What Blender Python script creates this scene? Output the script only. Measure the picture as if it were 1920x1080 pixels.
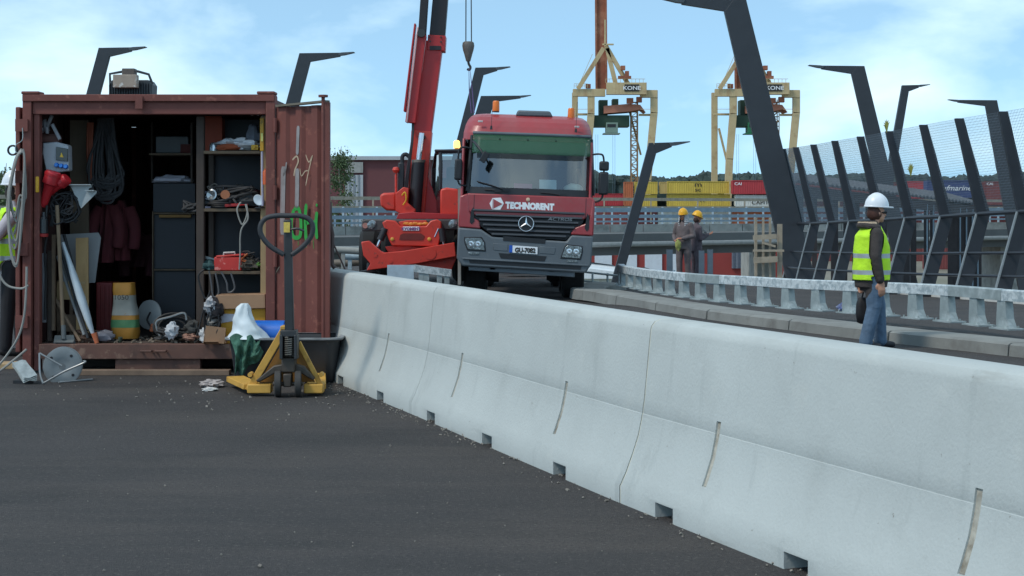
import bpy, bmesh, math, random
from mathutils import Vector, Matrix, Euler, noise as mnoise
random.seed(7)
R = math.radians
sc = bpy.context.scene
for o in list(bpy.data.objects):
    bpy.data.objects.remove(o)

# ------------------------------------------------------------------ camera
F = 3000.0 / 1920.0            # focal length in picture widths
EYE = 1.6
cam_d = bpy.data.cameras.new('camera')
cam = bpy.data.objects.new('camera', cam_d)
sc.collection.objects.link(cam)
cam.location = (0, 0, EYE)
cam.rotation_euler = (R(90), 0, 0)
cam_d.sensor_width = 36.0
cam_d.lens = 36.0 * F
cam_d.shift_y = -150.0 / 1920.0
cam_d.clip_start = 0.1
cam_d.clip_end = 6000
sc.camera = cam

# ------------------------------------------------------------------ sky
SUN_EL, SUN_AZ = R(52), R(-125)      # azimuth measured from +Y clockwise; behind the camera's left shoulder
world = bpy.data.worlds.new('World')
sc.world = world
world.use_nodes = True
wn, wl = world.node_tree.nodes, world.node_tree.links
wn.clear()
wout = wn.new('ShaderNodeOutputWorld')
wbg = wn.new('ShaderNodeBackground')
sky = wn.new('ShaderNodeTexSky')
sky.sky_type = 'NISHITA'
sky.sun_disc = False
sky.sun_elevation = SUN_EL
sky.sun_rotation = SUN_AZ
sky.altitude = 1500
sky.air_density = 1.0
sky.dust_density = 0.2
sky.ozone_density = 2.5
wtc = wn.new('ShaderNodeTexCoord')
wmap = wn.new('ShaderNodeMapping')
wmap.inputs['Scale'].default_value = (1.0, 1.0, 2.3)
wmap.inputs['Location'].default_value = (5.5, 2.2, 0.6)
wl.new(wtc.outputs['Generated'], wmap.inputs['Vector'])
# the veil of thin cloud evens the horizon out: look the clear sky up a little higher than the ray
wadd = wn.new('ShaderNodeVectorMath'); wadd.operation = 'ADD'; wadd.inputs[1].default_value = (0, 0, 0.12)
wl.new(wtc.outputs['Generated'], wadd.inputs[0])
wnrm = wn.new('ShaderNodeVectorMath'); wnrm.operation = 'NORMALIZE'
wl.new(wadd.outputs['Vector'], wnrm.inputs[0]); wl.new(wnrm.outputs['Vector'], sky.inputs['Vector'])
wno = wn.new('ShaderNodeTexNoise')
wno.inputs['Scale'].default_value = 5.2
wno.inputs['Detail'].default_value = 7
wno.inputs['Roughness'].default_value = 0.52
wno.inputs['Distortion'].default_value = 0.25
wl.new(wmap.outputs['Vector'], wno.inputs['Vector'])
wr = wn.new('ShaderNodeValToRGB')
wr.color_ramp.elements[0].position = 0.44
wr.color_ramp.elements[0].color = (0.21, 0.21, 0.21, 1)
wr.color_ramp.elements[1].position = 0.72
wr.color_ramp.elements[1].color = (0.95, 0.95, 0.95, 1)
wl.new(wno.outputs['Fac'], wr.inputs['Fac'])
wtint = wn.new('ShaderNodeMix')
wtint.data_type = 'RGBA'; wtint.blend_type = 'MULTIPLY'
wtint.inputs['Factor'].default_value = 1.0
wtint.inputs[7].default_value = (0.97, 1.32, 1.28, 1)
wl.new(sky.outputs['Color'], wtint.inputs[6])
wmix = wn.new('ShaderNodeMix')
wmix.data_type = 'RGBA'
wl.new(wr.outputs['Color'], wmix.inputs['Factor'])
wl.new(wtint.outputs[2], wmix.inputs[6])
wmix.inputs[7].default_value = (7.4, 9.4, 10.2, 1)
wl.new(wmix.outputs[2], wbg.inputs['Color'])
wbg.inputs['Strength'].default_value = 0.105
wl.new(wbg.outputs['Background'], wout.inputs['Surface'])

# ------------------------------------------------------------------ sun (veiled by thin cloud)
sun_d = bpy.data.lights.new('sun', 'SUN')
sun_d.energy = 1.5
sun_d.angle = R(11)
sun_d.color = (1.0, 0.93, 0.82)
sun = bpy.data.objects.new('sun', sun_d)
sc.collection.objects.link(sun)
sdir = Vector((math.sin(SUN_AZ) * math.cos(SUN_EL), math.cos(SUN_AZ) * math.cos(SUN_EL), math.sin(SUN_EL)))
sun.rotation_euler = (-sdir).to_track_quat('-Z', 'Y').to_euler()
sun.location = sdir * 60

sc.view_settings.view_transform = 'Standard'
sc.view_settings.look = 'None'
sc.view_settings.exposure = 0.38
sc.view_settings.gamma = 1.0
sc.view_settings.use_curve_mapping = False
sc.cycles.use_denoising = True
sc.cycles.max_bounces = 8
sc.cycles.transparent_max_bounces = 24

# ------------------------------------------------------------------ helpers
COL = sc.collection
def P(x, y, d):
    """Point at depth d metres seen at column x, row y of the 1920 px wide photograph."""
    return Vector(((x - 960) * d / 3000.0, d, EYE - (y - 390) * d / 3000.0))

def lin(c):
    return tuple((v / 12.92 if v <= 0.04045 else ((v + 0.055) / 1.055) ** 2.4) for v in c)
def rgb(r, g, b):
    return lin((r / 255.0, g / 255.0, b / 255.0))

MATS = {}
def M(name, col, rough=0.6, metal=0.0, var=0.15, scale=5.0, bump=0.0, bscale=60.0, dirt=None, streak=None, spec=0.5, coat=0.0, dirt2=None, dirt3=None, dirt4=None):
    """Procedural material: two-scale colour mottling, optional dirt patches (colour, amount, scale), vertical streaks, bump."""
    if name in MATS: return MATS[name]
    m = bpy.data.materials.new(name); MATS[name] = m
    m.use_nodes = True
    n, l = m.node_tree.nodes, m.node_tree.links
    b = n['Principled BSDF']
    tc = n.new('ShaderNodeTexCoord')
    no = n.new('ShaderNodeTexNoise'); no.inputs['Scale'].default_value = scale; no.inputs['Detail'].default_value = 6; no.inputs['Roughness'].default_value = 0.6
    l.new(tc.outputs['Object'], no.inputs['Vector'])
    ramp = n.new('ShaderNodeValToRGB')
    ramp.color_ramp.elements[0].position = 0.3; ramp.color_ramp.elements[1].position = 0.7
    ramp.color_ramp.elements[0].color = tuple(c * (1 - var) for c in col) + (1,)
    ramp.color_ramp.elements[1].color = tuple(min(1, c * (1 + var)) for c in col) + (1,)
    l.new(no.outputs['Fac'], ramp.inputs['Fac'])
    out = ramp.outputs['Color']
    def layer(out, dcol, amt, dsc, stretch=(1, 1, 1), soft=0.12):
        mp = n.new('ShaderNodeMapping'); mp.inputs['Scale'].default_value = stretch
        mp.inputs['Location'].default_value = (random.random() * 9, random.random() * 9, random.random() * 9)
        l.new(tc.outputs['Object'], mp.inputs['Vector'])
        d = n.new('ShaderNodeTexNoise'); d.inputs['Scale'].default_value = dsc; d.inputs['Detail'].default_value = 8; d.inputs['Roughness'].default_value = 0.65
        l.new(mp.outputs['Vector'], d.inputs['Vector'])
        r = n.new('ShaderNodeValToRGB')
        r.color_ramp.elements[0].position = 0.62 - amt * 0.35; r.color_ramp.elements[1].position = 0.62 - amt * 0.35 + soft
        r.color_ramp.elements[0].color = (0, 0, 0, 1); r.color_ramp.elements[1].color = (0.85, 0.85, 0.85, 1)
        l.new(d.outputs['Fac'], r.inputs['Fac'])
        mx = n.new('ShaderNodeMix'); mx.data_type = 'RGBA'
        l.new(r.outputs['Color'], mx.inputs['Factor']); l.new(out, mx.inputs[6]); mx.inputs[7].default_value = tuple(dcol) + (1,)
        return mx.outputs[2]
    if dirt: out = layer(out, *dirt)
    if dirt2: out = layer(out, *dirt2)
    if dirt3: out = layer(out, *dirt3)
    if dirt4: out = layer(out, *dirt4)
    if streak: out = layer(out, streak[0], streak[1], streak[2], (1, 1, 0.06), 0.3)
    l.new(out, b.inputs['Base Color'])
    b.inputs['Roughness'].default_value = rough
    b.inputs['Metallic'].default_value = metal
    b.inputs['Specular IOR Level'].default_value = spec
    if coat: b.inputs['Coat Weight'].default_value = coat; b.inputs['Coat Roughness'].default_value = 0.15
    rn = n.new('ShaderNodeMapRange'); rn.inputs['To Min'].default_value = max(0.02, rough - 0.12); rn.inputs['To Max'].default_value = min(1, rough + 0.12)
    l.new(no.outputs['Fac'], rn.inputs['Value']); l.new(rn.outputs['Result'], b.inputs['Roughness'])
    if bump:
        bn = n.new('ShaderNodeTexNoise'); bn.inputs['Scale'].default_value = bscale; bn.inputs['Detail'].default_value = 5
        l.new(tc.outputs['Object'], bn.inputs['Vector'])
        bp = n.new('ShaderNodeBump'); bp.inputs['Strength'].default_value = bump; bp.inputs['Distance'].default_value = 0.02
        l.new(bn.outputs['Fac'], bp.inputs['Height']); l.new(bp.outputs['Normal'], b.inputs['Normal'])
    return m

def glass(name, tint, refl=0.12, rough=0.02):
    if name in MATS: return MATS[name]
    m = bpy.data.materials.new(name); MATS[name] = m
    m.use_nodes = True
    n, l = m.node_tree.nodes, m.node_tree.links
    n.clear()
    o = n.new('ShaderNodeOutputMaterial'); t = n.new('ShaderNodeBsdfTransparent'); g = n.new('ShaderNodeBsdfGlossy')
    t.inputs['Color'].default_value = tuple(tint) + (1,)
    g.inputs['Roughness'].default_value = rough; g.inputs['Color'].default_value = (1, 1, 1, 1)
    lw = n.new('ShaderNodeLayerWeight'); lw.inputs['Blend'].default_value = 0.35
    mr = n.new('ShaderNodeMapRange'); mr.inputs['To Min'].default_value = refl; mr.inputs['To Max'].default_value = 0.9
    l.new(lw.outputs['Fresnel'], mr.inputs['Value'])
    mx = n.new('ShaderNodeMixShader')
    l.new(mr.outputs['Result'], mx.inputs['Fac']); l.new(t.outputs[0], mx.inputs[1]); l.new(g.outputs[0], mx.inputs[2])
    l.new(mx.outputs[0], o.inputs['Surface'])
    return m

def tinted(name, col, alpha, rough=0.2):
    m = M(name, col, rough, var=0.06)
    m.node_tree.nodes['Principled BSDF'].inputs['Alpha'].default_value = alpha
    return m

def emit(name, col, strength):
    if name in MATS: return MATS[name]
    m = bpy.data.materials.new(name); MATS[name] = m
    m.use_nodes = True
    b = m.node_tree.nodes['Principled BSDF']
    b.inputs['Base Color'].default_value = tuple(col) + (1,)
    b.inputs['Emission Color'].default_value = tuple(col) + (1,)
    b.inputs['Emission Strength'].default_value = strength
    return m

def frame_of(p, q, up=(0, 0, 1)):
    d = (Vector(q) - Vector(p)).normalized()
    u = Vector(up)
    if abs(d.dot(u)) > 0.98: u = Vector((0, 1, 0)) if abs(d.y) < 0.9 else Vector((1, 0, 0))
    x = d.cross(u).normalized(); z = x.cross(d).normalized()
    return x, d, z

class MB:
    def __init__(s): s.v = []; s.f = []; s.mi = []; s.cur = 0
    def add(s, vs, fs):
        b = len(s.v); s.v += [Vector(v) for v in vs]
        s.f += [tuple(i + b for i in f) for f in fs]; s.mi += [s.cur] * len(fs)
        return s
    def box(s, c, d, rot=None):
        c = Vector(c); h = Vector(d) * 0.5
        vs = [Vector((x * h.x, y * h.y, z * h.z)) for x in (-1, 1) for y in (-1, 1) for z in (-1, 1)]
        if rot is not None:
            m = rot if isinstance(rot, Matrix) else Euler(rot).to_matrix()
            vs = [m @ v for v in vs]
        return s.add([v + c for v in vs], [(0, 1, 3, 2), (4, 6, 7, 5), (0, 4, 5, 1), (2, 3, 7, 6), (0, 2, 6, 4), (1, 5, 7, 3)])
    def bb(s, x0, x1, y0, y1, z0, z1):
        return s.box(((x0 + x1) / 2, (y0 + y1) / 2, (z0 + z1) / 2), (abs(x1 - x0), abs(y1 - y0), abs(z1 - z0)))
    def beam(s, p, q, w, h, up=(0, 0, 1), w2=None, h2=None):
        x, d, z = frame_of(p, q, up); w2 = w if w2 is None else w2; h2 = h if h2 is None else h2
        p, q = Vector(p), Vector(q); vs = []
        for o, a, b in ((p, w, h), (q, w2, h2)):
            for i, j in ((-1, -1), (1, -1), (1, 1), (-1, 1)): vs.append(o + x * i * a / 2 + z * j * b / 2)
        return s.add(vs, [(0, 1, 2, 3), (7, 6, 5, 4), (0, 4, 5, 1), (1, 5, 6, 2), (2, 6, 7, 3), (3, 7, 4, 0)])
    def tube(s, pts, r, n=8, closed=False, flat=1.0):
        pts = [Vector(p) for p in pts]; k = len(pts); rs = r if isinstance(r, (list, tuple)) else [r] * k
        vs, fs = [], []; prev = None
        for i, p in enumerate(pts):
            a = pts[i - 1] if (i > 0 or closed) else p
            b = pts[(i + 1) % k] if (i < k - 1 or closed) else p
            d = (b - a)
            d = d.normalized() if d.length > 1e-9 else Vector((0, 0, 1))
            if prev is None:
                u = Vector((0, 0, 1)) if abs(d.z) < 0.9 else Vector((1, 0, 0))
            else: u = prev
            x = d.cross(u)
            x = x.normalized() if x.length > 1e-6 else d.orthogonal().normalized()
            z = x.cross(d).normalized(); prev = z
            for j in range(n):
                t = 2 * math.pi * j / n
                vs.append(p + x * math.cos(t) * rs[i] + z * math.sin(t) * rs[i] * flat)
        for i in range(k if closed else k - 1):
            for j in range(n):
                a = i * n + j; b = i * n + (j + 1) % n; i2 = (i + 1) % k
                fs.append((a, b, i2 * n + (j + 1) % n, i2 * n + j))
        if not closed:
            fs.append(tuple(range(n - 1, -1, -1))); fs.append(tuple((k - 1) * n + j for j in range(n)))
        return s.add(vs, fs)
    def cyl(s, p, q, r, r2=None, n=16):
        return s.tube([p, q], [r, r if r2 is None else r2], n)
    def prism(s, poly, o, ux, uy, depth):
        """polygon (2-D) in the plane o + a*ux + b*uy, extruded by the vector depth."""
        o, ux, uy, dv = Vector(o), Vector(ux), Vector(uy), Vector(depth); n = len(poly)
        vs = [o + ux * a + uy * b for a, b in poly]; vs += [v + dv for v in vs]
        fs = [tuple(range(n)), tuple(range(2 * n - 1, n - 1, -1))] + [(i, i + n, (i + 1) % n + n, (i + 1) % n) for i in range(n)]
        return s.add(vs, fs)
    def pxz(s, poly, y0, y1):
        """polygon in X-Z extruded from y0 to y1"""
        return s.prism(poly, (0, y0, 0), (1, 0, 0), (0, 0, 1), (0, y1 - y0, 0))
    def pyz(s, poly, x0, x1):
        return s.prism(poly, (x0, 0, 0), (0, 1, 0), (0, 0, 1), (x1 - x0, 0, 0))
    def pxy(s, poly, z0, z1):
        return s.prism(poly, (0, 0, z0), (1, 0, 0), (0, 1, 0), (0, 0, z1 - z0))
    def lathe(s, prof, o, ax=(0, 0, 1), n=20, sx=1, sy=1):
        o = Vector(o); a = Vector(ax).normalized(); u = a.orthogonal().normalized(); w = a.cross(u)
        if abs(a.z) > 0.99: u, w = Vector((1, 0, 0)), Vector((0, 1, 0))
        vs = []; k = len(prof)
        for r, z in prof:
            for j in range(n):
                t = 2 * math.pi * j / n; vs.append(o + a * z + u * math.cos(t) * r * sx + w * math.sin(t) * r * sy)
        fs = [(i * n + j, i * n + (j + 1) % n, (i + 1) * n + (j + 1) % n, (i + 1) * n + j) for i in range(k - 1) for j in range(n)]
        fs += [tuple(range(n - 1, -1, -1)), tuple((k - 1) * n + j for j in range(n))]
        return s.add(vs, fs)
    def loft(s, rings, cap=True):
        n = len(rings[0]); vs = [v for r in rings for v in r]; k = len(rings)
        fs = [(i * n + j, i * n + (j + 1) % n, (i + 1) * n + (j + 1) % n, (i + 1) * n + j) for i in range(k - 1) for j in range(n)]
        if cap: fs += [tuple(range(n - 1, -1, -1)), tuple((k - 1) * n + j for j in range(n))]
        return s.add(vs, fs)
    def sheet(s, fn, nu, nv):
        vs = [fn(i / nu, j / nv) for j in range(nv + 1) for i in range(nu + 1)]
        fs = [(j * (nu + 1) + i, j * (nu + 1) + i + 1, (j + 1) * (nu + 1) + i + 1, (j + 1) * (nu + 1) + i) for j in range(nv) for i in range(nu)]
        return s.add(vs, fs)
    def ball(s, c, r, seg=12, rings=8, sc_=(1, 1, 1), rot=None):
        c = Vector(c); m = rot or Matrix.Identity(3); vs, fs = [], []
        for i in range(1, rings):
            ph = math.pi * i / rings
            for j in range(seg):
                t = 2 * math.pi * j / seg
                vs.append(c + m @ Vector((r * math.sin(ph) * math.cos(t) * sc_[0], r * math.sin(ph) * math.sin(t) * sc_[1], r * math.cos(ph) * sc_[2])))
        top = len(vs); vs.append(c + m @ Vector((0, 0, r * sc_[2]))); vs.append(c + m @ Vector((0, 0, -r * sc_[2])))
        for i in range(rings - 2):
            for j in range(seg): fs.append((i * seg + j, (i + 1) * seg + j, (i + 1) * seg + (j + 1) % seg, i * seg + (j + 1) % seg))
        for j in range(seg):
            fs.append((top, j, (j + 1) % seg)); b = (rings - 2) * seg; fs.append((top + 1, b + (j + 1) % seg, b + j))
        return s.add(vs, fs)
    def lump(s, c, dims, amp=0.2, fq=3.0, seg=18, rings=12, seed=0, flat=False):
        """crumpled lump (rag, sack, heap)"""
        c = Vector(c); b = len(s.v)
        s.ball((0, 0, 0), 1.0, seg, rings)
        for i in range(b, len(s.v)):
            p = s.v[i]; k = 1 + amp * mnoise.noise(p * fq + Vector((seed, seed * 2.3, 0))) + amp * 0.5 * mnoise.noise(p * fq * 2.6 + Vector((seed, 0, 5)))
            q = Vector((p.x * dims[0] / 2 * k, p.y * dims[1] / 2 * k, p.z * dims[2] / 2 * k))
            if flat: q.z = max(q.z, -dims[2] * 0.3)
            s.v[i] = c + q
        return s
    def build(s, name, mats, parent=None, bevel=0.0, smooth=35, world=True, mods=None, seg=2):
        me = bpy.data.meshes.new(name)
        if parent is None:
            if s.v:
                zs = min(v.z for v in s.v)
                o = Vector((sum(v.x for v in s.v) / len(s.v), sum(v.y for v in s.v) / len(s.v), zs))
            else: o = Vector()
        elif world:
            o = parent['_o'] if '_o' in parent else (0, 0, 0)
            o = Vector(o)
        else: o = Vector()
        me.from_pydata([tuple(v - o) for v in s.v], [], s.f)
        mats = mats if isinstance(mats, (list, tuple)) else [mats]
        for m in mats: me.materials.append(m)
        if len(mats) > 1:
            for p, i in zip(me.polygons, s.mi): p.material_index = i
        bm = bmesh.new(); bm.from_mesh(me); bmesh.ops.recalc_face_normals(bm, faces=bm.faces); bm.to_mesh(me); bm.free()
        finish(me, smooth)
        ob = bpy.data.objects.new(name, me); COL.objects.link(ob)
        if parent is None:
            ob.location = o; ORG[ob.name] = o
        else: ob.parent = parent
        if world and parent is not None: ORG[ob.name] = o
        if bevel:
            md = ob.modifiers.new('bevel', 'BEVEL'); md.width = bevel; md.segments = seg; md.limit_method = 'ANGLE'; md.angle_limit = R(40); md.harden_normals = False
        return ob

ORG = {}
def finish(me, smooth=35):
    if smooth:
        me.polygons.foreach_set('use_smooth', [True] * len(me.polygons))
        me.set_sharp_from_angle(angle=R(smooth))
    me.update()

class _Par(dict): pass
_orig_build = MB.build
def _build(s, name, mats, parent=None, **k):
    # geometry in world coordinates is made relative to its parent
    if parent is not None and k.get('world', True):
        o = ORG.get(parent.name, Vector())
        for i in range(len(s.v)): s.v[i] = s.v[i] - o
        k['world'] = False
        ob = _orig_build(s, name, mats, parent, **k)
        ORG[ob.name] = o
        return ob
    return _orig_build(s, name, mats, parent, **k)
MB.build = _build

def tag(o, label=None, cat=None, group=None, kind=None):
    if label: o['label'] = label
    if cat: o['category'] = cat
    if group: o['group'] = group
    if kind: o['kind'] = kind
    return o
def thing(name, label, cat, loc=(0, 0, 0), rz=0.0, group=None):
    o = bpy.data.objects.new(name, None); COL.objects.link(o)
    o.empty_display_size = 0.2
    o.location = loc; o.rotation_euler = (0, 0, rz)
    ORG[o.name] = Vector(loc)
    return tag(o, label, cat, group)
def solo(mb, name, mat, label, cat, group=None, **k):
    return tag(mb.build(name, mat, None, **k), label, cat, group)
def copy_tree(o, parent=None):
    c = o.copy(); COL.objects.link(c); c.parent = parent
    for ch in list(o.children): copy_tree(ch, c)
    return c
def piece(src, parent, loc=(0, 0, 0), rot=(0, 0, 0), scale=(1, 1, 1)):
    """another object with the same mesh"""
    c = src.copy(); COL.objects.link(c); c.parent = parent
    c.location = loc; c.rotation_euler = rot; c.scale = scale
    return c
def text(body, mat, parent, o, ux, uy, h, name='lettering', depth=0.004, align='CENTER', shear=0.0, stretch=1.0, world=True, bold=0.0):
    """flat lettering: o = middle of the baseline, ux / uy unit axes, h = letter height in metres"""
    cu = bpy.data.curves.new('t', 'FONT'); cu.body = body; cu.align_x = align; cu.size = h / 0.72; cu.extrude = 0.0; cu.shear = shear; cu.offset = bold
    cu.resolution_u = 3
    ob = bpy.data.objects.new('t', cu); COL.objects.link(ob)
    dg = bpy.context.evaluated_depsgraph_get()
    me0 = bpy.data.meshes.new_from_object(ob.evaluated_get(dg))
    bpy.data.objects.remove(ob)
    ux, uy = Vector(ux).normalized(), Vector(uy).normalized(); o = Vector(o)
    mb = MB()
    mb.add([o + ux * v.co.x * stretch + uy * v.co.y for v in me0.vertices], [tuple(p.vertices) for p in me0.polygons])
    bpy.data.meshes.remove(me0)
    return mb.build(name, mat, parent, smooth=0, world=world)
def arc(c, r, a0, a1, n, ux, uy):
    c, ux, uy = Vector(c), Vector(ux), Vector(uy)
    return [c + ux * r * math.cos(R(a0 + (a1 - a0) * i / n)) + uy * r * math.sin(R(a0 + (a1 - a0) * i / n)) for i in range(n + 1)]
def spline(pts, n=6):
    pts = [Vector(p) for p in pts]; out = []
    for i in range(len(pts) - 1):
        p0 = pts[max(0, i - 1)]; p1 = pts[i]; p2 = pts[i + 1]; p3 = pts[min(len(pts) - 1, i + 2)]
        for k in range(n):
            t = k / n
            out.append(0.5 * ((2 * p1) + (p2 - p0) * t + (2 * p0 - 5 * p1 + 4 * p2 - p3) * t * t + (3 * p1 - p0 - 3 * p2 + p3) * t ** 3))
    return out + [pts[-1]]
X1, Y1, Z1 = Vector((1, 0, 0)), Vector((0, 1, 0)), Vector((0, 0, 1))
# ================================================================== materials of the setting
m_asphalt = M('asphalt', rgb(66, 62, 61), 0.9, var=0.24, scale=0.5, bump=1.0, bscale=120, dirt=(rgb(92, 84, 78), 0.34, 0.8, (.3, 1.3, 1), 0.3), dirt2=(rgb(40, 39, 40), 0.34, 1.0, (.4, 1.1, 1), 0.28), dirt3=(rgb(108, 102, 96), 0.22, 42, (1, 1, 1), 0.18), dirt4=(rgb(36, 35, 36), 0.3, 55, (1, 1, 1), 0.18))
m_conc = M('barrier_concrete', rgb(183, 188, 185), 0.85, var=0.06, scale=1.4, bump=0.15, bscale=60, dirt=(rgb(160, 164, 160), 0.24, 1.2, (1, 1, 1), 0.35), dirt2=(rgb(120, 114, 104), -0.18, 22, (1, 1, 1), 0.05), dirt3=(rgb(140, 138, 130), -0.05, 2.6, (1, .2, 1.4), 0.16), dirt4=(rgb(198, 200, 194), 0.1, 4, (1, 1, 1), .35), streak=(rgb(148, 154, 152), 0.14, 6.0))
m_concold = M('old_concrete', rgb(158, 158, 152), 0.9, var=0.18, scale=1.2, bump=0.2, bscale=30, dirt=(rgb(98, 98, 94), 0.35, 0.9, (1, 1, 1), 0.25))
m_kerb = M('kerb_concrete', rgb(130, 131, 127), 0.9, var=0.15, scale=2, bump=0.25, bscale=50, dirt=(rgb(104, 102, 98), 0.3, 2.5, (1, 1, 1), 0.2))
m_galv = M('galvanised_steel', rgb(156, 166, 166), 0.5, 0.35, var=0.16, scale=9, dirt=(rgb(188, 196, 196), 0.3, 5, (1, 1, 1), 0.15), spec=0.4)
m_galv2 = M('galvanised_far', rgb(128, 146, 160), 0.5, 0.3, var=0.15, scale=2)
m_dark = M('dark_painted_steel', rgb(50, 54, 60), 0.5, 0.1, var=0.12, scale=2)
m_fence = M('fence_paint', rgb(44, 48, 55), 0.5, 0.1, var=0.15, scale=3)
m_wood = M('pale_timber', rgb(172, 146, 108), 0.8, var=0.2, scale=4, streak=(rgb(120, 96, 66), 0.25, 8))
m_wgrey = M('greyed_timber', rgb(164, 152, 134), 0.85, var=0.2, scale=3, streak=(rgb(120, 108, 92), 0.25, 6))
m_woodold = M('weathered_timber', rgb(120, 100, 82), 0.85, var=0.25, scale=5, dirt=(rgb(70, 58, 50), 0.3, 3, (1, 1, 1), 0.2))
m_ground = M('port_ground', rgb(120, 116, 104), 0.95, var=0.2, scale=0.02, dirt=(rgb(88, 98, 66), 0.35, 0.015, (1, 1, 1), 0.2))
m_white = M('white_paint', rgb(220, 224, 226), 0.6, var=0.05)
m_black = M('black_rubber', rgb(26, 26, 28), 0.75, var=0.2, scale=12)
m_darkcrev = M('dark_plastic', rgb(36, 38, 42), 0.6, var=0.15)

# ================================================================== terrain
g = MB(); g.pxy([(-2500, -300), (2500, -300), (2500, 4500), (-2500, 4500)], -9.5, -8.5)
tag(g.build('ground', m_ground, smooth=0), kind='structure')

def sstep(a, b, t):
    t = max(0, min(1, (t - a) / (b - a))); return t * t * (3 - 2 * t)
def gz(x, y):
    """road surface: flat near the camera, falling away with the right-hand ramp"""
    return -0.031 * max(0, y - 21) * sstep(1.8, 8.0, x) * sstep(21, 27, y) - 0.11 * sstep(23, 29.5, y) * (1 - sstep(1.2, 2.1, x))
# ---- bridge deck with the open gore between the two ramps
d = MB(); idx = {}
XS = [-16 + 0.5 * i for i in range(57)]; YS = [-14 + 0.5 * i for i in range(157)]
def deckx(i, y):
    return XS[i]
def ingap(x, y):
    if y < 30.3: return False
    if x < 1.6 and y < 48: return False
    return x < 2.05 + 0.11 * (y - 30.3)
def snap(x, y):
    # pull cells onto the gore edges
    return x
for j in range(len(YS) - 1):
    for i in range(len(XS) - 1):
        x0, x1, y0, y1 = XS[i], XS[i + 1], YS[j], YS[j + 1]
        cx, cy = (x0 + x1) / 2, (y0 + y1) / 2
        if ingap(cx, cy): continue
        q = []
        for (x, y) in ((x0, y0), (x1, y0), (x1, y1), (x0, y1)):
            k = (round(x, 2), round(y, 2))
            if k not in idx:
                idx[k] = len(d.v); d.v.append(Vector((x, y, gz(x, y))))
            q.append(idx[k])
        d.f.append(tuple(q)); d.mi.append(0)
deck = d.build('asphalt_road', m_asphalt, smooth=60)
sm = deck.modifiers.new('thick', 'SOLIDIFY'); sm.thickness = 1.1; sm.offset = -1
tag(deck, kind='structure')
# crumbs and grit lying about on the asphalt (uncountable)
gr = MB(); rr = random.Random(3)
for i in range(190):
    dd = 5.2 + 14 * rr.random() ** 1.5
    x = (rr.random() * 1.05 - 0.52) * dd * 0.62 - 0.6
    s_ = rr.uniform(0.003, 0.009) * (2.0 if rr.random() < 0.08 else 1)
    if x > -1.95 - (dd - 16.2) * 0.37 + 0.02 and dd < 16: continue
    gr.box((x, dd, s_ * 0.35), (s_, s_ * rr.uniform(0.6, 1.6), s_ * 0.8), (rr.random(), rr.random(), rr.random() * 3))
for i in range(420):
    f = rr.random(); q0 = Vector((-1.893, 16.287, 0)).lerp(Vector((2.45, 5.11, 0)), f) + Vector((-0.31, -0.11, 0)) - Vector((abs(rr.gauss(0, .11)), 0, 0))
    s_ = rr.uniform(0.004, 0.014); gr.box((q0.x, q0.y, s_ * .35), (s_, s_ * rr.uniform(.6, 1.8), s_ * .7), (rr.random(), rr.random(), rr.random() * 3))
for i in range(120):
    s_ = rr.uniform(0.004, 0.016); gr.box((rr.gauss(-2.2, .8), rr.gauss(13.7, .7), s_ * .3), (s_, s_ * 1.4, s_ * .6), (rr.random(), rr.random(), rr.random() * 3))
tag(gr.build('grit', M('grit', rgb(128, 122, 114), 0.9, var=0.4, scale=3), smooth=0), 'scattered pale grit and crumbs lying on the foreground asphalt', 'grit', kind='stuff')

# ---- kerb of the gore island and the far kerb
def extrude_path(path, prof, name, mat, seglen=None):
    mb = MB(); rings = []
    pts = [Vector(p) for p in path]
    for i, p in enumerate(pts):
        t = (pts[min(i + 1, len(pts) - 1)] - pts[max(i - 1, 0)]); t.z = 0; t.normalize()
        nrm = Vector((t.y, -t.x, 0))
        rings.append([p + nrm * a + Z1 * b for a, b in prof])
    mb.loft(rings); return mb
KERB = [(5.95, 17.6), (5.76, 18.0), (5.07, 19.3), (4.37, 20.9), (3.55, 22.9), (2.98, 24.9), (2.48, 26.8), (2.02, 28.6), (1.80, 29.6), (1.78, 30.4), (1.95, 31.0), (2.25, 31.4)]
KERB = [(8.0, 14.2), (6.9, 15.9)] + KERB
kp = spline([(a, b, 0) for a, b in KERB], 6)
kp = [Vector((p.x, p.y, gz(p.x, p.y))) for p in kp]
# split in ~2 m kerb stones
kroot = thing('kerb_island', 'low grey concrete kerb curving under the galvanised guardrail', 'kerb', (4.4, 20.9, 0))
seg, acc = [kp[0]], 0
run = []
for a, b in zip(kp, kp[1:]):
    seg.append(b); acc += (b - a).length
    if acc > 1.9: run.append(seg); seg, acc = [b], 0
if len(seg) > 1: run.append(seg)
prof = [(0.0, -0.05), (0.015, 0.10), (0.045, 0.13), (0.62, 0.14), (0.66, 0.12), (0.68, -0.05)]
for sgm in run:
    # small joint between stones
    a = [p.copy() for p in sgm]
    a[0] = a[0].lerp(a[1], 0.04); a[-1] = a[-1].lerp(a[-2], 0.04)
    mb = extrude_path(a, [(-x, z) for x, z in prof], 'kerb_stone', m_kerb)
    mb.build('kerb_stone', m_kerb, kroot, smooth=30)
fk = spline([(10.9, 22.0, 0), (10.7, 30.0, 0), (10.35, 40, 0), (9.9, 50, 0), (9.3, 61, 0)], 6)
fk = [Vector((p.x, p.y, gz(p.x, p.y))) for p in fk]
mb = extrude_path(fk, [(-0.25, -0.05), (-0.25, 0.13), (0.25, 0.14), (0.25, -0.05)], 'kerb', m_white)
solo(mb, 'edge_kerb', M('pale_kerb', rgb(206, 206, 200), 0.8, var=0.1), 'pale concrete edge kerb at the foot of the dark mesh fence', 'kerb')

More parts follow.
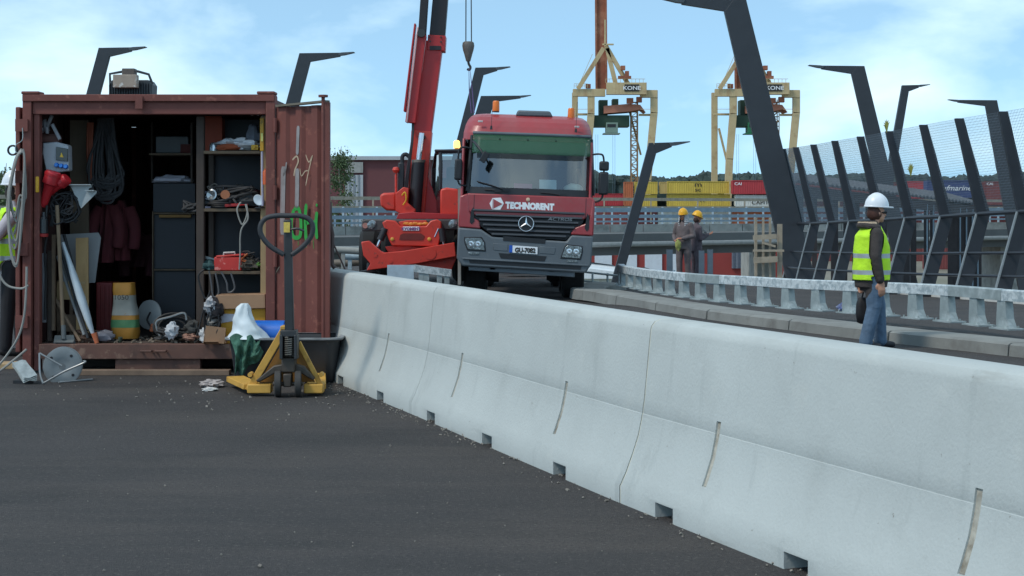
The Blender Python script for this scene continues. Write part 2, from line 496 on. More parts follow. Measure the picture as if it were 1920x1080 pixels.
# ================================================================== concrete barrier
BAR_H = 0.99
bprof = [(0.31, 0.0), (0.31, 0.09), (0.275, 0.16), (0.235, 0.26), (0.20, 0.36), (0.178, 0.46), (0.1755, 0.478), (0.1735, 0.480), (0.1732, 0.484), (0.1740, 0.4865), (0.163, 0.56), (0.125, 0.93), (0.118, 0.955), (0.10, 0.978), (0.07, 0.99)]
full = bprof + [(-a, b) for a, b in reversed(bprof)]
Lb = 3.985
mb = MB(); nseg = 16
mb.loft([[Vector((a, -Lb / 2 + Lb * i / nseg, b)) for a, b in full] for i in range(nseg + 1)])
# face outline near the joint is chamfered a little
bar_proto = mb.build('barrier_proto', m_conc, smooth=28)
bar_proto.location = (0, 0, 0)
for v in bar_proto.data.vertices: pass
off = ORG[bar_proto.name]
bar_proto.data.transform(Matrix.Translation(off))
ct = MB()
for fr in (0.13, 0.45, 0.78):
    y = Lb / 2 - fr * Lb
    ct.pxz([(-0.5, -0.1), (0.5, -0.1), (0.5, 0.078), (-0.5, 0.078)], y - 0.10, y + 0.10)
def slot_poly(sgn):
    pr = [(a, b) for a, b in bprof if 0.22 <= b <= 0.54]
    pr = [(0.251, 0.22)] + pr + [(0.1665, 0.54)]
    inn = [(a - 0.014, b) for a, b in pr]; outr = [(a + 0.05, b) for a, b in reversed(pr)]
    return [(sgn * a, b) for a, b in inn + outr]
for fr in (0.21, 0.72):
    y = Lb / 2 - fr * Lb
    for sgn in (-1,):
        ct.pxz(slot_poly(sgn), y - 0.022, y + 0.022)
cut = ct.build('cutter', m_conc, smooth=0)
cut.data.transform(Matrix.Translation(ORG[cut.name])); cut.location = (0, 0, 0)
bo = bar_proto.modifiers.new('b', 'BOOLEAN'); bo.object = cut; bo.operation = 'DIFFERENCE'; bo.solver = 'EXACT'
bpy.context.view_layer.update()
dg = bpy.context.evaluated_depsgraph_get()
bmesh_final = bpy.data.meshes.new_from_object(bar_proto.evaluated_get(dg))
bpy.data.objects.remove(bar_proto); bpy.data.objects.remove(cut)
finish(bmesh_final, 28)
m_slot = M('slot_lining', rgb(172, 168, 156), 0.9, var=0.3, scale=14, dirt=(rgb(110, 98, 80), 0.4, 10, (1, 1, 1), 0.2))
m_seal = M('joint_sealant', rgb(206, 202, 184), 0.7, var=0.12, scale=8)
nodes = [Vector((-1.893, 16.287, 0)), Vector((-0.493, 12.54, 0)), Vector((0.874, 8.79, 0)), Vector((2.33, 5.06, 0)), Vector((4.0, 1.4, 0))]
lab = ['pale concrete barrier segment beside the rusty container door and black tub', 'middle pale concrete barrier segment, its joint below the truck', 'nearest pale concrete barrier segment filling the lower right corner', 'pale concrete barrier segment running out of the frame at lower right']
for i in range(3):
    a, b = nodes[i], nodes[i + 1]; dv = (a - b)
    rz = math.atan2(-dv.x, dv.y)
    t = thing('concrete_barrier', lab[i], 'barrier', (a + b) / 2, rz, 'concrete barrier segments')
    o = bpy.data.objects.new('body', bmesh_final); COL.objects.link(o); o.parent = t
    if not o.data.materials: o.data.materials.append(m_conc)
    # lining strips at the bottom of the lifting slots
    for fr in (0.21, 0.72):
        y = Lb / 2 - fr * Lb; s = MB()
        pr = [(-a_ + 0.010, z) for a_, z in [(0.250, 0.222), (0.235, 0.26), (0.20, 0.36), (0.178, 0.46), (0.1725, 0.50), (0.1667, 0.538)]]
        s.sheet(lambda u, v: Vector((pr[round(v * 5)][0], y - 0.0218 + 0.0436 * u, pr[round(v * 5)][1])), 1, 5)
        s.build('lifting_slot', m_slot, t, world=False)
    # sealant bead in the joint at the far end
    s = MB()
    pr = [(-a_ + 0.004, z) for a_, z in bprof] + [(a_ - 0.004, z) for a_, z in reversed(bprof)]
    s.loft([[Vector((a_, Lb / 2 + dy, z - (0.0 if z > 0.5 else 0))) for a_, z in pr] for dy in (-0.003, 0.014)])
    s.build('joint_seal', m_seal, t, world=False)

# ================================================================== galvanised guardrail on the kerb
GP = [(5.95, 19.25, .62), (5.89, 19.5, .62), (5.47, 20.8, .61), (4.55, 22.5, .58), (4.11, 23.2, .57), (3.57, 24.4, .56), (3.09, 25.6, .54), (2.69, 26.9, .53), (2.32, 28.6, .52), (2.12, 30.0, .52), (2.10, 30.9, .52)]
gp = spline([(7.2, 17.0, .63), (6.5, 18.1, .625)] + GP, 12)
gt = thing('guardrail', 'galvanised box guardrail on broad posts curving along the kerb', 'guardrail', (4.4, 22.6, 0.13))
# resample
def resample(pts, step):
    out = [pts[0]]; acc = 0
    for a, b in zip(pts, pts[1:]):
        L = (b - a).length; t = step - acc
        while t <= L:
            out.append(a.lerp(b, t / L)); t += step
        acc = (acc + L) % step if L else acc
    return out
rp = resample(gp, 0.1)
# box beam in lengths of about 4 m, white frost of zinc on the middle lengths
def railbeam(pts, w, h):
    mb = MB(); rings = []
    for i, p in enumerate(pts):
        t = pts[min(i + 1, len(pts) - 1)] - pts[max(i - 1, 0)]; t.z = 0; t.normalize(); nr = Vector((t.y, -t.x, 0))
        rings.append([p + nr * a + Z1 * b for a, b in ((-w / 2, -h), (w / 2, -h), (w / 2, -0.012), (w / 2 - 0.012, 0), (-w / 2 + 0.012, 0), (-w / 2, -0.012))])
    return mb.loft(rings)
m_galvw = M('galvanised_frosted', rgb(196, 204, 206), 0.6, 0.15, var=0.2, scale=14, dirt=(rgb(146, 160, 166), 0.4, 12, (1, 1, 1), 0.1))
k0, flip = 0, 0
while k0 < len(rp) - 6:
    ln = 26 if flip % 3 != 1 else 12
    sg = rp[k0:k0 + ln + 1]
    if len(sg) > 3: railbeam(sg, 0.13 + (0.008 if flip % 3 == 1 else 0), 0.135).build('rail_beam', m_galvw if flip % 3 != 1 else m_galv, gt, smooth=30)
    k0 += ln; flip += 1
# posts
def guard_post():
    """folded plate post: wide tapered web with turned-in flanges, raked on one side"""
    mb = MB()
    web = [(-0.155, 0.02), (0.10, 0.02), (0.105, 0.10), (0.085, 0.37), (-0.07, 0.37), (-0.095, 0.14)]
    mb.pxz(web, -0.055, -0.047); mb.pxz(web, 0.047, 0.055)
    mb.pxz([(-0.155, 0.02), (-0.145, 0.02), (-0.086, 0.14), (-0.062, 0.369), (-0.07, 0.369), (-0.095, 0.14)], -0.0465, 0.0465)
    return mb
gpost = None; gplate = None; pr_ = resample(gp, 0.65)
for i, p in enumerate(pr_):
    base = p.z - 0.135
    t = (pr_[min(i + 1, len(pr_) - 1)] - pr_[max(i - 1, 0)]); ang = math.atan2(t.y, t.x)
    zb = 0.14 + gz(p.x, p.y) if p.y < 30 else 0.13
    hgt = (base - zb) / 0.37
    if gpost is None:
        gpost = guard_post().build('post', m_galv, gt, world=False, smooth=0)
        q = MB(); q.box((-.03, 0, 0.012), (0.38, 0.24, 0.02))
        for a in (-0.14, 0.14):
            for b in (-0.08, 0.08): q.cyl((a, b, 0.02), (a, b, 0.05), 0.012, n=6)
        gplate = q.build('base_plate', m_galv, gpost, world=False, smooth=0)
        po = gpost; pl = gplate
    else:
        po = piece(gpost, gt); pl = piece(gplate, po)
    po.location = (p.x - gt.location.x, p.y - gt.location.y, zb - gt.location.z); po.rotation_euler = (0, 0, ang); po.scale = (1, 1, hgt)
# ================================================================== far things
# ---- distant woods on the horizon (one mass)
def woods(name, y0, xs, zt, label, seed, n, mat, rr=(2.5, 6)):
    r = random.Random(seed); mb = MB()
    for i in range(n):
        x = r.uniform(*xs); w = r.uniform(*rr); h = zt + 2.2 * mnoise.noise(Vector((x * 0.02, seed, 0))) + 1.5 * mnoise.noise(Vector((x * 0.11, 1.0, seed))) + r.uniform(-3.5, 0.3)
        y = y0 + r.uniform(-25, 25)
        mb.lump((x, y, h - w * 0.8), (w * 1.5, w * 1.5, w * 1.7), 0.6, 2.6, 7, 5, seed=i)
    mb.pxz([(xs[0], -8.5), (xs[1], -8.5), (xs[1], zt - 7), (xs[0], zt - 7)], y0 + 20, y0 + 24)
    return tag(mb.build(name, mat, smooth=0), label, 'woods', kind='stuff')
woods('distant_woods', 820, (-330, 330), 18.2, 'dark green far woodland along the horizon behind the port', 4, 4200, M('far_foliage', (0.045, 0.068, 0.062), 0.95, var=0.35, scale=0.06))

# ---- stacked shipping containers in the port
def corr_wall(mb, L, H, y, n, dep):
    pts = []
    pitch = L / n
    for i in range(n):
        x = -L / 2 + i * pitch
        pts += [(x, 0), (x + pitch * 0.3, 0), (x + pitch * 0.45, dep), (x + pitch * 0.85, dep)]
    pts.append((L / 2, 0))
    for (xa, da), (xb, db) in zip(pts, pts[1:]):
        mb.add([(xa, y + da, 0.18), (xb, y + db, 0.18), (xb, y + db, H - 0.12), (xa, y + da, H - 0.12)], [(0, 1, 2, 3)])
def box_container(label, x0, x1, y0, y1, d, mat, group, textlines=(), name='shipping_container'):
    a, b = P(x0, y1, d), P(x1, y0, d); L = b.x - a.x; H = b.z - a.z
    t = thing(name, label, 'container', (a.x + L / 2, d, a.z), 0, group)
    w = MB(); corr_wall(w, L - 0.2, H, 0.06, max(4, int(L / 0.45)), 0.04)
    w.bb(-L / 2 + 0.03, L / 2 - 0.03, 0.12, 2.35, 0.1, H - 0.04)
    w.build('wall', mat, t, world=False, smooth=0)
    f = MB()
    for z in (0.09, H - 0.06): f.bb(-L / 2, L / 2, 0, 0.12, z - 0.09 + 0.0, z + 0.06)
    for x in (-L / 2 + 0.08, L / 2 - 0.08): f.bb(x - 0.08, x + 0.08, -0.005, 0.16, 0.151, H - 0.151)
    f.build('frame', mat, t, world=False, smooth=0)
    for body, cx, cy, h, cm, st, sh in textlines:
        p = P(cx, cy, d); text(body, cm, t, (p.x - t.location.x, -0.03, p.z - t.location.z), X1, Z1, h, world=False, stretch=st, shear=sh, bold=0.01)
    return t
c_yel = M('container_yellow', rgb(196, 168, 70), 0.7, var=0.1, scale=0.6, streak=(rgb(150, 116, 60), 0.15, 1.5))
c_red = M('container_red', rgb(172, 56, 62), 0.7, var=0.1, scale=0.6)
c_mar = M('container_maroon', rgb(118, 58, 56), 0.75, var=0.15, scale=0.6, streak=(rgb(90, 60, 50), 0.2, 1.5))
c_org = M('container_orange', rgb(176, 98, 62), 0.75, var=0.15, scale=0.6)
c_whi = M('container_white', rgb(205, 206, 200), 0.7, var=0.08, scale=0.6, streak=(rgb(150, 140, 120), 0.2, 1.5))
c_blu = M('container_blue', rgb(52, 66, 112), 0.7, var=0.1, scale=0.6)
c_tan = M('container_tan', rgb(186, 158, 96), 0.75, var=0.12, scale=0.6)
m_ltrw = M('letter_white', rgb(226, 228, 230), 0.6, var=0.03)
m_ltrd = M('letter_dark', rgb(44, 40, 36), 0.6, var=0.03)
G = 'containers stacked in the port'
box_container('yellow shipping container with dark two-line lettering on the top tier', 1251, 1367, 340, 363, 320, c_yel, G, [('m', 1309, 350, 1.0, m_ltrd, 1.5, 0), ('sc', 1309, 359, 0.85, m_ltrd, 1.3, 0)])
box_container('yellow shipping container below the lettered one, half hidden by guardrail', 1251, 1369, 364, 387, 320.4, c_yel, G, [('m', 1314, 378, 1.0, m_ltrd, 1.5, 0)])
box_container('plain yellow shipping container left of the tan one, behind slanted lamp post', 1190, 1233, 341, 364, 320, c_yel, G)
box_container('tan shipping container end between two yellow ones', 1237, 1250.6, 341, 363, 320, c_tan, G)
box_container('narrow orange-brown container by the left crane ladder', 1170, 1187, 341, 386, 320, c_org, G)
box_container('lower yellow container behind slanted lamp post on the second tier', 1189, 1232, 365, 387, 320.3, c_yel, G)
box_container('bright red shipping container with small white letters under the right crane', 1373, 1462, 338, 364, 318, c_red, G, [('CAI', 1384, 347, 0.55, m_ltrw, 1.2, 0), ('2', 1444, 354, 0.5, m_ltrw, 1.6, 0)])
box_container('white container with dark lettering below the bright red one', 1379, 1462, 366, 387, 318.4, c_whi, G, [('CAPITAL', 1432, 383, 0.75, m_ltrd, 1.2, 0)])
box_container('long maroon container low beside the truck mirror', 1095, 1168, 363, 386, 330, c_red, G)
box_container('navy blue container with white script lettering behind the fence', 1738, 1836, 338, 371, 260, c_blu, G, [('Safmarine', 1790, 357, 0.85, m_ltrw, 1.15, 0.35)])
box_container('dark red container at right edge behind the fence posts', 1846, 1958, 340, 384, 260, c_mar, G, [('CAI', 1856, 347, 0.4, m_ltrw, 1.2, 0)])
box_container('red container top left of the navy blue one', 1690, 1734, 340, 372, 300, c_red, G)
box_container('maroon container behind the dark canopy roof', 1590, 1686, 342, 372, 300, c_mar, G)
box_container('brown-red container behind the leftmost fence posts', 1476, 1586, 338, 366, 300, c_mar, G)
for (x0, x1, y1, d, m, l) in ((1093, 1232, 500, 322, c_mar, 'maroon lower tiers of the stack behind slanted lamp post'), (1234, 1372, 500, 322, c_whi, 'pale lower tiers under the yellow containers'), (1374, 1466, 497, 320.5, c_org, 'brown lower tiers under the white container'), (1470, 1740, 500, 302, c_mar, 'maroon lower tiers behind the dark canopy'), (1736, 1960, 506, 262, c_mar, 'maroon lower tiers under the navy container')):
    box_container(l, x0, x1, (388 if d > 310 else 373 if d > 290 else 385), 390 + 10.1 * 3000 / d, d + 1.5, m, G)

# ---- harbour gantry cranes
m_cr = M('crane_cream', rgb(190, 170, 130), 0.75, var=0.14, scale=0.25, dirt=(rgb(164, 130, 92), 0.2, .5, (1, 1, 1), .15), streak=(rgb(150, 108, 76), 0.3, 0.7))
m_crust = M('crane_rust', rgb(146, 88, 66), 0.85, var=0.3, scale=0.3, dirt=(rgb(180, 132, 104), 0.4, 0.4, (1, 1, 1), 0.2))
m_crpink = M('crane_pink', rgb(178, 118, 96), 0.8, var=0.15, scale=0.4)
m_crgrn = M('crane_green', rgb(40, 66, 52), 0.7, var=0.2, scale=0.4)
m_crteal = M('crane_cabin', rgb(120, 140, 128), 0.6, var=0.1)
m_crgrn2 = M('crane_green_bright', rgb(36, 110, 72), 0.7, var=0.15)
def crane(x, d, label, k):
    """photo columns relative to the left crane's left leg at column 1073"""
    o = P(x, 390, d); o.z = -8.5
    t = thing('gantry_crane', label, 'crane', o, 0, 'harbour gantry cranes')
    s = d / 3000.0
    def q(px, py, dy=0): return Vector((px * s, dy, EYE - (py - 390) * s + 8.5))
    def bm_(pts, w, name, mat, dep=None, dy=0):
        for a, b in pts:
            mb = MB(); A, B = q(a[0], a[1], dy), q(b[0], b[1], dy); mb.beam(A, B, w * s, (dep or w) * s, (0, 1, 0)); mb.build(name, mat, t, world=False, smooth=0, bevel=0.05)
    base = 390 + 10.1 / s
    # legs (front pair, and back-left)
    bm_([((6, 172), (6, base))], 11, 'leg', m_cr, 11, 3)
    bm_([((34, 172), (34, 216)), ((34, 214), (27, 300)), ((27, 298), (20, base))], 13, 'leg', m_cr, 10.6, -3)
    bm_([((151, 172), (151, 214)), ((151, 212), (139, 340)), ((139, 338), (132, base))], 13, 'leg', m_cr, 10.6, -3)
    bm_([((0, 176), (60, 176)), ((125, 178), (157, 178))], 14, 'portal_beam', m_cr, 13, -3)
    bm_([((62, 169), (136, 169))], 22, 'main_girder', m_cr, 16, -4)
    bm_([((0, 215), (34, 215)), ((124, 216), (148, 216))], 4, 'tie_beam', m_cr, 5, -1)
    bm_([((12, 240), (34, 330))], 4, 'brace', m_cr, 4, 1)
    bm_([((108, 205), (130, 290))], 3.5, 'brace', m_cr, 4, 2)
    # A-frame
    bm_([((10, 168), (58, 92)), ((62, 88), (104, 160)), ((64, 92), (80, 158))], 8, 'frame_strut', m_cr, 7, -2)
    bm_([((60, 90), (60, 40)), ((55, 86), (76, 86))], 3, 'mast', m_cr, 3, -3)
    # raised rusty boom
    mb = MB(); mb.beam(q(57, 165, 4), q(55, -120, 4), 17 * s, 8 * s, (0, 1, 0)); mb.build('boom', m_crust, t, world=False, smooth=0)
    for dx in (-10, 9):
        mb = MB(); mb.beam(q(57 + dx, 165, 3.6), q(55 + dx, -120, 3.6), 3.4 * s, 10 * s, (0, 1, 0)); mb.build('boom_flange', m_crust, t, world=False, smooth=0)
    # machinery: pink trolley house, green platform, cabin
    mb = MB(); mb.pxz([(v.x, v.z) for v in (q(58, 200), q(58, 214), q(108, 210), q(128, 206), q(136, 212), q(126, 198), q(105, 196))], -2.5, 4); mb.build('trolley_house', m_crpink, t, world=False, smooth=0)
    mb = MB(); mb.bb(q(40, 0).x, q(106, 0).x, -2, 4, q(0, 238).z, q(0, 217).z); mb.build('machine_platform', m_crgrn, t, world=False, smooth=0)
    mb = MB(); mb.bb(q(62, 0).x, q(84, 0).x, -3, 1, q(0, 250).z, q(0, 231).z); mb.bb(q(57, 0).x, q(88, 0).x, -3.4, 1.4, q(0, 252.5).z, q(0, 250.5).z)
    mb.build('cabin', m_crteal if k == 0 else m_crgrn2, t, world=False, smooth=0)
    mb = MB(); mb.bb(q(64, 0).x, q(80, 0).x, -3.05, -2.95, q(0, 240).z, q(0, 234).z); mb.build('cabin_window', m_darkcrev, t, world=False, smooth=0)
    mb = MB(); mb.bb(q(50, 0).x, q(66, 0).x, -1, 3, q(0, 216).z, q(0, 188).z); mb.bb(q(75, 0).x, q(86, 0).x, -1, 3, q(0, 197).z, q(0, 186).z); mb.build('winch', m_crgrn, t, world=False, smooth=0)
    # lattice ladder tower
    mb = MB(); xa, xb = 110, 122
    for xx in (xa, xb):
        for dy in (-1.2, 1.2): mb.beam(q(xx, 186, dy), q(xx, base, dy), 1.6 * s, 1.6 * s)
    z = 192.0; fl = 0
    while z < 400:
        for dy in (-1.2, 1.2): mb.beam(q(xa if fl else xb, z, dy), q(xb if fl else xa, z + 9, dy), 1.1 * s, 1.1 * s)
        mb.box(q(116, z), (12 * s, 2.4, 0.12)); z += 9; fl ^= 1
    mb.build('ladder_tower', M('crane_ladder', rgb(150, 118, 86), 0.8, var=0.3, scale=0.5), t, world=False, smooth=0)
    # rails and small works
    mb = MB()
    for xx in list(range(2, 30, 5)) + list(range(60, 136, 7)): mb.beam(q(xx, 168 if xx < 40 else 158, -4.2), q(xx, 160 if xx < 40 else 151, -4.2), 0.7 * s, 0.7 * s)
    for a, b in (((2, 160), (28, 160)), ((2, 164), (28, 164)), ((60, 151), (134, 151)), ((12, 160), (36, 105)), ((16, 152), (30, 130)), ((0, 207), (34, 207)), ((125, 207), (148, 207))): mb.beam(q(*a, -4.2), q(*b, -4.2), 0.8 * s, 0.8 * s)
    mb.build('handrail', m_cr, t, world=False, smooth=0)
    for (x0, x1, y0, y1) in ((89, 97, 126, 134), (97, 104, 136, 145), (84, 108, 145, 150), (100, 112, 186, 196), (118, 128, 184, 194), (24, 33, 160, 168)): mb = MB(); mb.bb(q(x0, 0).x, q(x1, 0).x, -4, -2.6, q(0, y1).z, q(0, y0).z); mb.build('gear_box', m_crust, t, world=False, smooth=0)
    sg = MB(); sg.bb(q(95, 0).x, q(122, 0).x, -4 - 9 * s, -4 - 8.4 * s, q(0, 174.5).z, q(0, 161.5).z); sg.build('name_board', m_ltrd, t, world=False, smooth=0)
    text('KONE', m_ltrw, t, q(108.5, 171.5, -4 - 9.4 * s), X1, Z1, 7 * s, world=False, stretch=1.25, bold=0.02)
    for xx in (44, 48, 76, 80):
        mb = MB(); mb.cyl(q(xx, 252), q(xx, 420), 0.25 * s, n=5); mb.build('hoist_rope', m_galv2, t, world=False)
    return t
crane(1073, 345, 'cream harbour gantry crane just right of the truck', 0)
crane(1337, 335, 'cream harbour gantry crane crossed by the big slanted lamp pylon', 1)

# ---- long dark red hall behind the telehandler
m_hall = M('hall_red', rgb(104, 62, 64), 0.85, var=0.08, scale=0.3)
m_hallw = M('hall_grey', rgb(168, 172, 176), 0.8, var=0.12, scale=0.3)
t = thing('warehouse', 'dark red warehouse with a pale grey gate behind the telehandler', 'building', (-10.5, 152, -8.5))
mb = MB(); a = P(598, 300, 150); b = P(885, 300, 150)
mb.bb(a.x, b.x, 150, 170, -8.5, a.z); mb.build('wall', m_hall, t, smooth=0)
mb = MB(); mb.bb(a.x - 0.3, b.x + 0.3, 149.6, 170.4, a.z, a.z + 0.35); mb.build('roof_edge', m_hallw, t, smooth=0)
mb = MB(); c = P(648, 330, 150); e = P(681, 330, 150)
mb.bb(c.x, e.x, 149.75, 149.95, -8.5, P(0, 328, 150).z); mb.build('gate', m_hallw, t, smooth=0)
for fx in (0.25, 0.5, 0.75):
    mb = MB(); xx = c.x + (e.x - c.x) * fx; mb.bb(xx - 0.08, xx + 0.08, 149.68, 149.75, -8.5, P(0, 328, 150).z); mb.build('gate_rib', M('gate_rib', rgb(128, 134, 140), 0.8), t, smooth=0)
mb = MB(); mb.bb(c.x, e.x, 149.7, 149.9, P(0, 324, 150).z, P(0, 304, 150).z); mb.build('louvre', M('louvre', rgb(150, 150, 146), 0.8, streak=(rgb(90, 90, 90), .4, 3)), t, smooth=0)

# ---- red and white workshop seen under the overpass
m_wsred = M('workshop_red', rgb(144, 58, 54), 0.8, var=0.1, scale=0.4)
t = thing('workshop', 'red and white low workshop seen underneath the overpass', 'building', (10, 131, -8.5))
ztop = P(0, 448, 130).z
mb = MB(); mb.bb(P(1020, 0, 130).x, P(1480, 0, 130).x, 130, 142, -8.5, ztop); mb.build('wall', m_wsred, t, smooth=0)
m_wpan = M('workshop_panel', rgb(204, 212, 220), 0.7, var=0.06)
g_far = M('far_window_glass', rgb(120, 146, 158), 0.15, var=0.2, scale=0.5, spec=0.8)
for (x0, x1) in ((1115, 1147), (1163, 1194), (1209, 1241), (1257, 1268), (1060, 1098)):
    xa, xb = P(x0, 0, 130).x, P(x1, 0, 130).x
    w = MB(); w.bb(xa, xb, 129.85, 130.02, P(0, 526, 130).z, P(0, 460, 130).z); wo = w.build('window_bay', m_wpan, t, smooth=0)
    n = 2; 
    for k in range(n):
        ax = xa + 0.12 + (xb - xa - 0.24) * k / n; bx = xa + (xb - xa - 0.12) * (k + 1) / n - 0.03
        q = MB(); q.bb(ax, bx, 129.8, 129.86, P(0, 474, 130).z, P(0, 461.5, 130).z); q.build('pane', g_far, wo, smooth=0)
        q = MB(); q.bb(ax, bx, 129.8, 129.86, P(0, 519, 130).z, P(0, 506, 130).z); q.build('pane', g_far, wo, smooth=0)
mb = MB(); mb.bb(P(1372, 0, 130).x, P(1412, 0, 130).x, 129.8, 130.02, P(0, 503, 130).z, P(0, 461, 130).z); gate = mb.build('roller_gate', M('ws_gate', rgb(112, 118, 130), 0.7), t, smooth=0)
for i in range(5):
    xx = P(1374 + i * 9, 0, 130).x; q = MB(); q.bb(xx, xx + 0.14, 129.74, 129.8, P(0, 503, 130).z, P(0, 461, 130).z); q.build('gate_rib', M('gate_rib2', rgb(84, 92, 106), 0.7), gate, smooth=0)
# white low roof and railing in the gap right of the truck
t = thing('white_shed', 'low white flat-roofed shed seen through the gap right of the truck', 'shed', (6.5, 88, -8.5))
mb = MB(); a = P(1085, 508, 86); b = P(1172, 508, 86)
mb.bb(a.x, b.x, 86, 98, -8.5, P(0, 520, 86).z); mb.build('wall', c_whi, t, smooth=0)
mb = MB(); mb.pxz([(a.x - .2, P(0, 522, 86).z), (b.x + .2, P(0, 522, 86).z), (b.x + .1, P(0, 512, 86).z), (a.x + .6, P(0, 503, 86).z)], 85.6, 98.4); mb.build('roof', m_white, t, smooth=0)
t = thing('handrail_fence', 'thin pale handrail at the road edge right of the truck wheel', 'railing', P(1128, 548, 34))
t.location.z = -1.1; ORG[t.name] = Vector(t.location)
for y in (514, 531):
    mb = MB(); mb.cyl(P(1096, y - 4, 34.2), P(1168, y + 4, 33.8), 0.022, n=8); mb.build('rail', m_galv, t)
for x in (1111, 1139, 1163):
    mb = MB(); A = P(x, 512, 34); B = Vector((A.x, A.y, -1.1)); mb.cyl(A, B, 0.022, n=8); mb.build('post', m_galv, t)

# ---- the other overpass, running across the view
def OV(x): 
    """depth of the overpass at photo column x"""
    return 90 + (x - 615) * 0.022
t = thing('overpass', 'long concrete overpass with steel double-rail parapet across the background', 'overpass', (8, 100, -8.5))
DZ = 0.55; xs = [-282 + 62 * i for i in range(38)]
def opos(x, z, back=0): 
    d = OV(x) + back; return Vector(((x - 960) * OV(x) / 3000, d, z))
proto = {}
for a, b in zip(xs, xs[1:]):
    A, B = opos(a + 0.6, 0), opos(b - 0.6, 0)
    mb = MB(); mb.prism([(0, 0), ((B - A).length, 0), ((B - A).length, 0.86), (0, 0.86)], A + Z1 * (DZ - 0.86), (B - A).normalized(), Z1, (0, 0.3, 0)); mb.build('edge_panel', m_concold, t, smooth=0)
A, B = opos(-282, 0), opos(2012, 0); dv = (B - A).normalized(); Ln = (B - A).length
m_gird = M('girder_concrete', rgb(96, 98, 98), 0.9, var=0.2, scale=0.3)
mb = MB(); mb.prism([(0, 0), (Ln, 0), (Ln, 0.55), (0, 0.55)], A + Z1 * (DZ - 1.05) + Y1 * 0.5, dv, Z1, (0, 9, 0)); mb.build('deck_slab', m_gird, t, smooth=0)
for k in range(4):
    mb = MB(); mb.prism([(0, 0), (Ln, 0), (Ln, 0.75), (0, 0.75)], A + Z1 * (DZ - 1.8) + Y1 * (1.2 + 2.2 * k), dv, Z1, (0, 0.7, 0)); mb.build('girder', m_gird, t, smooth=0)
mb = MB(); mb.cyl(A + Z1 * (DZ - 1.12) + Y1 * 0.2, B + Z1 * (DZ - 1.12) + Y1 * 0.2, 0.16, n=10); mb.build('drain_pipe', M('pipe_grey', rgb(138, 140, 138), 0.6), t)
for x in (-60, 500, 1010, 1440, 1900):
    c = opos(x, 0); mb = MB(); mb.bb(c.x - 0.7, c.x + 0.7, c.y + 1, c.y + 8, -8.5, DZ - 1.8); mb.build('pier', m_concold, t, smooth=0, bevel=0.1)
for z, r in ((0.93, 0.13), (0.55, 0.10), (0.25, 0.05)):
    mb = MB(); mb.beam(A + Z1 * (DZ + z) + Y1 * 0.1, B + Z1 * (DZ + z) + Y1 * 0.1, 0.08, r * 2); mb.build('parapet_rail', m_galv2, t, smooth=0)
mb = MB(); mb.beam(A + Z1 * (DZ + 1.62) + Y1 * 8.6, B + Z1 * (DZ + 1.62) + Y1 * 8.6, 0.1, 0.2); mb.build('far_handrail', m_wgrey, t, smooth=0)
mb = MB(); mb.beam(A + Z1 * (DZ + 1.1) + Y1 * 8.6, B + Z1 * (DZ + 1.1) + Y1 * 8.6, 0.06, 0.12); mb.build('far_handrail', m_wgrey, t, smooth=0)
m_galvp = M('parapet_post', rgb(176, 190, 198), 0.5, 0.2, var=0.1)
tall = short = None
for i in range(73):
    x = -270 + 31.5 * i
    c = opos(x, DZ); l = (c.x - 8, c.y - 100 + 0.02, DZ + 8.5)
    if tall is None:
        tall = MB().bb(-0.06, 0.06, -0.06, 0.06, 0, 1.12).build('parapet_post', m_galvp, t, world=False, smooth=0)
        short = MB().bb(-0.05, 0.05, -0.06, 0.06, 0, 0.66).build('parapet_post', m_galvp, t, world=False, smooth=0); a, b = tall, short
    else: a, b = piece(tall, t), piece(short, t)
    a.location = l; c2 = opos(x + 15.7, DZ); b.location = (c2.x - 8, c2.y - 100 + 0.02, DZ + 8.5)
    if i % 3 == 0:
        mb = MB(); mb.beam(c + Y1 * 8.6, c + Y1 * 8.6 + Z1 * 1.65, 0.1, 0.1); mb.build('handrail_post', m_wgrey, t, smooth=0)

# ---- dark plank canopy behind the fence
m_plank = M('dark_plank', rgb(54, 50, 52), 0.85, var=0.3, scale=1.5)
m_croof = M('corrugated_dark', rgb(74, 76, 80), 0.6, var=0.3, scale=1.2, dirt=(rgb(120, 122, 126), 0.3, 2, (1, 1, 1), 0.2))
t = thing('canopy_shed', 'dark plank shed with corrugated canopy roof behind the mesh fence', 'shed', (16, 70, -8.5))
A, B = P(1484, 333, 61), P(1828, 376, 76); dv = (B - A); n = 46
rm = MB()
rings = []
for i in range(n * 2 + 1):
    p = A + dv * (i / (2 * n)); zz = 0.09 * (i % 2)
    rings.append([p + Vector((0, -1.0, zz - 0.16)), p + Vector((0, 5, zz + 0.35)), p + Vector((0, 5, zz + 0.28)), p + Vector((0, -1.0, zz - 0.24))])
rm.loft(rings); rm.build('roof', m_croof, t, smooth=0)
mb = MB(); mb.beam(A + Vector((0, -0.6, -0.5)), B + Vector((0, -0.6, -0.5)), 0.2, 0.42); mb.build('fascia_beam', m_plank, t, smooth=0)
for px, w in ((1492, 16), (1516, 9), (1548, 13), (1566, 7), (1584, 13), (1606, 10), (1632, 14), (1676, 11), (1690, 10), (1716, 9), (1728, 8)) + tuple((1766 + 9.3 * i, 8.6) for i in range(8)):
    f = (px - 1484) / 344.0; p = A + dv * f; s = p.y / 3000
    mb = MB(); mb.bb(p.x - w * s / 2, p.x + w * s / 2, p.y - 0.5, p.y - 0.42, -8.5, p.z - 0.7); mb.build('plank', m_plank, t, smooth=0)
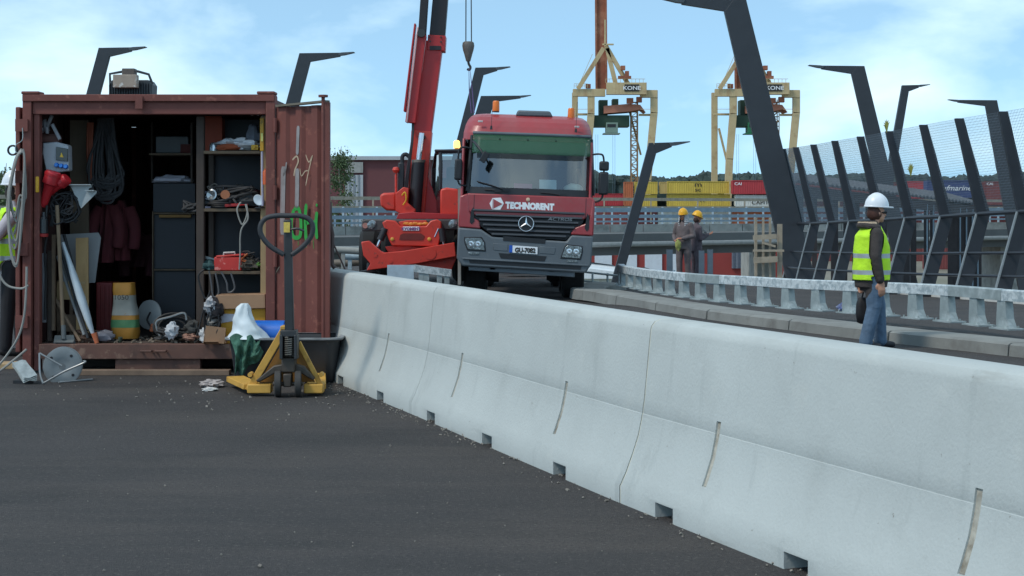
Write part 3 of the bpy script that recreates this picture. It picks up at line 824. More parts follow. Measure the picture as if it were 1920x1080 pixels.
for px in (1727, 1784, 1798, 1812, 1824, 1714):
    f = (px - 1484) / 344.0; p = A + dv * f
    mb = MB(); mb.cyl((p.x, p.y - 0.75, -8.5), (p.x, p.y - 0.75, p.z - 0.45), 0.035, n=6); mb.build('steel_rod', m_galv2, t)

# ---- trees behind
m_leaf = M('leaf', (0.075, 0.115, 0.045), 0.7, var=0.5, scale=1.5)
m_bark = M('birch_bark', rgb(170, 166, 158), 0.85, var=0.3, scale=2, dirt=(rgb(70, 66, 60), 0.3, 3, (1, 1, 1), 0.1))
def tree(label, px, pyt, d, wid, seed, nleaf=2600, ls=0.16):
    r = random.Random(seed); top = P(px, pyt, d); base = Vector((top.x, d, -8.5)); H = top.z + 8.5
    t = thing('birch_tree', label, 'tree', base)
    tr = MB(); pts = [base + Vector((0.3 * mnoise.noise(Vector((0, 0, k * .4 + seed))), 0, H * 0.95 * k / 10)) for k in range(11)]
    tr.tube(pts, [0.2 * (1 - k / 11.5) for k in range(11)], 8)
    lim = []
    for k in range(30):
        f = r.uniform(0.42, 0.95); o = pts[int(f * 10)]; a = r.uniform(0, 6.28); L = wid * (1.15 - f) * r.uniform(0.7, 1.25)
        e = o + Vector((math.cos(a) * L, math.sin(a) * L, L * r.uniform(0.5, 1.0))); m_ = o.lerp(e, 0.5) + Vector((0, 0, 0.12 * L))
        tr.tube([o, m_, e], [0.05, 0.03, 0.012], 5); lim.append((o, m_, e))
    tr.build('trunk', m_bark, t)
    lf = MB()
    for k in range(nleaf):
        o, m_, e = r.choice(lim); u = r.random() ** 0.6; c = (o.lerp(m_, u * 2) if u < .5 else m_.lerp(e, u * 2 - 1)) + Vector((r.gauss(0, .28), r.gauss(0, .28), r.gauss(-0.15, .38)))
        rot = Euler((r.uniform(0, 6), r.uniform(0, 6), r.uniform(0, 6))).to_matrix(); z = ls * r.uniform(0.6, 1.3)
        lf.add([c + rot @ Vector(v) for v in ((-z * .5, 0, 0), (0, -z * .35, 0.02), (z * .5, 0, 0), (0, z * .35, 0.02))], [(0, 1, 2, 3)])
    lf.build('crown', m_leaf, t, smooth=0)
tree('thin birch tree between the container door and the warehouse', 640, 256, 128, 3.4, 11, 5200, 0.19)
tree('tree top just above the worker at the left edge', 12, 290, 140, 3.0, 23, 2600, 0.24)

# ================================================================== slanted lamp pylons
def lamp(px, py, d, sgn, label, zbase=None, w=0.8, arm=2.1, lean=0.262, head=True):
    top = P(px, py, d); zb = zbase if zbase is not None else -8.5
    H = top.z - zb; bx = top.x - sgn * H * lean
    t = thing('lamp_pylon', label, 'street lamp', (bx, d, zb), 0, 'slanted dark lamp pylons')
    # blade: parallelogram section, tapering to the top
    mb = MB(); wt = w * 0.78; k = H / 9.0
    mb.pxz([(-w * (0.5 + 0.12 * (k - 1)), 0), (w * (0.5 + 0.12 * (k - 1)), 0), (top.x - bx + (wt * 0.5 if sgn < 0 else wt * 0.5), H - (0.42 if sgn > 0 else 0)), (top.x - bx + (wt * 0.5 if sgn < 0 else -wt * 0.5 + wt * 0.62), H), (top.x - bx - wt * 0.5, H), ] if sgn > 0 else
           [(-w * (0.5 + 0.12 * (k - 1)), 0), (w * (0.5 + 0.12 * (k - 1)), 0), (top.x - bx + wt * 0.5, H), (top.x - bx - wt * 0.1, H), (top.x - bx - wt * 0.5, H - 0.42)], -0.14, 0.14)
    mb.build('pole', m_dark, t, world=False, smooth=0, bevel=0.015)
    mb = MB(); x0 = top.x - bx - sgn * wt * 0.5 + sgn * wt * 0.05; x1 = top.x - bx + sgn * arm
    mb.pxz([(x0 + sgn * 0.2, H - 0.0), (x1, H + 0.02), (x1, H - 0.16), (x0 + sgn * wt * 0.6, H - 0.44)], -0.135, 0.135); mb.build('arm', m_dark, t, world=False, smooth=0)
    mb = MB(); mb.pxz([(x1 - sgn * 0.12, H + 0.0), (x1 + sgn * 0.1, H + 0.03), (x1 + sgn * 0.66, H + 0.06), (x1 + sgn * 0.7, H + 0.03), (x1 + sgn * 0.2, H - 0.09), (x1 - sgn * 0.05, H - 0.12)], -0.18, 0.18); mb.build('luminaire', M('luminaire', rgb(70, 76, 82), 0.5), t, world=False, smooth=0)
lamp(196, 90, 74, 1, 'slanted lamp pylon behind the container, left of its floodlight', w=0.62, arm=1.25)
lamp(572, 100, 77, 1, 'slanted lamp pylon behind the open container door', w=0.66, arm=1.7)
lamp(899, 127, 85, 1, 'slanted lamp pylon behind the crane hook and sling', w=0.55, arm=0.95, lean=0.25)
lamp(914, 180, 106, 1, 'low slanted lamp pylon right behind the truck roof', w=1.1, arm=2.2, lean=0.3)
lamp(1223, 268, 60, 1, 'slanted lamp pylon standing at the kerb end beside the workers', w=0.34, arm=0.72, lean=0.265)
lamp(1697, 160, 97, 1, 'thin slanted lamp pylon behind the fence, arm pointing right', w=0.5, arm=0.8, lean=0.17)
lamp(1378, 0, 57, -1, 'nearest big slanted lamp pylon crossing the right crane', zbase=-1.15, w=0.98, arm=1.9, lean=0.235)
lamp(1608, 124, 84, -1, 'slanted lamp pylon behind the middle of the mesh fence', w=0.85, arm=1.9, lean=0.235)
lamp(1858, 188, 111, -1, 'slanted lamp pylon behind the right end of the fence', w=1.0, arm=2.3, lean=0.19)

# ================================================================== mesh screen fence with kinked posts
FT = [(1464, 279), (1488, 276), (1521, 271), (1561, 264), (1609, 256), (1663, 246), (1727, 234), (1794, 222), (1876, 209), (1962, 194)]
FK = [(1501, 419), (1528, 419), (1562, 417), (1601, 415), (1652, 413), (1707, 409), (1774, 406), (1843, 401), (1920, 397), (2008, 391)]
FD = [57.2, 53.6, 50.4, 47.2, 44.2, 41.4, 38.8, 36.6, 34.6, 32.8]
t = thing('mesh_fence', 'tall dark screen fence of kinked posts with fine wire mesh', 'fence', (10.5, 44, -0.8))
tops, kinks, feet = [], [], []
for (tx, ty), (kx, ky), dd in zip(FT, FK, FD):
    tp, kk = P(tx + 4, ty, dd), P(kx, ky, dd)
    ft = Vector((kk.x - 0.52, dd, gz(kk.x - 0.5, dd) - 0.0)); ft.z = min(ft.z, kk.z - 1.6)
    tops.append(tp); kinks.append(kk); feet.append(ft)
    w = 0.2
    mb = MB(); dpt = 0.13
    def ring(c, a): return [c + Vector((-a / 2, -dpt / 2, 0)), c + Vector((a / 2, -dpt / 2, 0)), c + Vector((a / 2, dpt / 2, 0)), c + Vector((-a / 2, dpt / 2, 0))]
    mb.loft([ring(ft, 0.34), ring(kk, 0.30), ring(tp, 0.19)]); po = mb.build('post', m_fence, t, smooth=0, bevel=0.008)
    fl = MB(); fl.beam(ft + Vector((-0.18, -0.03, 0)), kk + Vector((-0.16, -0.03, 0)), 0.03, 0.09, (0, 1, 0)); fl.build('flange', M('edge_highlight', rgb(140, 146, 148), 0.5, 0.3), po, smooth=0)  # lower edge strip, the highlight along it put into the pale colour
m_wire = M('wire', rgb(104, 116, 126), 0.5, 0.2, var=0.1)
for i in range(len(tops) - 1):
    mb = MB(); a0, a1, b0, b1 = kinks[i], tops[i], kinks[i + 1], tops[i + 1]
    def pt(u, v): return a0.lerp(b0, u).lerp(a1.lerp(b1, u), v) + Vector((0.06, 0, 0))
    W = (b0 - a0).length; Hh = (a1 - a0).length; st = 0.06; wr = 0.0045
    nu, nv = int(W / st), int(Hh / st)
    for k in range(1, nu):
        mb.beam(pt(k / nu, 0), pt(k / nu, 1), wr, wr, (0, 1, 0.3))
    for k in range(nv + 1):
        mb.beam(pt(0, k / nv), pt(1, k / nv), wr, wr, (0, 0, 1))
    mb.build('wire_mesh', m_wire, t, smooth=0)
    for f, rr_ in ((0.0, 0.05), (0.46, 0.035), (0.72, 0.035)):
        c = MB(); p, q = kinks[i].lerp(feet[i], f) + Vector((-0.12, -0.02, 0)), kinks[i + 1].lerp(feet[i + 1], f) + Vector((-0.12, -0.02, 0)); c.cyl(p, q, rr_, n=8); c.build('rail', m_fence, t)
for j, (px, py, dd) in enumerate(((1661, 240, 41.2), (1706, 322, 40.5))):
    mb = MB(); c = P(px, py, dd); r = random.Random(j)
    for k in range(7):
        a = R(40 + 26 * k); e = c + Vector((math.cos(a) * 0.1, -0.1, abs(math.sin(a)) * 0.2 + 0.02)); mb.tube([c + Vector((0, -.1, -.12)), c.lerp(e, .5) + Vector((0, -.05, 0.03)), e], [0.02, 0.05, 0.008], 5, flat=0.3)
    solo(mb, 'ribbon_scrap', M('ribbon', rgb(150, 150, 72), 0.7, var=0.3), ['yellow-green scrap caught on top of the fence mesh', 'yellow-green scrap caught halfway up the fence mesh'][j], 'scrap')

# ---- timber falsework beside the fence and small steel stubs by the workers
t = thing('timber_falsework', 'pale timber and plank falsework beside the first fence post', 'falsework', (P(1440, 0, 52).x, 52, -1.6))
for px, w in ((1417, 5), (1431, 4), (1444, 4), (1462, 9)):
    a, b = P(px, 408 if px < 1450 else 420, 52), P(px, 530, 52)
    mb = MB(); mb.beam(b, a, w * 52 / 3000, 0.09, (0, 1, 0)); mb.build('upright', m_wgrey, t, smooth=0)
for (x0, y0, x1, y1, h) in ((1412, 446, 1456, 443, 9), (1413, 488, 1458, 486, 11), (1430, 455, 1454, 462, 4), (1412, 470, 1470, 470, 4)):
    mb = MB(); mb.beam(P(x0, y0, 51.8), P(x1, y1, 51.8), 0.06, h * 52 / 3000); mb.build('plank', m_wgrey, t, smooth=0)
stubl = ['blue-grey steel stub left of the two workers', 'blue-grey steel stub just right of the phone-holding worker', 'blue-grey steel stub farthest right of the workers']
for (px, y0, w, l) in ((1256, 468, 10, stubl[0]), (1316, 470, 9, stubl[1]), (1332, 468, 9, stubl[2])):
    a = P(px, y0, 39.5); b = Vector((a.x, a.y, gz(a.x, a.y))); mb = MB(); k = w * 39.5 / 3000
    mb.box((a.x, a.y, (a.z + b.z) / 2), (k, 0.012, a.z - b.z)); mb.box((a.x - k / 2, a.y + .05, (a.z + b.z) / 2), (0.012, 0.1, a.z - b.z)); mb.box((a.x + k / 2, a.y + .05, (a.z + b.z) / 2), (0.012, 0.1, a.z - b.z))
    mb.box((a.x, a.y + .04, b.z + 0.01), (k * 1.6, 0.2, 0.02))
    solo(mb, 'steel_stub', M('stub_paint', rgb(98, 112, 124), 0.5), l, 'steel post', 'steel stubs by the workers', smooth=0)
# ================================================================== rusty tool container
m_rust = M('container_rust', rgb(116, 66, 58), 0.72, var=0.14, scale=1.5, bump=0.05, bscale=30, dirt=(rgb(92, 50, 44), 0.3, 2.2, (1, 1, 1), 0.25), dirt2=(rgb(146, 92, 78), 0.1, 9, (1, 1, 1), 0.08))
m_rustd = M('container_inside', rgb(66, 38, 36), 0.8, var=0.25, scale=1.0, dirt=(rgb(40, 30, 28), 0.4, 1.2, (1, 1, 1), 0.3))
m_sill = M('sill_brown', rgb(104, 74, 64), 0.8, var=0.2, scale=3, dirt=(rgb(66, 54, 50), 0.35, 3, (1, 1, 1), 0.2), dirt2=(rgb(140, 112, 96), 0.12, 7, (1, 1, 1), 0.1))
m_floor = M('ply_floor', rgb(74, 64, 58), 0.9, var=0.3, scale=3)
m_roofg = M('roof_grey', rgb(96, 70, 62), 0.7, var=0.2)
CX0, CX1, CY0, CY1, CZ0, CZ1 = -4.74, -2.30, 15.54, 19.8, 0.10, 2.69
t = thing('tool_container', 'rusty red shipping container standing open and full of tools', 'container', ((CX0 + CX1) / 2, 18.5, 0))
def corr(mb, p, u, n_, L, z0, z1, pitch=0.28, dep=0.036):
    p, u, n_ = Vector(p), Vector(u), Vector(n_); k = int(L / pitch); pts = []
    for i in range(k):
        b = i * L / k; pts += [(b, 0), (b + L / k * .25, 0), (b + L / k * .5, dep), (b + L / k * .75, dep)]
    pts.append((L, 0))
    fr = [p + u * a + n_ * d_ for a, d_ in pts]
    mb.loft([[Vector((q.x, q.y, z)) for q in fr] + [Vector((q.x, q.y, z)) - n_ * -0.004 for q in reversed(fr)] for z in (z0, z1)])
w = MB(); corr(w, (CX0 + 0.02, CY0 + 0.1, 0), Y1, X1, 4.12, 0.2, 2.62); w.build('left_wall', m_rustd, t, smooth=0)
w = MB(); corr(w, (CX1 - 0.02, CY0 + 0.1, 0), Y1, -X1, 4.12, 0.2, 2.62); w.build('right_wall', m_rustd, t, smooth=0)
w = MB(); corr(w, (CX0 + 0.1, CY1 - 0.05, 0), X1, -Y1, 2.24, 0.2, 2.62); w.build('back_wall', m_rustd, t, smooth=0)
w = MB(); w.bb(CX0 + 0.0, CX1 - 0.0, CY0 + 0.135, CY1, 2.6, 2.655); w.build('roof', m_roofg, t, smooth=0)
for nm, x0_, x1_, y0_, y1_ in (('left_skin', CX0, CX0 + 0.012, CY0 + 0.125, CY1), ('right_skin', CX1 - 0.012, CX1, CY0 + 0.125, CY1), ('back_skin', CX0, CX1, CY1 + 0.001, CY1 + 0.02)):
    w = MB(); w.bb(x0_, x1_, y0_, y1_, 0.15, 2.598); w.build(nm, m_rust, t, smooth=0)  # flat outer panels added to stop light leaking in at the wall joints
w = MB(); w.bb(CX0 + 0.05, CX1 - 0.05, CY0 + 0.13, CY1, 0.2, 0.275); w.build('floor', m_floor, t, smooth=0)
# front frame
w = MB(); w.bb(CX0, CX0 + 0.085, CY0 - 0.05, CY0 + 0.12, 0.02, 2.68); w.bb(CX0 + 0.095, CX0 + 0.15, CY0 + 0.0, CY0 + 0.1, 0.02, 2.6); w.bb(CX0 + 0.07, CX0 + 0.11, CY0 + 0.04, CY0 + 0.13, 0.02, 2.6); w.build('corner_post', m_rust, t, smooth=0, bevel=0.006)
w = MB(); w.bb(CX1 - 0.085, CX1 + 0.005, CY0 - 0.05, CY0 + 0.12, 0.02, 2.69); w.build('corner_post', m_rust, t, smooth=0, bevel=0.006)
w = MB(); w.bb(CX0 + 0.09, CX1 - 0.088, CY0 - 0.02, CY0 + 0.12, 2.51, 2.63); w.bb(CX0 - 0.0, CX1 - 0.0, CY0 - 0.06, CY0 + 0.13, 2.632, 2.70); w.build('header', m_rust, t, smooth=0, bevel=0.006)
w = MB(); w.bb(-3.64, -3.57, CY0 - 0.085, CY0 - 0.06, 2.56, 2.68); w.build('lock_keeper', m_rust, t, smooth=0)
for xx in (CX0, CX1 - 0.16):
    w = MB(); w.bb(xx - 0.01, xx + 0.165, CY0 - 0.065, CY0 + 0.12, 2.701, 2.73); w.build('corner_casting', m_rust, t, smooth=0, bevel=0.01)
w = MB(); w.bb(CX0 + 0.152, CX1 - 0.09, CY0 - 0.03, CY0 + 0.125, 0.135, 0.28); w.build('sill', m_sill, t, smooth=0, bevel=0.006)
for px in (275, 302):
    w = MB(); c = P(px, 658, 15.5); w.tube([c + Vector((-0.05, -0.0, 0.0)), c + Vector((-0.05, -0.04, -0.0)), c + Vector((0.05, -0.04, -0.0)), c + Vector((0.05, 0, 0))], 0.012, 6); w.build('sill_lug', m_sill, t)
w = MB(); w.bb(P(214, 0, 15.5).x, P(374, 0, 15.5).x, CY0 + 0.0, CY0 + 0.12, 0.0, 0.133); w.build('lower_sill', m_sill, t, smooth=0, bevel=0.006)
w = MB(); w.bb(CX0 + .2, CX1 - .1, CY0 + 0.6, CY1, 0.0, 0.2); w.build('underframe', m_floor, t, smooth=0)
# left door folded back along the side, with its ring
w = MB(); w.bb(CX0 - 0.075, CX0 - 0.03, CY0 - 0.03, CY0 + 1.15, 0.2, 2.58); dl = w.build('door', m_rust, t, smooth=0, bevel=0.01)
w = MB(); w.tube(arc((CX0 - 0.1, CY0 - 0.03, 2.16), 0.045, 0, 360, 14, X1, Z1), 0.011, 6, closed=False); w.build('ring', m_darkcrev, dl)
for z in (0.5, 1.2, 1.9, 2.4):
    w = MB(); w.bb(CX0 - 0.06, CX0 + 0.06, CY0 - 0.085, CY0 - 0.055, z - 0.06, z + 0.06); w.build('hinge', m_rust, dl, smooth=0)
# right door, standing open towards the camera
D0 = Vector((CX1 + 0.01, CY0 - 0.02, 0)); D1 = Vector((P(616, 0, 15.05).x, 15.05, 0)); du = (D1 - D0).normalized(); dn = Vector((du.y, -du.x, 0)); DW = (D1 - D0).length
if dn.y > 0: dn = -dn
z0, z1 = 0.22, 2.575
pts = [(0, 0), (.14, 0), (.17, .03), (.25, .03), (.28, 0), (.36, 0), (.39, .03), (.47, .03), (.50, 0), (.58, 0), (.605, .03), (DW - .09, .03), (DW - .075, 0), (DW - .05, 0)]
w = MB(); w.loft([[D0 + du * a - dn * b + Z1 * z for a, b in pts] + [D0 + du * a - dn * (0.06) + Z1 * z for a, b in reversed(pts)] for z in (z0, z1)])
dr = w.build('door', m_rust, t, smooth=0); dr['label'] = 'rusty door with green and white graffiti'
w = MB(); e = D0 + du * (DW - 0.02); w.beam(e + Z1 * z0, e + Z1 * (z1 + 0.02), 0.055, 0.09, (0, 1, 0)); w.build('door_edge', m_rust, dr, smooth=0)
w = MB(); w.cyl(e + dn * 0.05 + Z1 * 0.15, e + dn * 0.05 + Z1 * 2.65, 0.017, n=8); w.lathe([(0.0, 0), (0.045, 0), (0.045, 0.022), (0, 0.022)], e + dn * .05 + Z1 * 2.64, n=10); w.build('locking_rod', m_rust, dr)
w = MB(); w.beam(D0 + du * 0.03 + Z1 * (z1 + 0.012), e + Z1 * (z1 + 0.03), 0.07, 0.02); w.build('top_edge', M('door_top', rgb(110, 104, 92), 0.8), dr, smooth=0)
for z in (0.45, 1.1, 1.75, 2.4):
    w = MB(); w.cyl(D0 + Vector((-0.0, -0.045, z - 0.07)), D0 + Vector((-0.0, -0.045, z + 0.07)), 0.02, n=8); w.build('hinge', m_rust, dr)
# graffiti: strokes of paint lying on the door skin
def skin(px, py):
    """point on the door skin seen at photo column/row"""
    a = D0.y; # intersect the viewing ray with the door plane
    o = Vector((0, 0, EYE)); r = P(px, py, 1.0) - o
    k = (D0 - o).dot(dn) / r.dot(dn); return o + r * k + dn * 0.006
m_grn = M('spray_green', rgb(46, 150, 62), 0.6, var=0.12, scale=20)
m_chalk = M('spray_cream', rgb(178, 158, 134), 0.8, var=0.2, scale=20)
m_smear = M('smear_grey', rgb(140, 136, 136), 0.8, var=0.25, scale=8, streak=(rgb(118, 76, 70), 0.45, 9))
def stroke(pts, wpx, mat, name='paint_stroke'):
    mb = MB(); k = wpx * 15.3 / 3000 / 2; L = spline([skin(*p) for p in pts], 5) if len(pts) > 2 else [skin(*p) for p in pts]
    for i, p in enumerate(L):
        tdir = (L[min(i + 1, len(L) - 1)] - L[max(i - 1, 0)]).normalized(); sd = tdir.cross(dn).normalized()
        f = 1.0 if 0 < i < len(L) - 1 else 0.6
        mb.v += [p + sd * k * f, p - sd * k * f]
        if i: b = 2 * i; mb.f.append((b - 2, b - 1, b + 1, b)); mb.mi.append(0)
    mb.build(name, mat, dr, smooth=0)
stroke([(552, 392), (547, 415), (549, 440), (557, 446), (564, 440), (565, 415), (561, 392), (552, 392)], 8, m_grn)
for p in ([(575, 382), (573, 415), (575, 452)], [(595, 397), (593, 420), (595, 448)], [(574, 418), (583, 416), (592, 418)]): stroke(p, 8, m_grn)
stroke([(595, 382), (594, 387)], 8, m_grn)
for p in ([(560, 452), (560, 460)], [(588, 450), (589, 466)], [(575, 455), (575, 464)]): stroke(p, 2, m_grn)
stroke([(549, 300), (557, 293), (560, 303), (554, 318), (552, 330)], 3.4, m_chalk)
stroke([(563, 316), (566, 330), (573, 321), (580, 320)], 2, m_chalk)
stroke([(574, 290), (580, 304), (586, 292)], 2.2, m_chalk); stroke([(587, 291), (580, 318), (574, 348)], 2.2, m_chalk)
stroke([(605, 297), (607, 320), (606, 345), (607, 400)], 2.2, m_chalk)
stroke([(532, 312), (531, 370), (530, 440)], 13, m_smear); stroke([(558, 316), (558, 350), (557, 390)], 11, m_smear); stroke([(560, 236), (559, 262), (558, 290)], 8, m_smear)
stroke([(538, 304), (536, 318), (532, 330)], 4, m_smear); stroke([(512, 362), (512, 376), (513, 386)], 1.6, m_chalk); stroke([(525, 500), (520, 508), (516, 517)], 2, m_chalk)

# ---- timber under the container
def dbox(x0, x1, y0, y1, d, dep=0.1, mat=None, name=None, label=None, cat=None, parent=None, bevel=0.004, rot=0):
    a, b = P(x0, y1, d), P(x1, y0, d); mb = MB()
    mb.bb(a.x, b.x, d, d + dep, a.z, b.z)
    if parent is None: return solo(mb, name, mat, label, cat, bevel=bevel, smooth=0)
    return mb.build(name, mat, parent, bevel=bevel, smooth=0)
mb = MB(); a = P(150, 0, 15.35); b = P(432, 0, 15.35); mb.bb(a.x, b.x, 15.28, 15.40, 0.0, 0.05)
solo(mb, 'timber_beam', M('bearer', rgb(124, 104, 88), 0.85, var=0.25, scale=5), 'long thin timber bearer lying in front of the container sill', 'timber', smooth=0, bevel=0.004)
mb = MB(); mb.bb(-5.6, -4.95, 15.9, 16.2, 0.0, 0.05); solo(mb, 'timber_board', m_wood, 'pale board on the ground left of the container post', 'timber', smooth=0, bevel=0.004)

# ================================================================== shelving inside
m_shelf = M('shelf_timber', rgb(96, 82, 66), 0.85, var=0.25, scale=5, dirt=(rgb(58, 50, 44), .3, 4, (1, 1, 1), .2))
m_post = M('shelf_post', rgb(70, 60, 54), 0.85, var=0.25, scale=5)
m_dpan = M('dark_panel', rgb(40, 42, 48), 0.6, var=0.2, scale=2)
rk = thing('shelf_rack', 'timber shelf rack with four cluttered shelves inside the container', 'shelf', (P(435, 0, 15.9).x, 15.9, 0.275))
FZ = 0.28
def zpx(y, d): return EYE - (y - 390) * d / 3000
mb = MB(); a, b = P(368, 0, 15.72), P(382, 0, 15.72); mb.bb(a.x, b.x, 15.72, 15.80, FZ, 2.5); mb.build('post', m_post, rk, smooth=0, bevel=0.004)
mb = MB(); a, b = P(489, 0, 15.72), P(500, 0, 15.72); mb.bb(a.x, b.x, 15.70, 15.76, FZ, 2.5); mb.build('post', m_wood, rk, smooth=0, bevel=0.004)
for xx in (372, 491):
    mb = MB(); a = P(xx, 0, 15.72); mb.bb(a.x, a.x + 0.05, 16.25, 16.3, FZ, 2.5); mb.build('post', m_post, rk, smooth=0)
for y in (283, 391, 508):
    a, b = P(382.5, 0, 15.72), P(488.5, 0, 15.72); z = zpx(y, 15.75)
    for k in range(4):
        mb = MB(); mb.bb(a.x, b.x, 15.7 + 0.15 * k, 15.845 + 0.15 * k, z - 0.03, z + (0.003 * (k % 2))); mb.build('shelf_board', m_shelf, rk, smooth=0, bevel=0.003)
mb = MB(); a, b = P(380, 0, 15.72), P(500, 0, 15.72); mb.bb(a.x, b.x, 16.3, 16.32, FZ, 2.5); mb.build('back_panel', m_dpan, rk, smooth=0)
SZ = [zpx(283, 15.75) + 0.003, zpx(391, 15.75) + 0.003, zpx(508, 15.75) + 0.003]
# rear cabinet
cb = thing('dark_cabinet', 'dark cabinet of stacked boxes with pale edges inside the container', 'cabinet', (P(326, 0, 16.6).x, 16.6, FZ))
def cab(x0, x1, y0, y1, name, mat, d=16.6, dep=0.45): return dbox(x0, x1, y0, y1, d, dep, mat, name, parent=cb)
cab(288, 366, 402, 504, 'door_panel', m_dpan); cab(288, 366, 508, 632, 'door_panel', m_dpan); cab(287, 366, 344, 398, 'crate', m_dpan)
for r_ in ((285, 287.4, 396, 632), (288, 366, 398.5, 401.5), (288, 366, 504.5, 507.5)): cab(*r_, 'edge_strip', m_shelf, 16.56, 0.3)
cab(298, 358, 402.5, 408, 'label_strip', M('ochre_strip', rgb(128, 96, 52), .8), 16.54, 0.03)
cab(279, 360, 287, 291, 'shelf', m_shelf, 16.6, 0.5); cab(357, 361, 230, 343, 'upright', m_post, 16.6, 0.05); cab(283, 286, 230, 343, 'upright', m_post, 16.9, 0.05)
mb = MB(); a = P(292, 286.5, 16.7); mb.bb(a.x, a.x + 0.34, 16.7, 16.95, a.z, a.z + 0.17); solo(mb, 'grey_crate', M('crate_grey', rgb(92, 96, 98), .7), 'small grey crate on the high rear shelf', 'crate', smooth=0, bevel=0.008)
mb = MB(); a = P(338, 286.5, 16.65); mb.bb(a.x, a.x + 0.12, 16.66, 16.69, a.z, a.z + 0.09); mb.bb(a.x + .01, a.x + 0.11, 16.69, 16.75, a.z, a.z + 0.07); solo(mb, 'small_carton', M('carton_red', rgb(84, 36, 32), .8), 'small dark red carton beside the grey crate', 'carton', smooth=0)
# papers and cloth on top of the cabinet crate
mb = MB(); a = P(325, 341, 16.75); mb.lump(a + Z1 * 0.02, (0.42, 0.3, 0.1), 0.35, 2.0, seed=3, flat=True); solo(mb, 'paper_heap', M('paper_lilac', rgb(180, 178, 188), .8, var=.1), 'heap of pale papers on the dark crate', 'papers')

# ================================================================== things on the rack
def on_shelf(px, k, d=15.9): p = P(px, 0, d); p.z = SZ[k]; return p
m_rag = M('rag_grey', rgb(204, 204, 206), .9, var=.2, scale=6)
p = on_shelf(448, 0); mb = MB(); mb.lump(p + Z1 * 0.055, (0.40, 0.3, 0.15), 0.5, 2.4, 26, 16, seed=5, flat=True); solo(mb, 'grey_rag', m_rag, 'crumpled grey-white cloth on the top shelf', 'cloth')
p = on_shelf(477, 0, 15.95); mb = MB(); mb.lump(p + Z1 * 0.14, (0.16, 0.2, 0.27), 0.3, 2.0, seed=8, flat=True); solo(mb, 'glove_bundle', M('glove_dark', rgb(98, 102, 112), .85, var=.3), 'bundle of grey gloves at the right end of the top shelf', 'gloves')
p = on_shelf(401, 0); mb = MB(); mb.lathe([(0.0, 0), (.045, 0), (.045, .06), (.03, .085), (0, .085)], p, n=14); ob = solo(mb, 'foil_cup', M('foil', rgb(200, 206, 210), .25, .8, var=.1), 'small shiny foil cup on the top shelf', 'cup')
p = on_shelf(430, 0, 15.8); mb = MB(); mb.lump(p + Z1 * 0.03, (0.26, 0.16, 0.08), 0.3, 2.5, seed=2, flat=True); solo(mb, 'orange_rag', M('rag_orange', rgb(150, 74, 44), .9, var=.2), 'rust-orange rag at the front of the top shelf', 'cloth')
p = on_shelf(396, 0, 16.15); mb = MB(); mb.bb(p.x - .07, p.x + .12, 16.1, 16.25, p.z, p.z + .34); mb.bb(p.x - .06, p.x + .11, 16.11, 16.24, p.z + .34, p.z + .36); solo(mb, 'orange_folder', M('folder_orange', rgb(140, 58, 34), .7, var=.15), 'dull orange box file at the back of the top shelf', 'box', smooth=0, bevel=.004)
p = on_shelf(478, 0, 15.72); mb = MB(); mb.box(p + Vector((0, 0, .03)), (.07, .03, .05)); mb.cyl(p + Vector((0, -.02, .035)), p + Vector((0, -.03, .035)), .015, n=10); solo(mb, 'tape_measure', M('tape_yellow', rgb(206, 160, 40), .5), 'small yellow tape measure on the edge of the top shelf', 'tape measure', bevel=.008)
# middle shelf: power tools, cables, lamps
m_tool = M('tool_dark', rgb(44, 46, 50), .55, var=.25, scale=10)
p = on_shelf(400, 1, 15.82); tl = thing('hand_lamp', 'round chrome hand lamp with copper ring on the middle shelf', 'lamp', p)
mb = MB(); mb.lathe([(0, 0), (.035, .0), (.055, .04), (.058, .05), (0.045, .055), (0, .03)], p + Vector((0, -.02, .12)), (-.2, -1, .25), 18); mb.build('reflector', M('chrome', rgb(170, 176, 180), .25, .9, var=.3, scale=30), tl)
mb = MB(); mb.lathe([(0, 0), (.045, 0), (.045, .05), (0, .05)], p + Vector((.12, -.03, .13)), (.25, -1, .1), 14); mb.build('end_cap', M('copper', rgb(168, 104, 70), .45, .4), tl)
mb = MB(); mb.tube(spline([p + Vector((0, .05, .12)), p + Vector((.06, .1, .09)), p + Vector((.1, .1, .02))], 4), .035, 8); mb.build('handle', m_tool, tl)
def grinder(px, k, d, rz, label, col, s=1.0):
    p = on_shelf(px, k, d); tl = thing('power_tool', label, 'power tool', p, rz); 
    mb = MB(); mb.tube([(-.17 * s, 0, .05), (-.1 * s, 0, .055), (.02, 0, .06), (.1 * s, 0, .06), (.13 * s, 0, .055)], [.026 * s, .034 * s, .038 * s, .045 * s, .03 * s], 12); mb.build('housing', col, tl, world=False)
    mb = MB(); mb.lathe([(0, 0), (.045 * s, 0), (.045 * s, .05), (.03, .06), (0, .06)], (.12 * s, 0, .012), n=14); mb.build('gear_head', M('alu', rgb(150, 152, 150), .4, .6), tl, world=False)
    mb = MB(); mb.tube([(.12 * s, .04, .07), (.12 * s, .16, .08)], .016, 8); mb.build('side_handle', m_tool, tl, world=False)
    return tl
grinder(415, 1, 15.85, 0.3, 'dark angle grinder beside the chrome lamp on the middle shelf', m_tool, 1.1)
grinder(441, 1, 15.95, 1.1, 'beige-bodied drill lying on the heap of the middle shelf', M('tool_beige', rgb(104, 96, 82), .6), 1.3)
grinder(462, 1, 15.98, 2.2, 'maroon power tool at the back of the middle shelf', M('tool_maroon', rgb(96, 36, 40), .55), 1.3)
grinder(428, 1, 16.1, 2.8, 'grey power tool at the far back of the middle shelf', M('tool_grey', rgb(86, 88, 86), .6), 1.5)
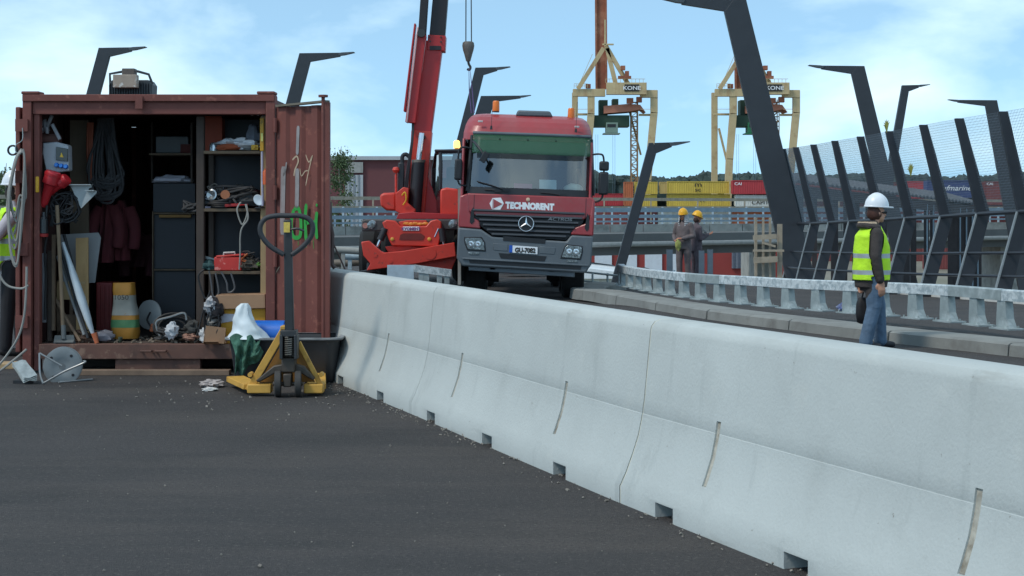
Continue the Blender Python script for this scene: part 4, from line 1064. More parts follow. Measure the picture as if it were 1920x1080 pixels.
p = on_shelf(463, 1, 15.86); mb = MB(); mb.lump(p + Z1 * .07, (.30, .2, .17), .45, 2.5, seed=14, flat=True); solo(mb, 'work_gloves', M('glove_black', rgb(52, 54, 56), .9, var=.3, scale=9), 'pile of black work gloves on the middle shelf', 'gloves')
def coil(c, r0, n, ux, uy, rad, wob, seed, mat, parent=None, name='cable_coil', label=None, cat='cable', squash=1.0, turns=4):
    r = random.Random(seed); mb = MB(); pts = []; nn = 18
    c, ux, uy = Vector(c), Vector(ux).normalized(), Vector(uy).normalized(); nz = ux.cross(uy)
    for k in range(turns):
        rr_ = r0 * r.uniform(1 - wob, 1 + wob); oc = c + ux * r.gauss(0, r0 * wob * .4) + uy * r.gauss(0, r0 * wob * .4) + nz * (k - turns / 2) * rad * 1.6
        for j in range(nn):
            a = 2 * math.pi * j / nn; pts.append(oc + ux * math.cos(a) * rr_ + uy * math.sin(a) * rr_ * squash + nz * rad * 1.6 * j / nn)
    mb.tube(pts, rad, 6)
    if parent is not None: return mb.build(name, mat, parent)
    return solo(mb, name, mat, label, cat)
m_cbl = M('cable_black', rgb(34, 34, 36), .6, var=.2); m_cblg = M('cable_grey', rgb(148, 146, 140), .65, var=.12)
p = on_shelf(412, 1, 15.78); coil(p + Z1 * .035, .1, 5, X1, Y1, .011, .2, 4, m_cbl, label='black cable coil lying under the tools on the middle shelf', squash=.8, turns=4)
p = on_shelf(432, 1, 15.73); mb = MB(); mb.beam(p + Vector((-.13, 0, .02)), p + Vector((.1, 0.02, .035)), .035, .03); mb.beam(p + Vector((.09, .02, .03)), p + Vector((.17, .03, .035)), .05, .012); solo(mb, 'red_knife', M('red_plastic', rgb(170, 36, 38), .45), 'red plastic trimming knife on the edge of the middle shelf', 'knife', bevel=.006)
p = on_shelf(487, 1, 15.7); tl = thing('round_lamp', 'small round white work lamp at the right end of the middle shelf', 'lamp', p + Vector((0, 0, 0)))
mb = MB(); mb.lathe([(0, 0), (.045, 0), (.058, .03), (.05, .045), (0, .035)], p + Vector((0, 0, .075)), (-.15, -1, .1), 18, 0.85, 1.1); mb.build('lens', M('lamp_lens', rgb(200, 212, 220), .3), tl)
mb = MB(); mb.lathe([(0.03, 0), (.05, .0), (.05, .01), (.03, .012)], p, n=10); mb.cyl(p, p + Vector((0, 0.005, .05)), .012, n=6); mb.build('stand', m_tool, tl)
mb = MB(); p = on_shelf(455, 1, 15.69); mb.tube(spline([p + Vector((-.02, 0, .06)), p + Vector((-.05, -.03, -.02)), p + Vector((0.0, -.03, -.16)), p + Vector((.05, -.03, -.05)), p + Vector((.04, -.02, .04))], 6), .008, 6); mb.tube(spline([p + Vector((.03, -.02, .04)), p + Vector((.06, -.04, -.1)), p + Vector((-.01, -.04, -.22)), p + Vector((-.02, -.03, -.45)), p + Vector((-.03, -.02, -.6))], 6), .008, 6)
solo(mb, 'hanging_cable', m_cblg, 'grey cable looping down from the middle shelf to the red case', 'cable')
def tangle(name, label, cat, c0, dims, n, rad, mat, seed, parent=None):
    r = random.Random(seed); mb = MB(); c0 = Vector(c0); pts = []
    for k in range(n):
        pts.append(c0 + Vector((r.uniform(-.5, .5) * dims[0], r.uniform(-.5, .5) * dims[1], r.uniform(0, 1) ** 1.3 * dims[2])))
    mb.tube(spline(pts, 6), rad, 6); return solo(mb, name, mat, label, cat)
m_cbd = M('cable_dusty', rgb(58, 56, 56), .75, var=.35, scale=14)
p = on_shelf(440, 1, 15.84); tangle('cable_tangle', 'dusty dark cable tangle heaped across the middle shelf', 'cable', p + Z1 * .02, (.44, .2, .2), 60, .011, m_cbd, 5)
p = on_shelf(412, 1, 15.95); tangle('cable_tangle', 'grey flex tangle behind the chrome lamp on the middle shelf', 'cable', p + Z1 * .02, (.24, .2, .22), 26, .009, M('cable_flex', rgb(110, 104, 98), .7, var=.3), 6)
p = on_shelf(466, 2, 15.84); tangle('wire_tangle', 'thin dark wire tangle among the scraps on the lowest shelf', 'cable', p + Z1 * .02, (.28, .2, .16), 34, .007, m_cbd, 7)
tangle('cable_tangle', 'black cable tangle hanging in front of the rack post foot', 'cable', P(398, 640, 15.52), (.16, .1, .36), 26, .008, m_cbl, 8)
tangle('cable_tangle', 'black cable tangle around the drill on the left wall', 'cable', P(118, 418, 15.7), (.26, .12, .34), 34, .008, m_cbl, 9)
tangle('wire_tangle', 'rusty wire tangle on the floor beside the bars at the left', 'cable', P(160, 640, 15.75), (.36, .2, .12), 30, .007, M('wire_rust', rgb(96, 74, 62), .8, var=.3), 10)
tangle('cable_tangle', 'dark cable tangle on the floor around the tube frame', 'cable', P(330, 634, 15.78), (.42, .2, .1), 40, .01, m_cbd, 11)
tangle('cable_tangle', 'dark cable tangle spilling over the post beside the dark crate', 'cable', P(360, 398, 15.78), (.2, .12, .12), 26, .01, m_cbd, 12)
p = on_shelf(452, 1, 16.02)
for j, (px_, w_, h_, c_, l_) in enumerate(((424, .16, .2, rgb(70, 64, 60), 'dusty brown bag at the back of the middle shelf'), (448, .2, .24, rgb(88, 86, 82), 'grey crumpled respirator at the back of the middle shelf'), (472, .2, .22, rgb(78, 34, 38), 'maroon crumpled cloth at the back of the middle shelf'))):
    p = on_shelf(px_, 1, 16.08); mb = MB(); mb.lump(p + Z1 * h_ * .42, (w_, .2, h_), .45, 2.4, seed=50 + j, flat=True); solo(mb, 'crumpled_cloth', M('heap%d' % j, c_, .9, var=.35, scale=12), l_, 'cloth')
mb = MB(); p = on_shelf(398, 1, 16.1)
for k in range(5): mb.box(p + Vector((-.02 + .04 * k, .05, .12 + .012 * k)), (.2, .25, .004), (.1 * k, .2 * (k % 2), .3 * k))
mb.bb(p.x - .12, p.x + .2, 16.02, 16.25, p.z, p.z + .1); solo(mb, 'paper_stack', M('paper_blue', rgb(180, 178, 196), .8, var=.15), 'lilac stack of papers at the back left of the middle shelf', 'papers', smooth=0)
# lower shelf: red tool case, scraps
p = on_shelf(427, 2, 15.72); tl = thing('tool_case', 'bright red metal tool case on the lowest shelf', 'tool case', p)
mb = MB(); mb.bb(p.x - .135, p.x + .135, 15.72, 15.9, p.z, p.z + .135); mb.build('case', M('case_red', rgb(196, 52, 44), .5, var=.15, dirt=(rgb(220, 140, 130), .15, 14, (1, 1, 1), .06)), tl, bevel=.01)
mb = MB(); mb.box((p.x + .02, 15.8, p.z + .148), (.27, .17, .02), (0, -.07, 0)); mb.build('lid', MATS['case_red'], tl, bevel=.006)
mb = MB(); mb.tube([(p.x - .05, 15.78, p.z + .155), (p.x - .05, 15.78, p.z + .175), (p.x + .06, 15.78, p.z + .18), (p.x + .06, 15.78, p.z + .16)], .01, 6); mb.build('handle', M('case_handle', rgb(190, 186, 180), .5), tl)
p = on_shelf(394, 2, 15.8); mb = MB(); mb.lump(p + Z1 * .045, (.15, .2, .12), .35, 2.2, seed=21, flat=True); solo(mb, 'teal_rag', M('rag_teal', rgb(46, 74, 74), .9, var=.2), 'teal rag left of the red tool case', 'cloth')
mb = MB(); mb.beam(p + Vector((-.05, 0.02, .13)), p + Vector((.08, 0.02, .09)), .012, .028); mb.lathe([(.012, -.01), (.024, -.01), (.024, .01), (.012, .01)], p + Vector((.1, .02, .09)), (0, 1, 0), 10); solo(mb, 'spanner', M('alu_tool', rgb(140, 146, 146), .35, .7), 'steel spanner leaning beside the red tool case', 'spanner')
p = on_shelf(468, 2, 15.82); mb = MB(); mb.lump(p + Z1 * .05, (.24, .26, .14), .5, 3.0, 22, 14, seed=33, flat=True); solo(mb, 'scrap_heap', M('scrap_mixed', rgb(70, 66, 58), .9, var=.6, scale=14), 'heap of small scraps right of the red tool case', 'scraps')
r_ = random.Random(9)
for k, (lab_, c_) in enumerate((('green twist of strap at the end of the lowest shelf', rgb(70, 112, 44)), ('orange scrap behind the red tool case', rgb(176, 92, 48)))):
    p2 = on_shelf(482 if k == 0 else 459, 2, 15.74); p2.z += .06 * (1 - k) + k * .13
    mb = MB(); mb.tube(spline([p2 + Vector((r_.uniform(-.06, .05), r_.uniform(-.02, .03), r_.uniform(-.05, .05))) for _ in range(6)], 4), .008, 5); solo(mb, 'strap_scrap', M('scrap%d' % k, c_, .7), lab_, 'scrap')
# yellow spirit level with pale rod, orange bottle, hooks
tl = thing('spirit_level', 'yellow spirit level hanging on the right rack post', 'spirit level', P(492, 290, 15.66))
mb = MB(); a, b = P(488, 283, 15.66), P(495, 222, 15.66); mb.bb(a.x, b.x, 15.64, 15.67, a.z, b.z); mb.build('body', M('level_yellow', rgb(206, 158, 40), .5, dirt=(rgb(110, 84, 30), .3, 12, (1, 1, 1), .1)), tl, smooth=0, bevel=.003)
mb = MB(); a, b = P(490, 265, 15.66), P(494, 250, 15.66); mb.bb(a.x, b.x, 15.632, 15.641, a.z, b.z); mb.build('vial', M('vial', rgb(230, 224, 120), .2), tl, smooth=0)
mb = MB(); mb.cyl(P(491.5, 284, 15.655), P(492.5, 386, 15.655), .012, n=8); solo(mb, 'pale_rod', M('rod_lilac', rgb(176, 176, 196), .5), 'pale thin rod standing below the yellow level', 'rod')
p = P(498, 346, 15.6); mb = MB(); mb.lathe([(0, 0), (.035, 0), (.035, .12), (.028, .135), (.014, .14), (.014, .155), (0, .155)], p, n=14, sx=.8); solo(mb, 'orange_bottle', M('bottle_orange', rgb(206, 96, 50), .45), 'orange bottle hanging by the right rack post', 'bottle')
mb = MB(); r_ = random.Random(3)
for k in range(9):
    c = P(470 + k * 3.4, 211 + r_.uniform(-3, 4), 15.68); mb.tube(arc(c, .022, 0, 300, 8, (math.cos(k), .3, math.sin(k)), (-.5, .5, .7)), .006, 5)
mb.bb(P(466, 0, 15.7).x, P(499, 0, 15.7).x, 15.69, 15.7, P(0, 208, 15.7).z, P(0, 206, 15.7).z)
solo(mb, 'shackle_bunch', M('shackle', rgb(150, 152, 154), .35, .7), 'bunch of steel shackles hanging at the top right of the opening', 'shackles')

# ================================================================== bottom right: cartons, canister, tub
m_card = M('cardboard', rgb(160, 126, 98), .9, var=.12, scale=4)
tl = thing('yellow_carton', 'yellow and white carton under the lowest shelf', 'carton', P(450, 620, 15.6))
mb = MB(); a, b = P(404, 608, 15.6), P(498, 578, 15.6); mb.pxz([(a.x, FZ), (b.x, FZ), (b.x, zpx(578, 15.6)), (a.x, zpx(580, 15.6))], 15.58, 15.86); mb.build('box', M('carton_yellow', rgb(206, 150, 44), .7), tl, smooth=0, bevel=.004)
mb = MB(); mb.pxz([(v.x, v.z) for v in (P(404, 588, 15.57), P(404, 608, 15.57), P(447, 600, 15.57), P(447, 589, 15.57))], 15.572, 15.578); mb.build('white_label', M('label_white', rgb(190, 188, 196), .7), tl, smooth=0)
mb = MB(); a, b = P(406, 580, 15.56), P(498, 552, 15.56); mb.box(((a.x + b.x) / 2, 15.68, (a.z + b.z) / 2 + .003), (b.x - a.x, .3, b.z - a.z - 0.008), (0, -.02, 0)); solo(mb, 'flat_carton', m_card, 'flat brown carton lying on the yellow carton', 'carton', smooth=0, bevel=.005)
tl = thing('open_carton', 'small torn brown carton at the front of the container floor', 'carton', P(400, 0, 15.5)); tl.location.z = FZ; ORG[tl.name] = Vector(tl.location)
for j, (x0, x1, y0, y1, d_, rot) in enumerate(((385, 422, 615, 645, 15.47, (0, .12, .1)), (387, 419, 613, 643, 15.66, (0, .05, -.1)))):
    a, b = P(x0, y1, d_), P(x1, y0, d_); mb = MB(); mb.box(((a.x + b.x) / 2, d_, (a.z + b.z) / 2 + .012), (b.x - a.x, .006, b.z - a.z), rot); mb.build('panel', m_card, tl, smooth=0)
a = P(384, 0, 15.5); mb = MB(); mb.box((a.x, 15.57, FZ + .08), (.006, .18, .14), (0, .15, 0)); mb.box((a.x + .19, 15.57, FZ + .08), (.006, .18, .14), (0, -.2, 0)); mb.box((a.x + .08, 15.44, FZ + .02), (.13, .1, .005), (-.35, 0, 0)); mb.build('flap', m_card, tl, smooth=0)
for j, (x, y, w_, h_, lab_, c_) in enumerate(((394, 574, .12, .15, 'crumpled pale bag hanging beside the rack post', rgb(176, 176, 178)), (404, 582, .16, .2, 'dark crumpled jacket in front of the cartons', rgb(46, 42, 44)), (400, 600, .14, .16, 'grey torn plastic bag above the torn carton', rgb(128, 124, 118)), (384, 628, .1, .14, 'white scrap of film beside the torn carton', rgb(196, 196, 196)))):
    mb = MB(); mb.lump(P(x, y, 15.52 + .02 * j), (w_, .14, h_), .5, 2.3, 20, 14, seed=40 + j); solo(mb, 'crumpled_bag' if j != 1 else 'crumpled_jacket', M('bag%d' % j, c_, .6 if j != 1 else .9, var=.2, scale=8), lab_, 'bag' if j != 1 else 'jacket')
for j, (pts, lab_) in enumerate((([(383, 505), (372, 520), (385, 560), (395, 545), (382, 580), (372, 620), (365, 640)], 'dark cable trailing down past the rack post to the floor'), ([(392, 508), (396, 530), (400, 556), (410, 548), (404, 512)], 'grey cable loop below the teal rag'), ([(415, 510), (425, 530), (428, 548), (440, 540), (433, 512)], 'grey cable loop below the red tool case'))):
    mb = MB(); mb.tube(spline([P(x, y, 15.62) for x, y in pts], 6), .009, 6); solo(mb, 'loose_cable', m_cbl if j == 0 else M('cable_mid', rgb(86, 86, 88), .6), lab_, 'cable')

# black mortar tub
tb = thing('mortar_tub', 'large black plastic mortar tub in front of the container', 'tub', (P(536, 0, 14.75).x, 14.85, 0))
L, W_, Hh = 1.02, 0.62, 0.41
def rr_rect(hx, hy, r, z, cx=0, cy=0, n=5):
    o = []
    for (sx, sy, a0) in ((1, 1, 0), (-1, 1, 90), (-1, -1, 180), (1, -1, 270)):
        for k in range(n + 1):
            a = R(a0 + 90 * k / n); o.append(Vector((cx + sx * (hx - r) + r * math.cos(a), cy + sy * (hy - r) + r * math.sin(a), z)))
    return o
mb = MB(); mb.loft([rr_rect(.44, .24, .08, .005), rr_rect(.455, .255, .09, .03), rr_rect(.50, .30, .1, .39), rr_rect(.535, .335, .1, .395), rr_rect(.535, .335, .1, .415), rr_rect(.50, .30, .1, .416), rr_rect(.485, .285, .09, .38), rr_rect(.44, .24, .08, .03)])
mb.build('shell', M('tub_black', rgb(42, 44, 48), .55, var=.2, scale=5, dirt=(rgb(96, 96, 96), .12, 6, (1, 1, 1), .15)), tb, world=False, smooth=40)
mb = MB(); mb.loft([rr_rect(.538, .338, .1, .404), rr_rect(.538, .338, .1, .418), rr_rect(.49, .29, .1, .419)], cap=False); mb.build('rim_highlight', M('rim_highlight', rgb(134, 138, 140), .9, var=.3, scale=9), tb, world=False, smooth=40)  # thin pale ring: the light on the rim put into its colour
# contents of the tub
cn = thing('blue_canister', 'bright blue plastic canister lying in the tub', 'canister', P(500, 650, 14.85))
mb = MB(); c = P(500, 618, 14.85); mb.tube([c + Vector((-.21, .02, -.04)), c + Vector((-.19, .02, -.04)), c + Vector((.17, 0, -.04)), c + Vector((.2, 0, -.04))], [.07, .125, .125, .07], 20); mb.build('body', M('canister_blue', rgb(32, 104, 196), .4, var=.1), cn)
mb = MB(); mb.cyl(c + Vector((.2, 0, -.04)), c + Vector((.235, 0, -.04)), .03, n=12); mb.build('cap', M('canister_blue', rgb(32, 104, 196)), cn)
def drape(name, label, cat, mat, pts_top, rows, seed, d):
    pass
mb = MB(); rings = []; nz = 22
for k in range(nz + 1):
    f = k / nz; y = 569 + (634 - 569) * f; hw = 7 + 7 * min(1, f / .12) + 22 * max(0, (f - .2) / .8) ** 1.25; cx = 459 + 4 * f - 3 * math.sin(f * 4)
    ring_ = []
    for j in range(28):
        a = 2 * math.pi * j / 28; n_ = 1 + .32 * mnoise.noise(Vector((math.cos(a) * 1.6, math.sin(a) * 1.6, f * 2.2))) + .1 * mnoise.noise(Vector((math.cos(a) * 5, math.sin(a) * 5, f * 6))) + .05 * f * math.sin(a * 6 + 4 * f)
        c = P(cx, y, 14.62); ring_.append(c + Vector((math.cos(a) * hw * n_ * .00487, math.sin(a) * .1 * (.5 + f) * n_, 0)))
    rings.append(ring_)
mb.loft(rings); solo(mb, 'white_sack', M('white_film', rgb(214, 224, 228), .55, var=.06, scale=6), 'white plastic sack standing up out of the tub', 'sack', smooth=70)
mb = MB()
def cloth(u, v):
    # hangs over the rim of the tub: top edge inside, then down the front
    x0 = 430 + 62 * u + 6 * math.sin(v * 3 + u * 4); top = 633 - 6 * math.sin(u * 5) - 4 * math.sin(u * 13)
    ln = 74 * (1 - .65 * max(0, u - .45) / .55) * (1 - .18 * abs(u - .4)); y = top + ln * v
    dpt = 14.48 - .05 * math.sin(v * 3.1) - .025 * math.sin(u * 15 + v * 2.0) * (.35 + v) - .035 * mnoise.noise(Vector((u * 7, v * 5, 1))) - .012 * mnoise.noise(Vector((u * 18, v * 14, 1)))
    return P(x0 - 12 * v * (u - .9), y, dpt)
mb.sheet(cloth, 44, 30); ob = solo(mb, 'green_cloth', M('cloth_green', rgb(58, 98, 82), .9, var=.3, scale=14, bump=.3, bscale=90), 'dark green crumpled cloth hanging over the tub rim', 'cloth', smooth=70)
sm = ob.modifiers.new('s', 'SOLIDIFY'); sm.thickness = .008

# ================================================================== left side of the container
m_box = M('dist_grey', rgb(178, 182, 188), .5, var=.06)
db = thing('distribution_box', 'pale grey power distribution box with blue sockets on the container wall', 'power box', P(103, 322, 15.8))
mb = MB(); a, b = P(84, 318, 15.72), P(128, 268, 15.72); mb.pxz([(v.x, v.z) for v in (P(86, 320, 15.72), P(104, 324, 15.72), P(129, 320, 15.72), P(128, 272, 15.72), P(106, 266, 15.72), P(80, 268, 15.72), P(79, 288, 15.72))], 15.72, 15.86); mb.build('housing', m_box, db, bevel=.012)
mb = MB(); mb.pxz([(v.x, v.z) for v in (P(104.5, 300, 15.7), P(127, 303, 15.7), P(127, 279, 15.7), P(105, 275, 15.7))], 15.70, 15.722); hw = mb.build('window_flap', M('smoked', rgb(52, 52, 50), .15, spec=.6), db, bevel=.003)
mb = MB(); mb.pxz([(v.x, v.z) for v in (P(112.5, 294.5, 15.7), P(119, 295, 15.7), P(115.5, 286, 15.7))], 15.693, 15.699); mb.build('warning_triangle', M('warn_yellow', rgb(228, 186, 60), .5), hw, smooth=0)
for k in range(3):
    c = P(107 + 8.6 * k, 310 + k * 1.5, 15.71); mb = MB(); mb.lathe([(0, 0), (.023, 0), (.025, .02), (.02, .034), (0, .034)], c, (0, -1, 0.1), 14); so = mb.build('socket', M('socket_blue', rgb(36, 104, 190), .4), db)
    mb = MB(); mb.lathe([(0, 0), (.017, 0), (.017, .006), (0, .006)], c + Vector((0, -.034, .003)), (0, -1, .1), 12); mb.build('socket_lid', M('socket_lid', rgb(52, 128, 210), .4), so)
mb = MB(); mb.bb(P(78, 0, 15.75).x, P(112, 0, 15.75).x, 15.74, 15.84, zpx(266.5, 15.75), zpx(254, 15.75)); mb.bb(P(80, 0, 15.75).x, P(108, 0, 15.75).x, 15.75, 15.83, zpx(254, 15.75), zpx(251, 15.75)); solo(mb, 'brown_case', M('case_brown', rgb(84, 52, 46), .6), 'small brown case on top of the distribution box', 'case', smooth=0, bevel=.005)
def plug(px, py, d, ax, s, label):
    p = P(px, py, d); a = Vector(ax).normalized(); tl = thing('power_plug', label, 'plug', p, 0, 'red power plugs')
    mb = MB(); mb.lathe([(0, 0), (.052 * s, 0), (.058 * s, .02), (.058 * s, .09 * s), (.045 * s, .1 * s), (.036 * s, .13 * s), (.03 * s, .24 * s), (.018 * s, .27 * s), (0, .27 * s)], p, a, 20); mb.build('body', M('plug_red', rgb(178, 36, 44), .4, var=.1), tl)
    mb = MB(); mb.lathe([(.046 * s, 0), (.062 * s, 0), (.062 * s, .025), (.046 * s, .025)], p + a * .015, a, 20); mb.build('collar', M('plug_red', rgb(178, 36, 44)), tl)
    return tl
plug(101, 322, 15.6, (-.35, 0.1, -1), 1.35, 'large red power plug below the distribution box')
plug(126, 334, 15.62, (-.75, 0.2, -.6), 1.0, 'smaller red power plug right of the large one')
mb = MB(); mb.tube(spline([P(88, 385, 15.6), P(86, 420, 15.6), P(88, 440, 15.62), P(84, 470, 15.65), P(86, 520, 15.7), P(84, 600, 15.7)], 5), .013, 7); solo(mb, 'plug_cable', m_cbl, 'black cable hanging from the large red plug', 'cable')
mb = MB(); a = P(70, 345, 15.46); mb.beam(P(70, 361, 15.46), P(70, 331, 15.46), .034, .03, (0, 1, 0)); solo(mb, 'yellow_torch', M('handle_yellow', rgb(220, 164, 36), .45), 'yellow plastic torch clipped to the left container post', 'torch', bevel=.01)
mb = MB(); mb.lathe([(0, 0), (.042, 0), (.045, .02), (.045, .03), (0.03, .032)], P(82, 444, 15.58), n=14); mb2 = MB(); bt = thing('hanging_bottle', 'dark bottle with red base hanging inside the left post', 'bottle', P(82, 446, 15.58))
mb.build('red_base', M('bottle_red', rgb(150, 36, 34), .5), bt); mb2.lathe([(0.03, .03), (.042, .035), (.042, .17), (.02, .2), (.018, .24), (0, .24)], P(82, 444, 15.58), n=14); mb2.build('glass', M('bottle_dark', rgb(38, 40, 44), .2), bt)
# bent pale sheet metal brackets
for j, (pl, lab_) in enumerate((([(131, 346), (172, 347), (172, 351), (167, 353), (160, 372), (152, 390), (146, 380), (136, 356)], 'pale bent sheet-metal bracket beside the plugs'), ([(164, 357), (181, 358), (181, 362), (158, 385), (152, 391), (156, 376)], 'smaller pale sheet-metal bracket in front of the other'))):
    mb = MB(); mb.pxz([(v.x, v.z) for v in (P(x, y, 15.7 - .06 * j) for x, y in pl)], 15.7 - .06 * j, 15.704 - .06 * j); mb.bb(P(pl[0][0], 0, 15.66).x, P(pl[1][0], 0, 15.66).x, 15.62 - .06 * j, 15.705 - .06 * j, zpx(pl[0][1] + 1.2, 15.66), zpx(pl[0][1] - .4, 15.66)); solo(mb, 'metal_bracket', M('bracket', rgb(168, 172, 172), .45, .3), lab_, 'bracket', smooth=0)
coil(P(125, 388, 15.72), .13, 5, X1, Z1, .011, .25, 31, m_cbl, label='tangle of black cable below the plugs on the left wall', turns=5)
grinder_p = P(112, 405, 15.72); tl = thing('cordless_drill', 'dark cordless drill hanging in the cable tangle', 'drill', grinder_p)
mb = MB(); mb.tube([grinder_p + Vector((-.1, 0, .04)), grinder_p + Vector((.02, 0, .04)), grinder_p + Vector((.08, 0, .03)), grinder_p + Vector((.12, 0, .03))], [.03, .035, .025, .012], 10); mb.build('housing', m_tool, tl)
mb = MB(); mb.beam(grinder_p + Vector((-.05, 0, .03)), grinder_p + Vector((-.08, 0, -.1)), .035, .045, (0, 1, 0)); mb.build('grip', m_tool, tl)
r_ = random.Random(12); mb = MB()
for k in range(9):
    c = P(74 + r_.uniform(0, 26), 214 + r_.uniform(0, 36), 15.7 + r_.uniform(0, .08)); mb.beam(c, c + Vector((r_.uniform(-.06, .08), 0, -r_.uniform(.05, .16))), .03, .035)
solo(mb, 'clamp_bunch', M('clamp_grey', rgb(138, 138, 142), .5, .3, var=.25, scale=12), 'bunch of grey steel clamps hanging at the upper left of the opening', 'clamps', bevel=.006)
# planks, cables and coats on the left wall
mb = MB(); a, b = P(131, 0, 16.4), P(166, 0, 16.4); mb.bb(a.x, b.x, 16.4, 16.43, .9, 2.5); solo(mb, 'standing_plank', M('plank_grey', rgb(98, 86, 72), .85, var=.2, scale=3, streak=(rgb(66, 58, 50), .3, 7)), 'wide grey-brown plank standing behind the power box', 'plank', smooth=0)
mb = MB()
for k in range(6): mb.tube(spline([P(165 + 1.8 * k, 230, 16.3), P(164 + 2 * k + 2 * math.sin(k), 280, 16.28), P(166 + 1.5 * k, 338 - 3 * (k % 3), 16.3)], 5), .011, 6)
solo(mb, 'orange_hoses', M('hose_orange', rgb(128, 62, 38), .6, var=.15), 'hank of orange hoses hanging left of the black cables', 'hose')
mb = MB(); r_ = random.Random(5)
for k in range(26):
    x0 = 198 + r_.uniform(-10, 10); w_ = r_.uniform(4, 42); bt_ = 368 + r_.uniform(-30, 16)
    mb.tube(spline([P(x0 - 3, 222, 16.35), P(198 - w_ * .75, 300, 16.3 + r_.uniform(-.05, .05)), P(198 - w_ * .7, bt_ - 14, 16.3), P(198 + r_.uniform(-6, 6), bt_, 16.28), P(198 + w_ * .8, bt_ - 16, 16.3), P(198 + w_ * .6, 300, 16.3 + r_.uniform(-.05, .05)), P(x0 + 4, 222, 16.35)], 6), .012, 6)
solo(mb, 'cable_hank', M('cable_hank_grey', rgb(50, 50, 52), .65, var=.3, scale=9), 'thick hank of black cables hanging from the container ceiling', 'cable')
def coat(name, label, x0, x1, y0, y1, d, mat, seed):
    mb = MB(); rings = []; N = 26
    for k in range(15):
        f = k / 14; cx = (x0 + x1) / 2 + 2 * math.sin(f * 3 + seed); hw = (x1 - x0) / 2 * (.35 + .65 * min(1, f * 3.5) ** .7); y = y0 + (y1 - y0) * f
        c = P(cx, y, d); rings.append([c + Vector((math.cos(2 * math.pi * j / N) * hw * d / 3000 * (1 + .06 * math.sin(6 * 2 * math.pi * j / N + seed)), math.sin(2 * math.pi * j / N) * .1 * (1 + .3 * math.sin(5 * 2 * math.pi * j / N + 3 * f + seed)), 0)) for j in range(N)])
    mb.loft(rings)
    for sx in (-1, 1):
        sh = P((x0 + x1) / 2 + sx * (x1 - x0) * .36, y0 + (y1 - y0) * .14, d); mb.tube(spline([sh, sh + Vector((sx * .08, -.03, -.2)), sh + Vector((sx * .07, -.05, -.42))], 5), [.075] * 5 + [.065] * 5 + [.055], 10)
    solo(mb, name, mat, label, 'jacket', 'work jackets on hooks', smooth=70)
m_coat = M('coat_maroon', rgb(82, 30, 36), .9, var=.2, scale=4)
coat('work_jacket', 'maroon work jacket hanging nearest the plank in the container', 186, 214, 372, 492, 16.6, m_coat, 1)
coat('work_jacket', 'maroon work jacket hanging second from the plank', 212, 244, 376, 488, 16.75, m_coat, 4)
coat('work_jacket', 'darker maroon work jacket low at the back of the container', 244, 276, 436, 500, 17.3, M('coat_dark', rgb(62, 26, 32), .9, var=.2), 7)
# pale sheet and pine board
mb = MB(); mb.prism([(v.x, v.z) for v in (P(112, 440, 16.25), P(184, 436, 16.25), P(189, 446, 16.25), P(178, 530, 16.25), P(118, 535, 16.25))], (0, 16.25, 0), X1, Z1, (0, .02, 0)); solo(mb, 'pale_sheet', M('sheet_pale', rgb(150, 152, 154), .7, var=.1, scale=2), 'pale grey board leaning behind the pine plank', 'board', smooth=0, bevel=.004)
mb = MB(); mb.beam(P(155, 640, 15.95), P(154, 446, 16.1), .025, .125, (1, 0, 0)); solo(mb, 'pine_plank', M('pine', rgb(186, 152, 106), .8, var=.1, scale=3, streak=(rgb(150, 114, 72), .25, 9)), 'light pine plank standing upright on the left', 'plank', smooth=0, bevel=.003)
# two small pallets standing on edge
pt_ = thing('wooden_pallet', 'worn wooden pallet leaning at the left inside the container', 'pallet', P(134, 640, 16.05))
for y0, y1 in ((528, 562), (590, 622)):
    dbox(106, 160, y0, y1, 16.02, .03, m_wood if y0 < 570 else m_woodold, 'slat', parent=pt_)
for x0, x1 in ((106, 114), (130, 137), (152, 160)): dbox(x0, x1, 526, 640, 16.055, .08, m_woodold, 'bearer', parent=pt_)
# tools leaning on the left
sv = thing('shovel', 'long-handled grey shovel with square blade at the left post', 'shovel', P(120, 650, 15.6))
mb = MB(); mb.tube([P(119, 636, 15.6), P(114, 520, 15.62), P(107, 385, 15.66)], .019, 9); mb.build('handle', M('handle_wood', rgb(128, 108, 86), .7, var=.2), sv)
mb = MB(); mb.pxz([(v.x, v.z) for v in (P(99, 651, 15.58), P(143, 650, 15.58), P(138, 628, 15.58), P(103, 629, 15.58))], 15.575, 15.585); mb.box(P(120, 640, 15.56), (.19, .05, .01), (.5, 0, 0)); mb.build('blade', M('blade_grey', rgb(100, 104, 104), .6, .2), sv, smooth=0)
mb = MB(); mb.cyl(P(119.5, 636, 15.575), P(119, 610, 15.6), .024, n=10); mb.build('socket', M('blade_grey', rgb(100, 104, 104)), sv)
um = thing('wrapped_pole', 'white film-wrapped pole leaning with its tip down', 'pole', P(176, 640, 15.6))
mb = MB(); q0, q1 = P(118, 455, 15.75), P(176, 632, 15.58); mb.tube([q0.lerp(q1, f) for f in (0, .12, .35, .6, .8, .92, .98)], [.022, .03, .05, .062, .05, .032, .02], 12, flat=.7); mb.build('wrapping', M('film_white', rgb(190, 200, 206), .5, var=.08, scale=8), um)
mb = MB(); mb.tube([q1 + Vector((-.0, 0, .04)), q1 + Vector((.03, 0, -.06))], [.03, .02], 8); mb.build('orange_tip', M('tip_orange', rgb(196, 108, 70), .6), um)
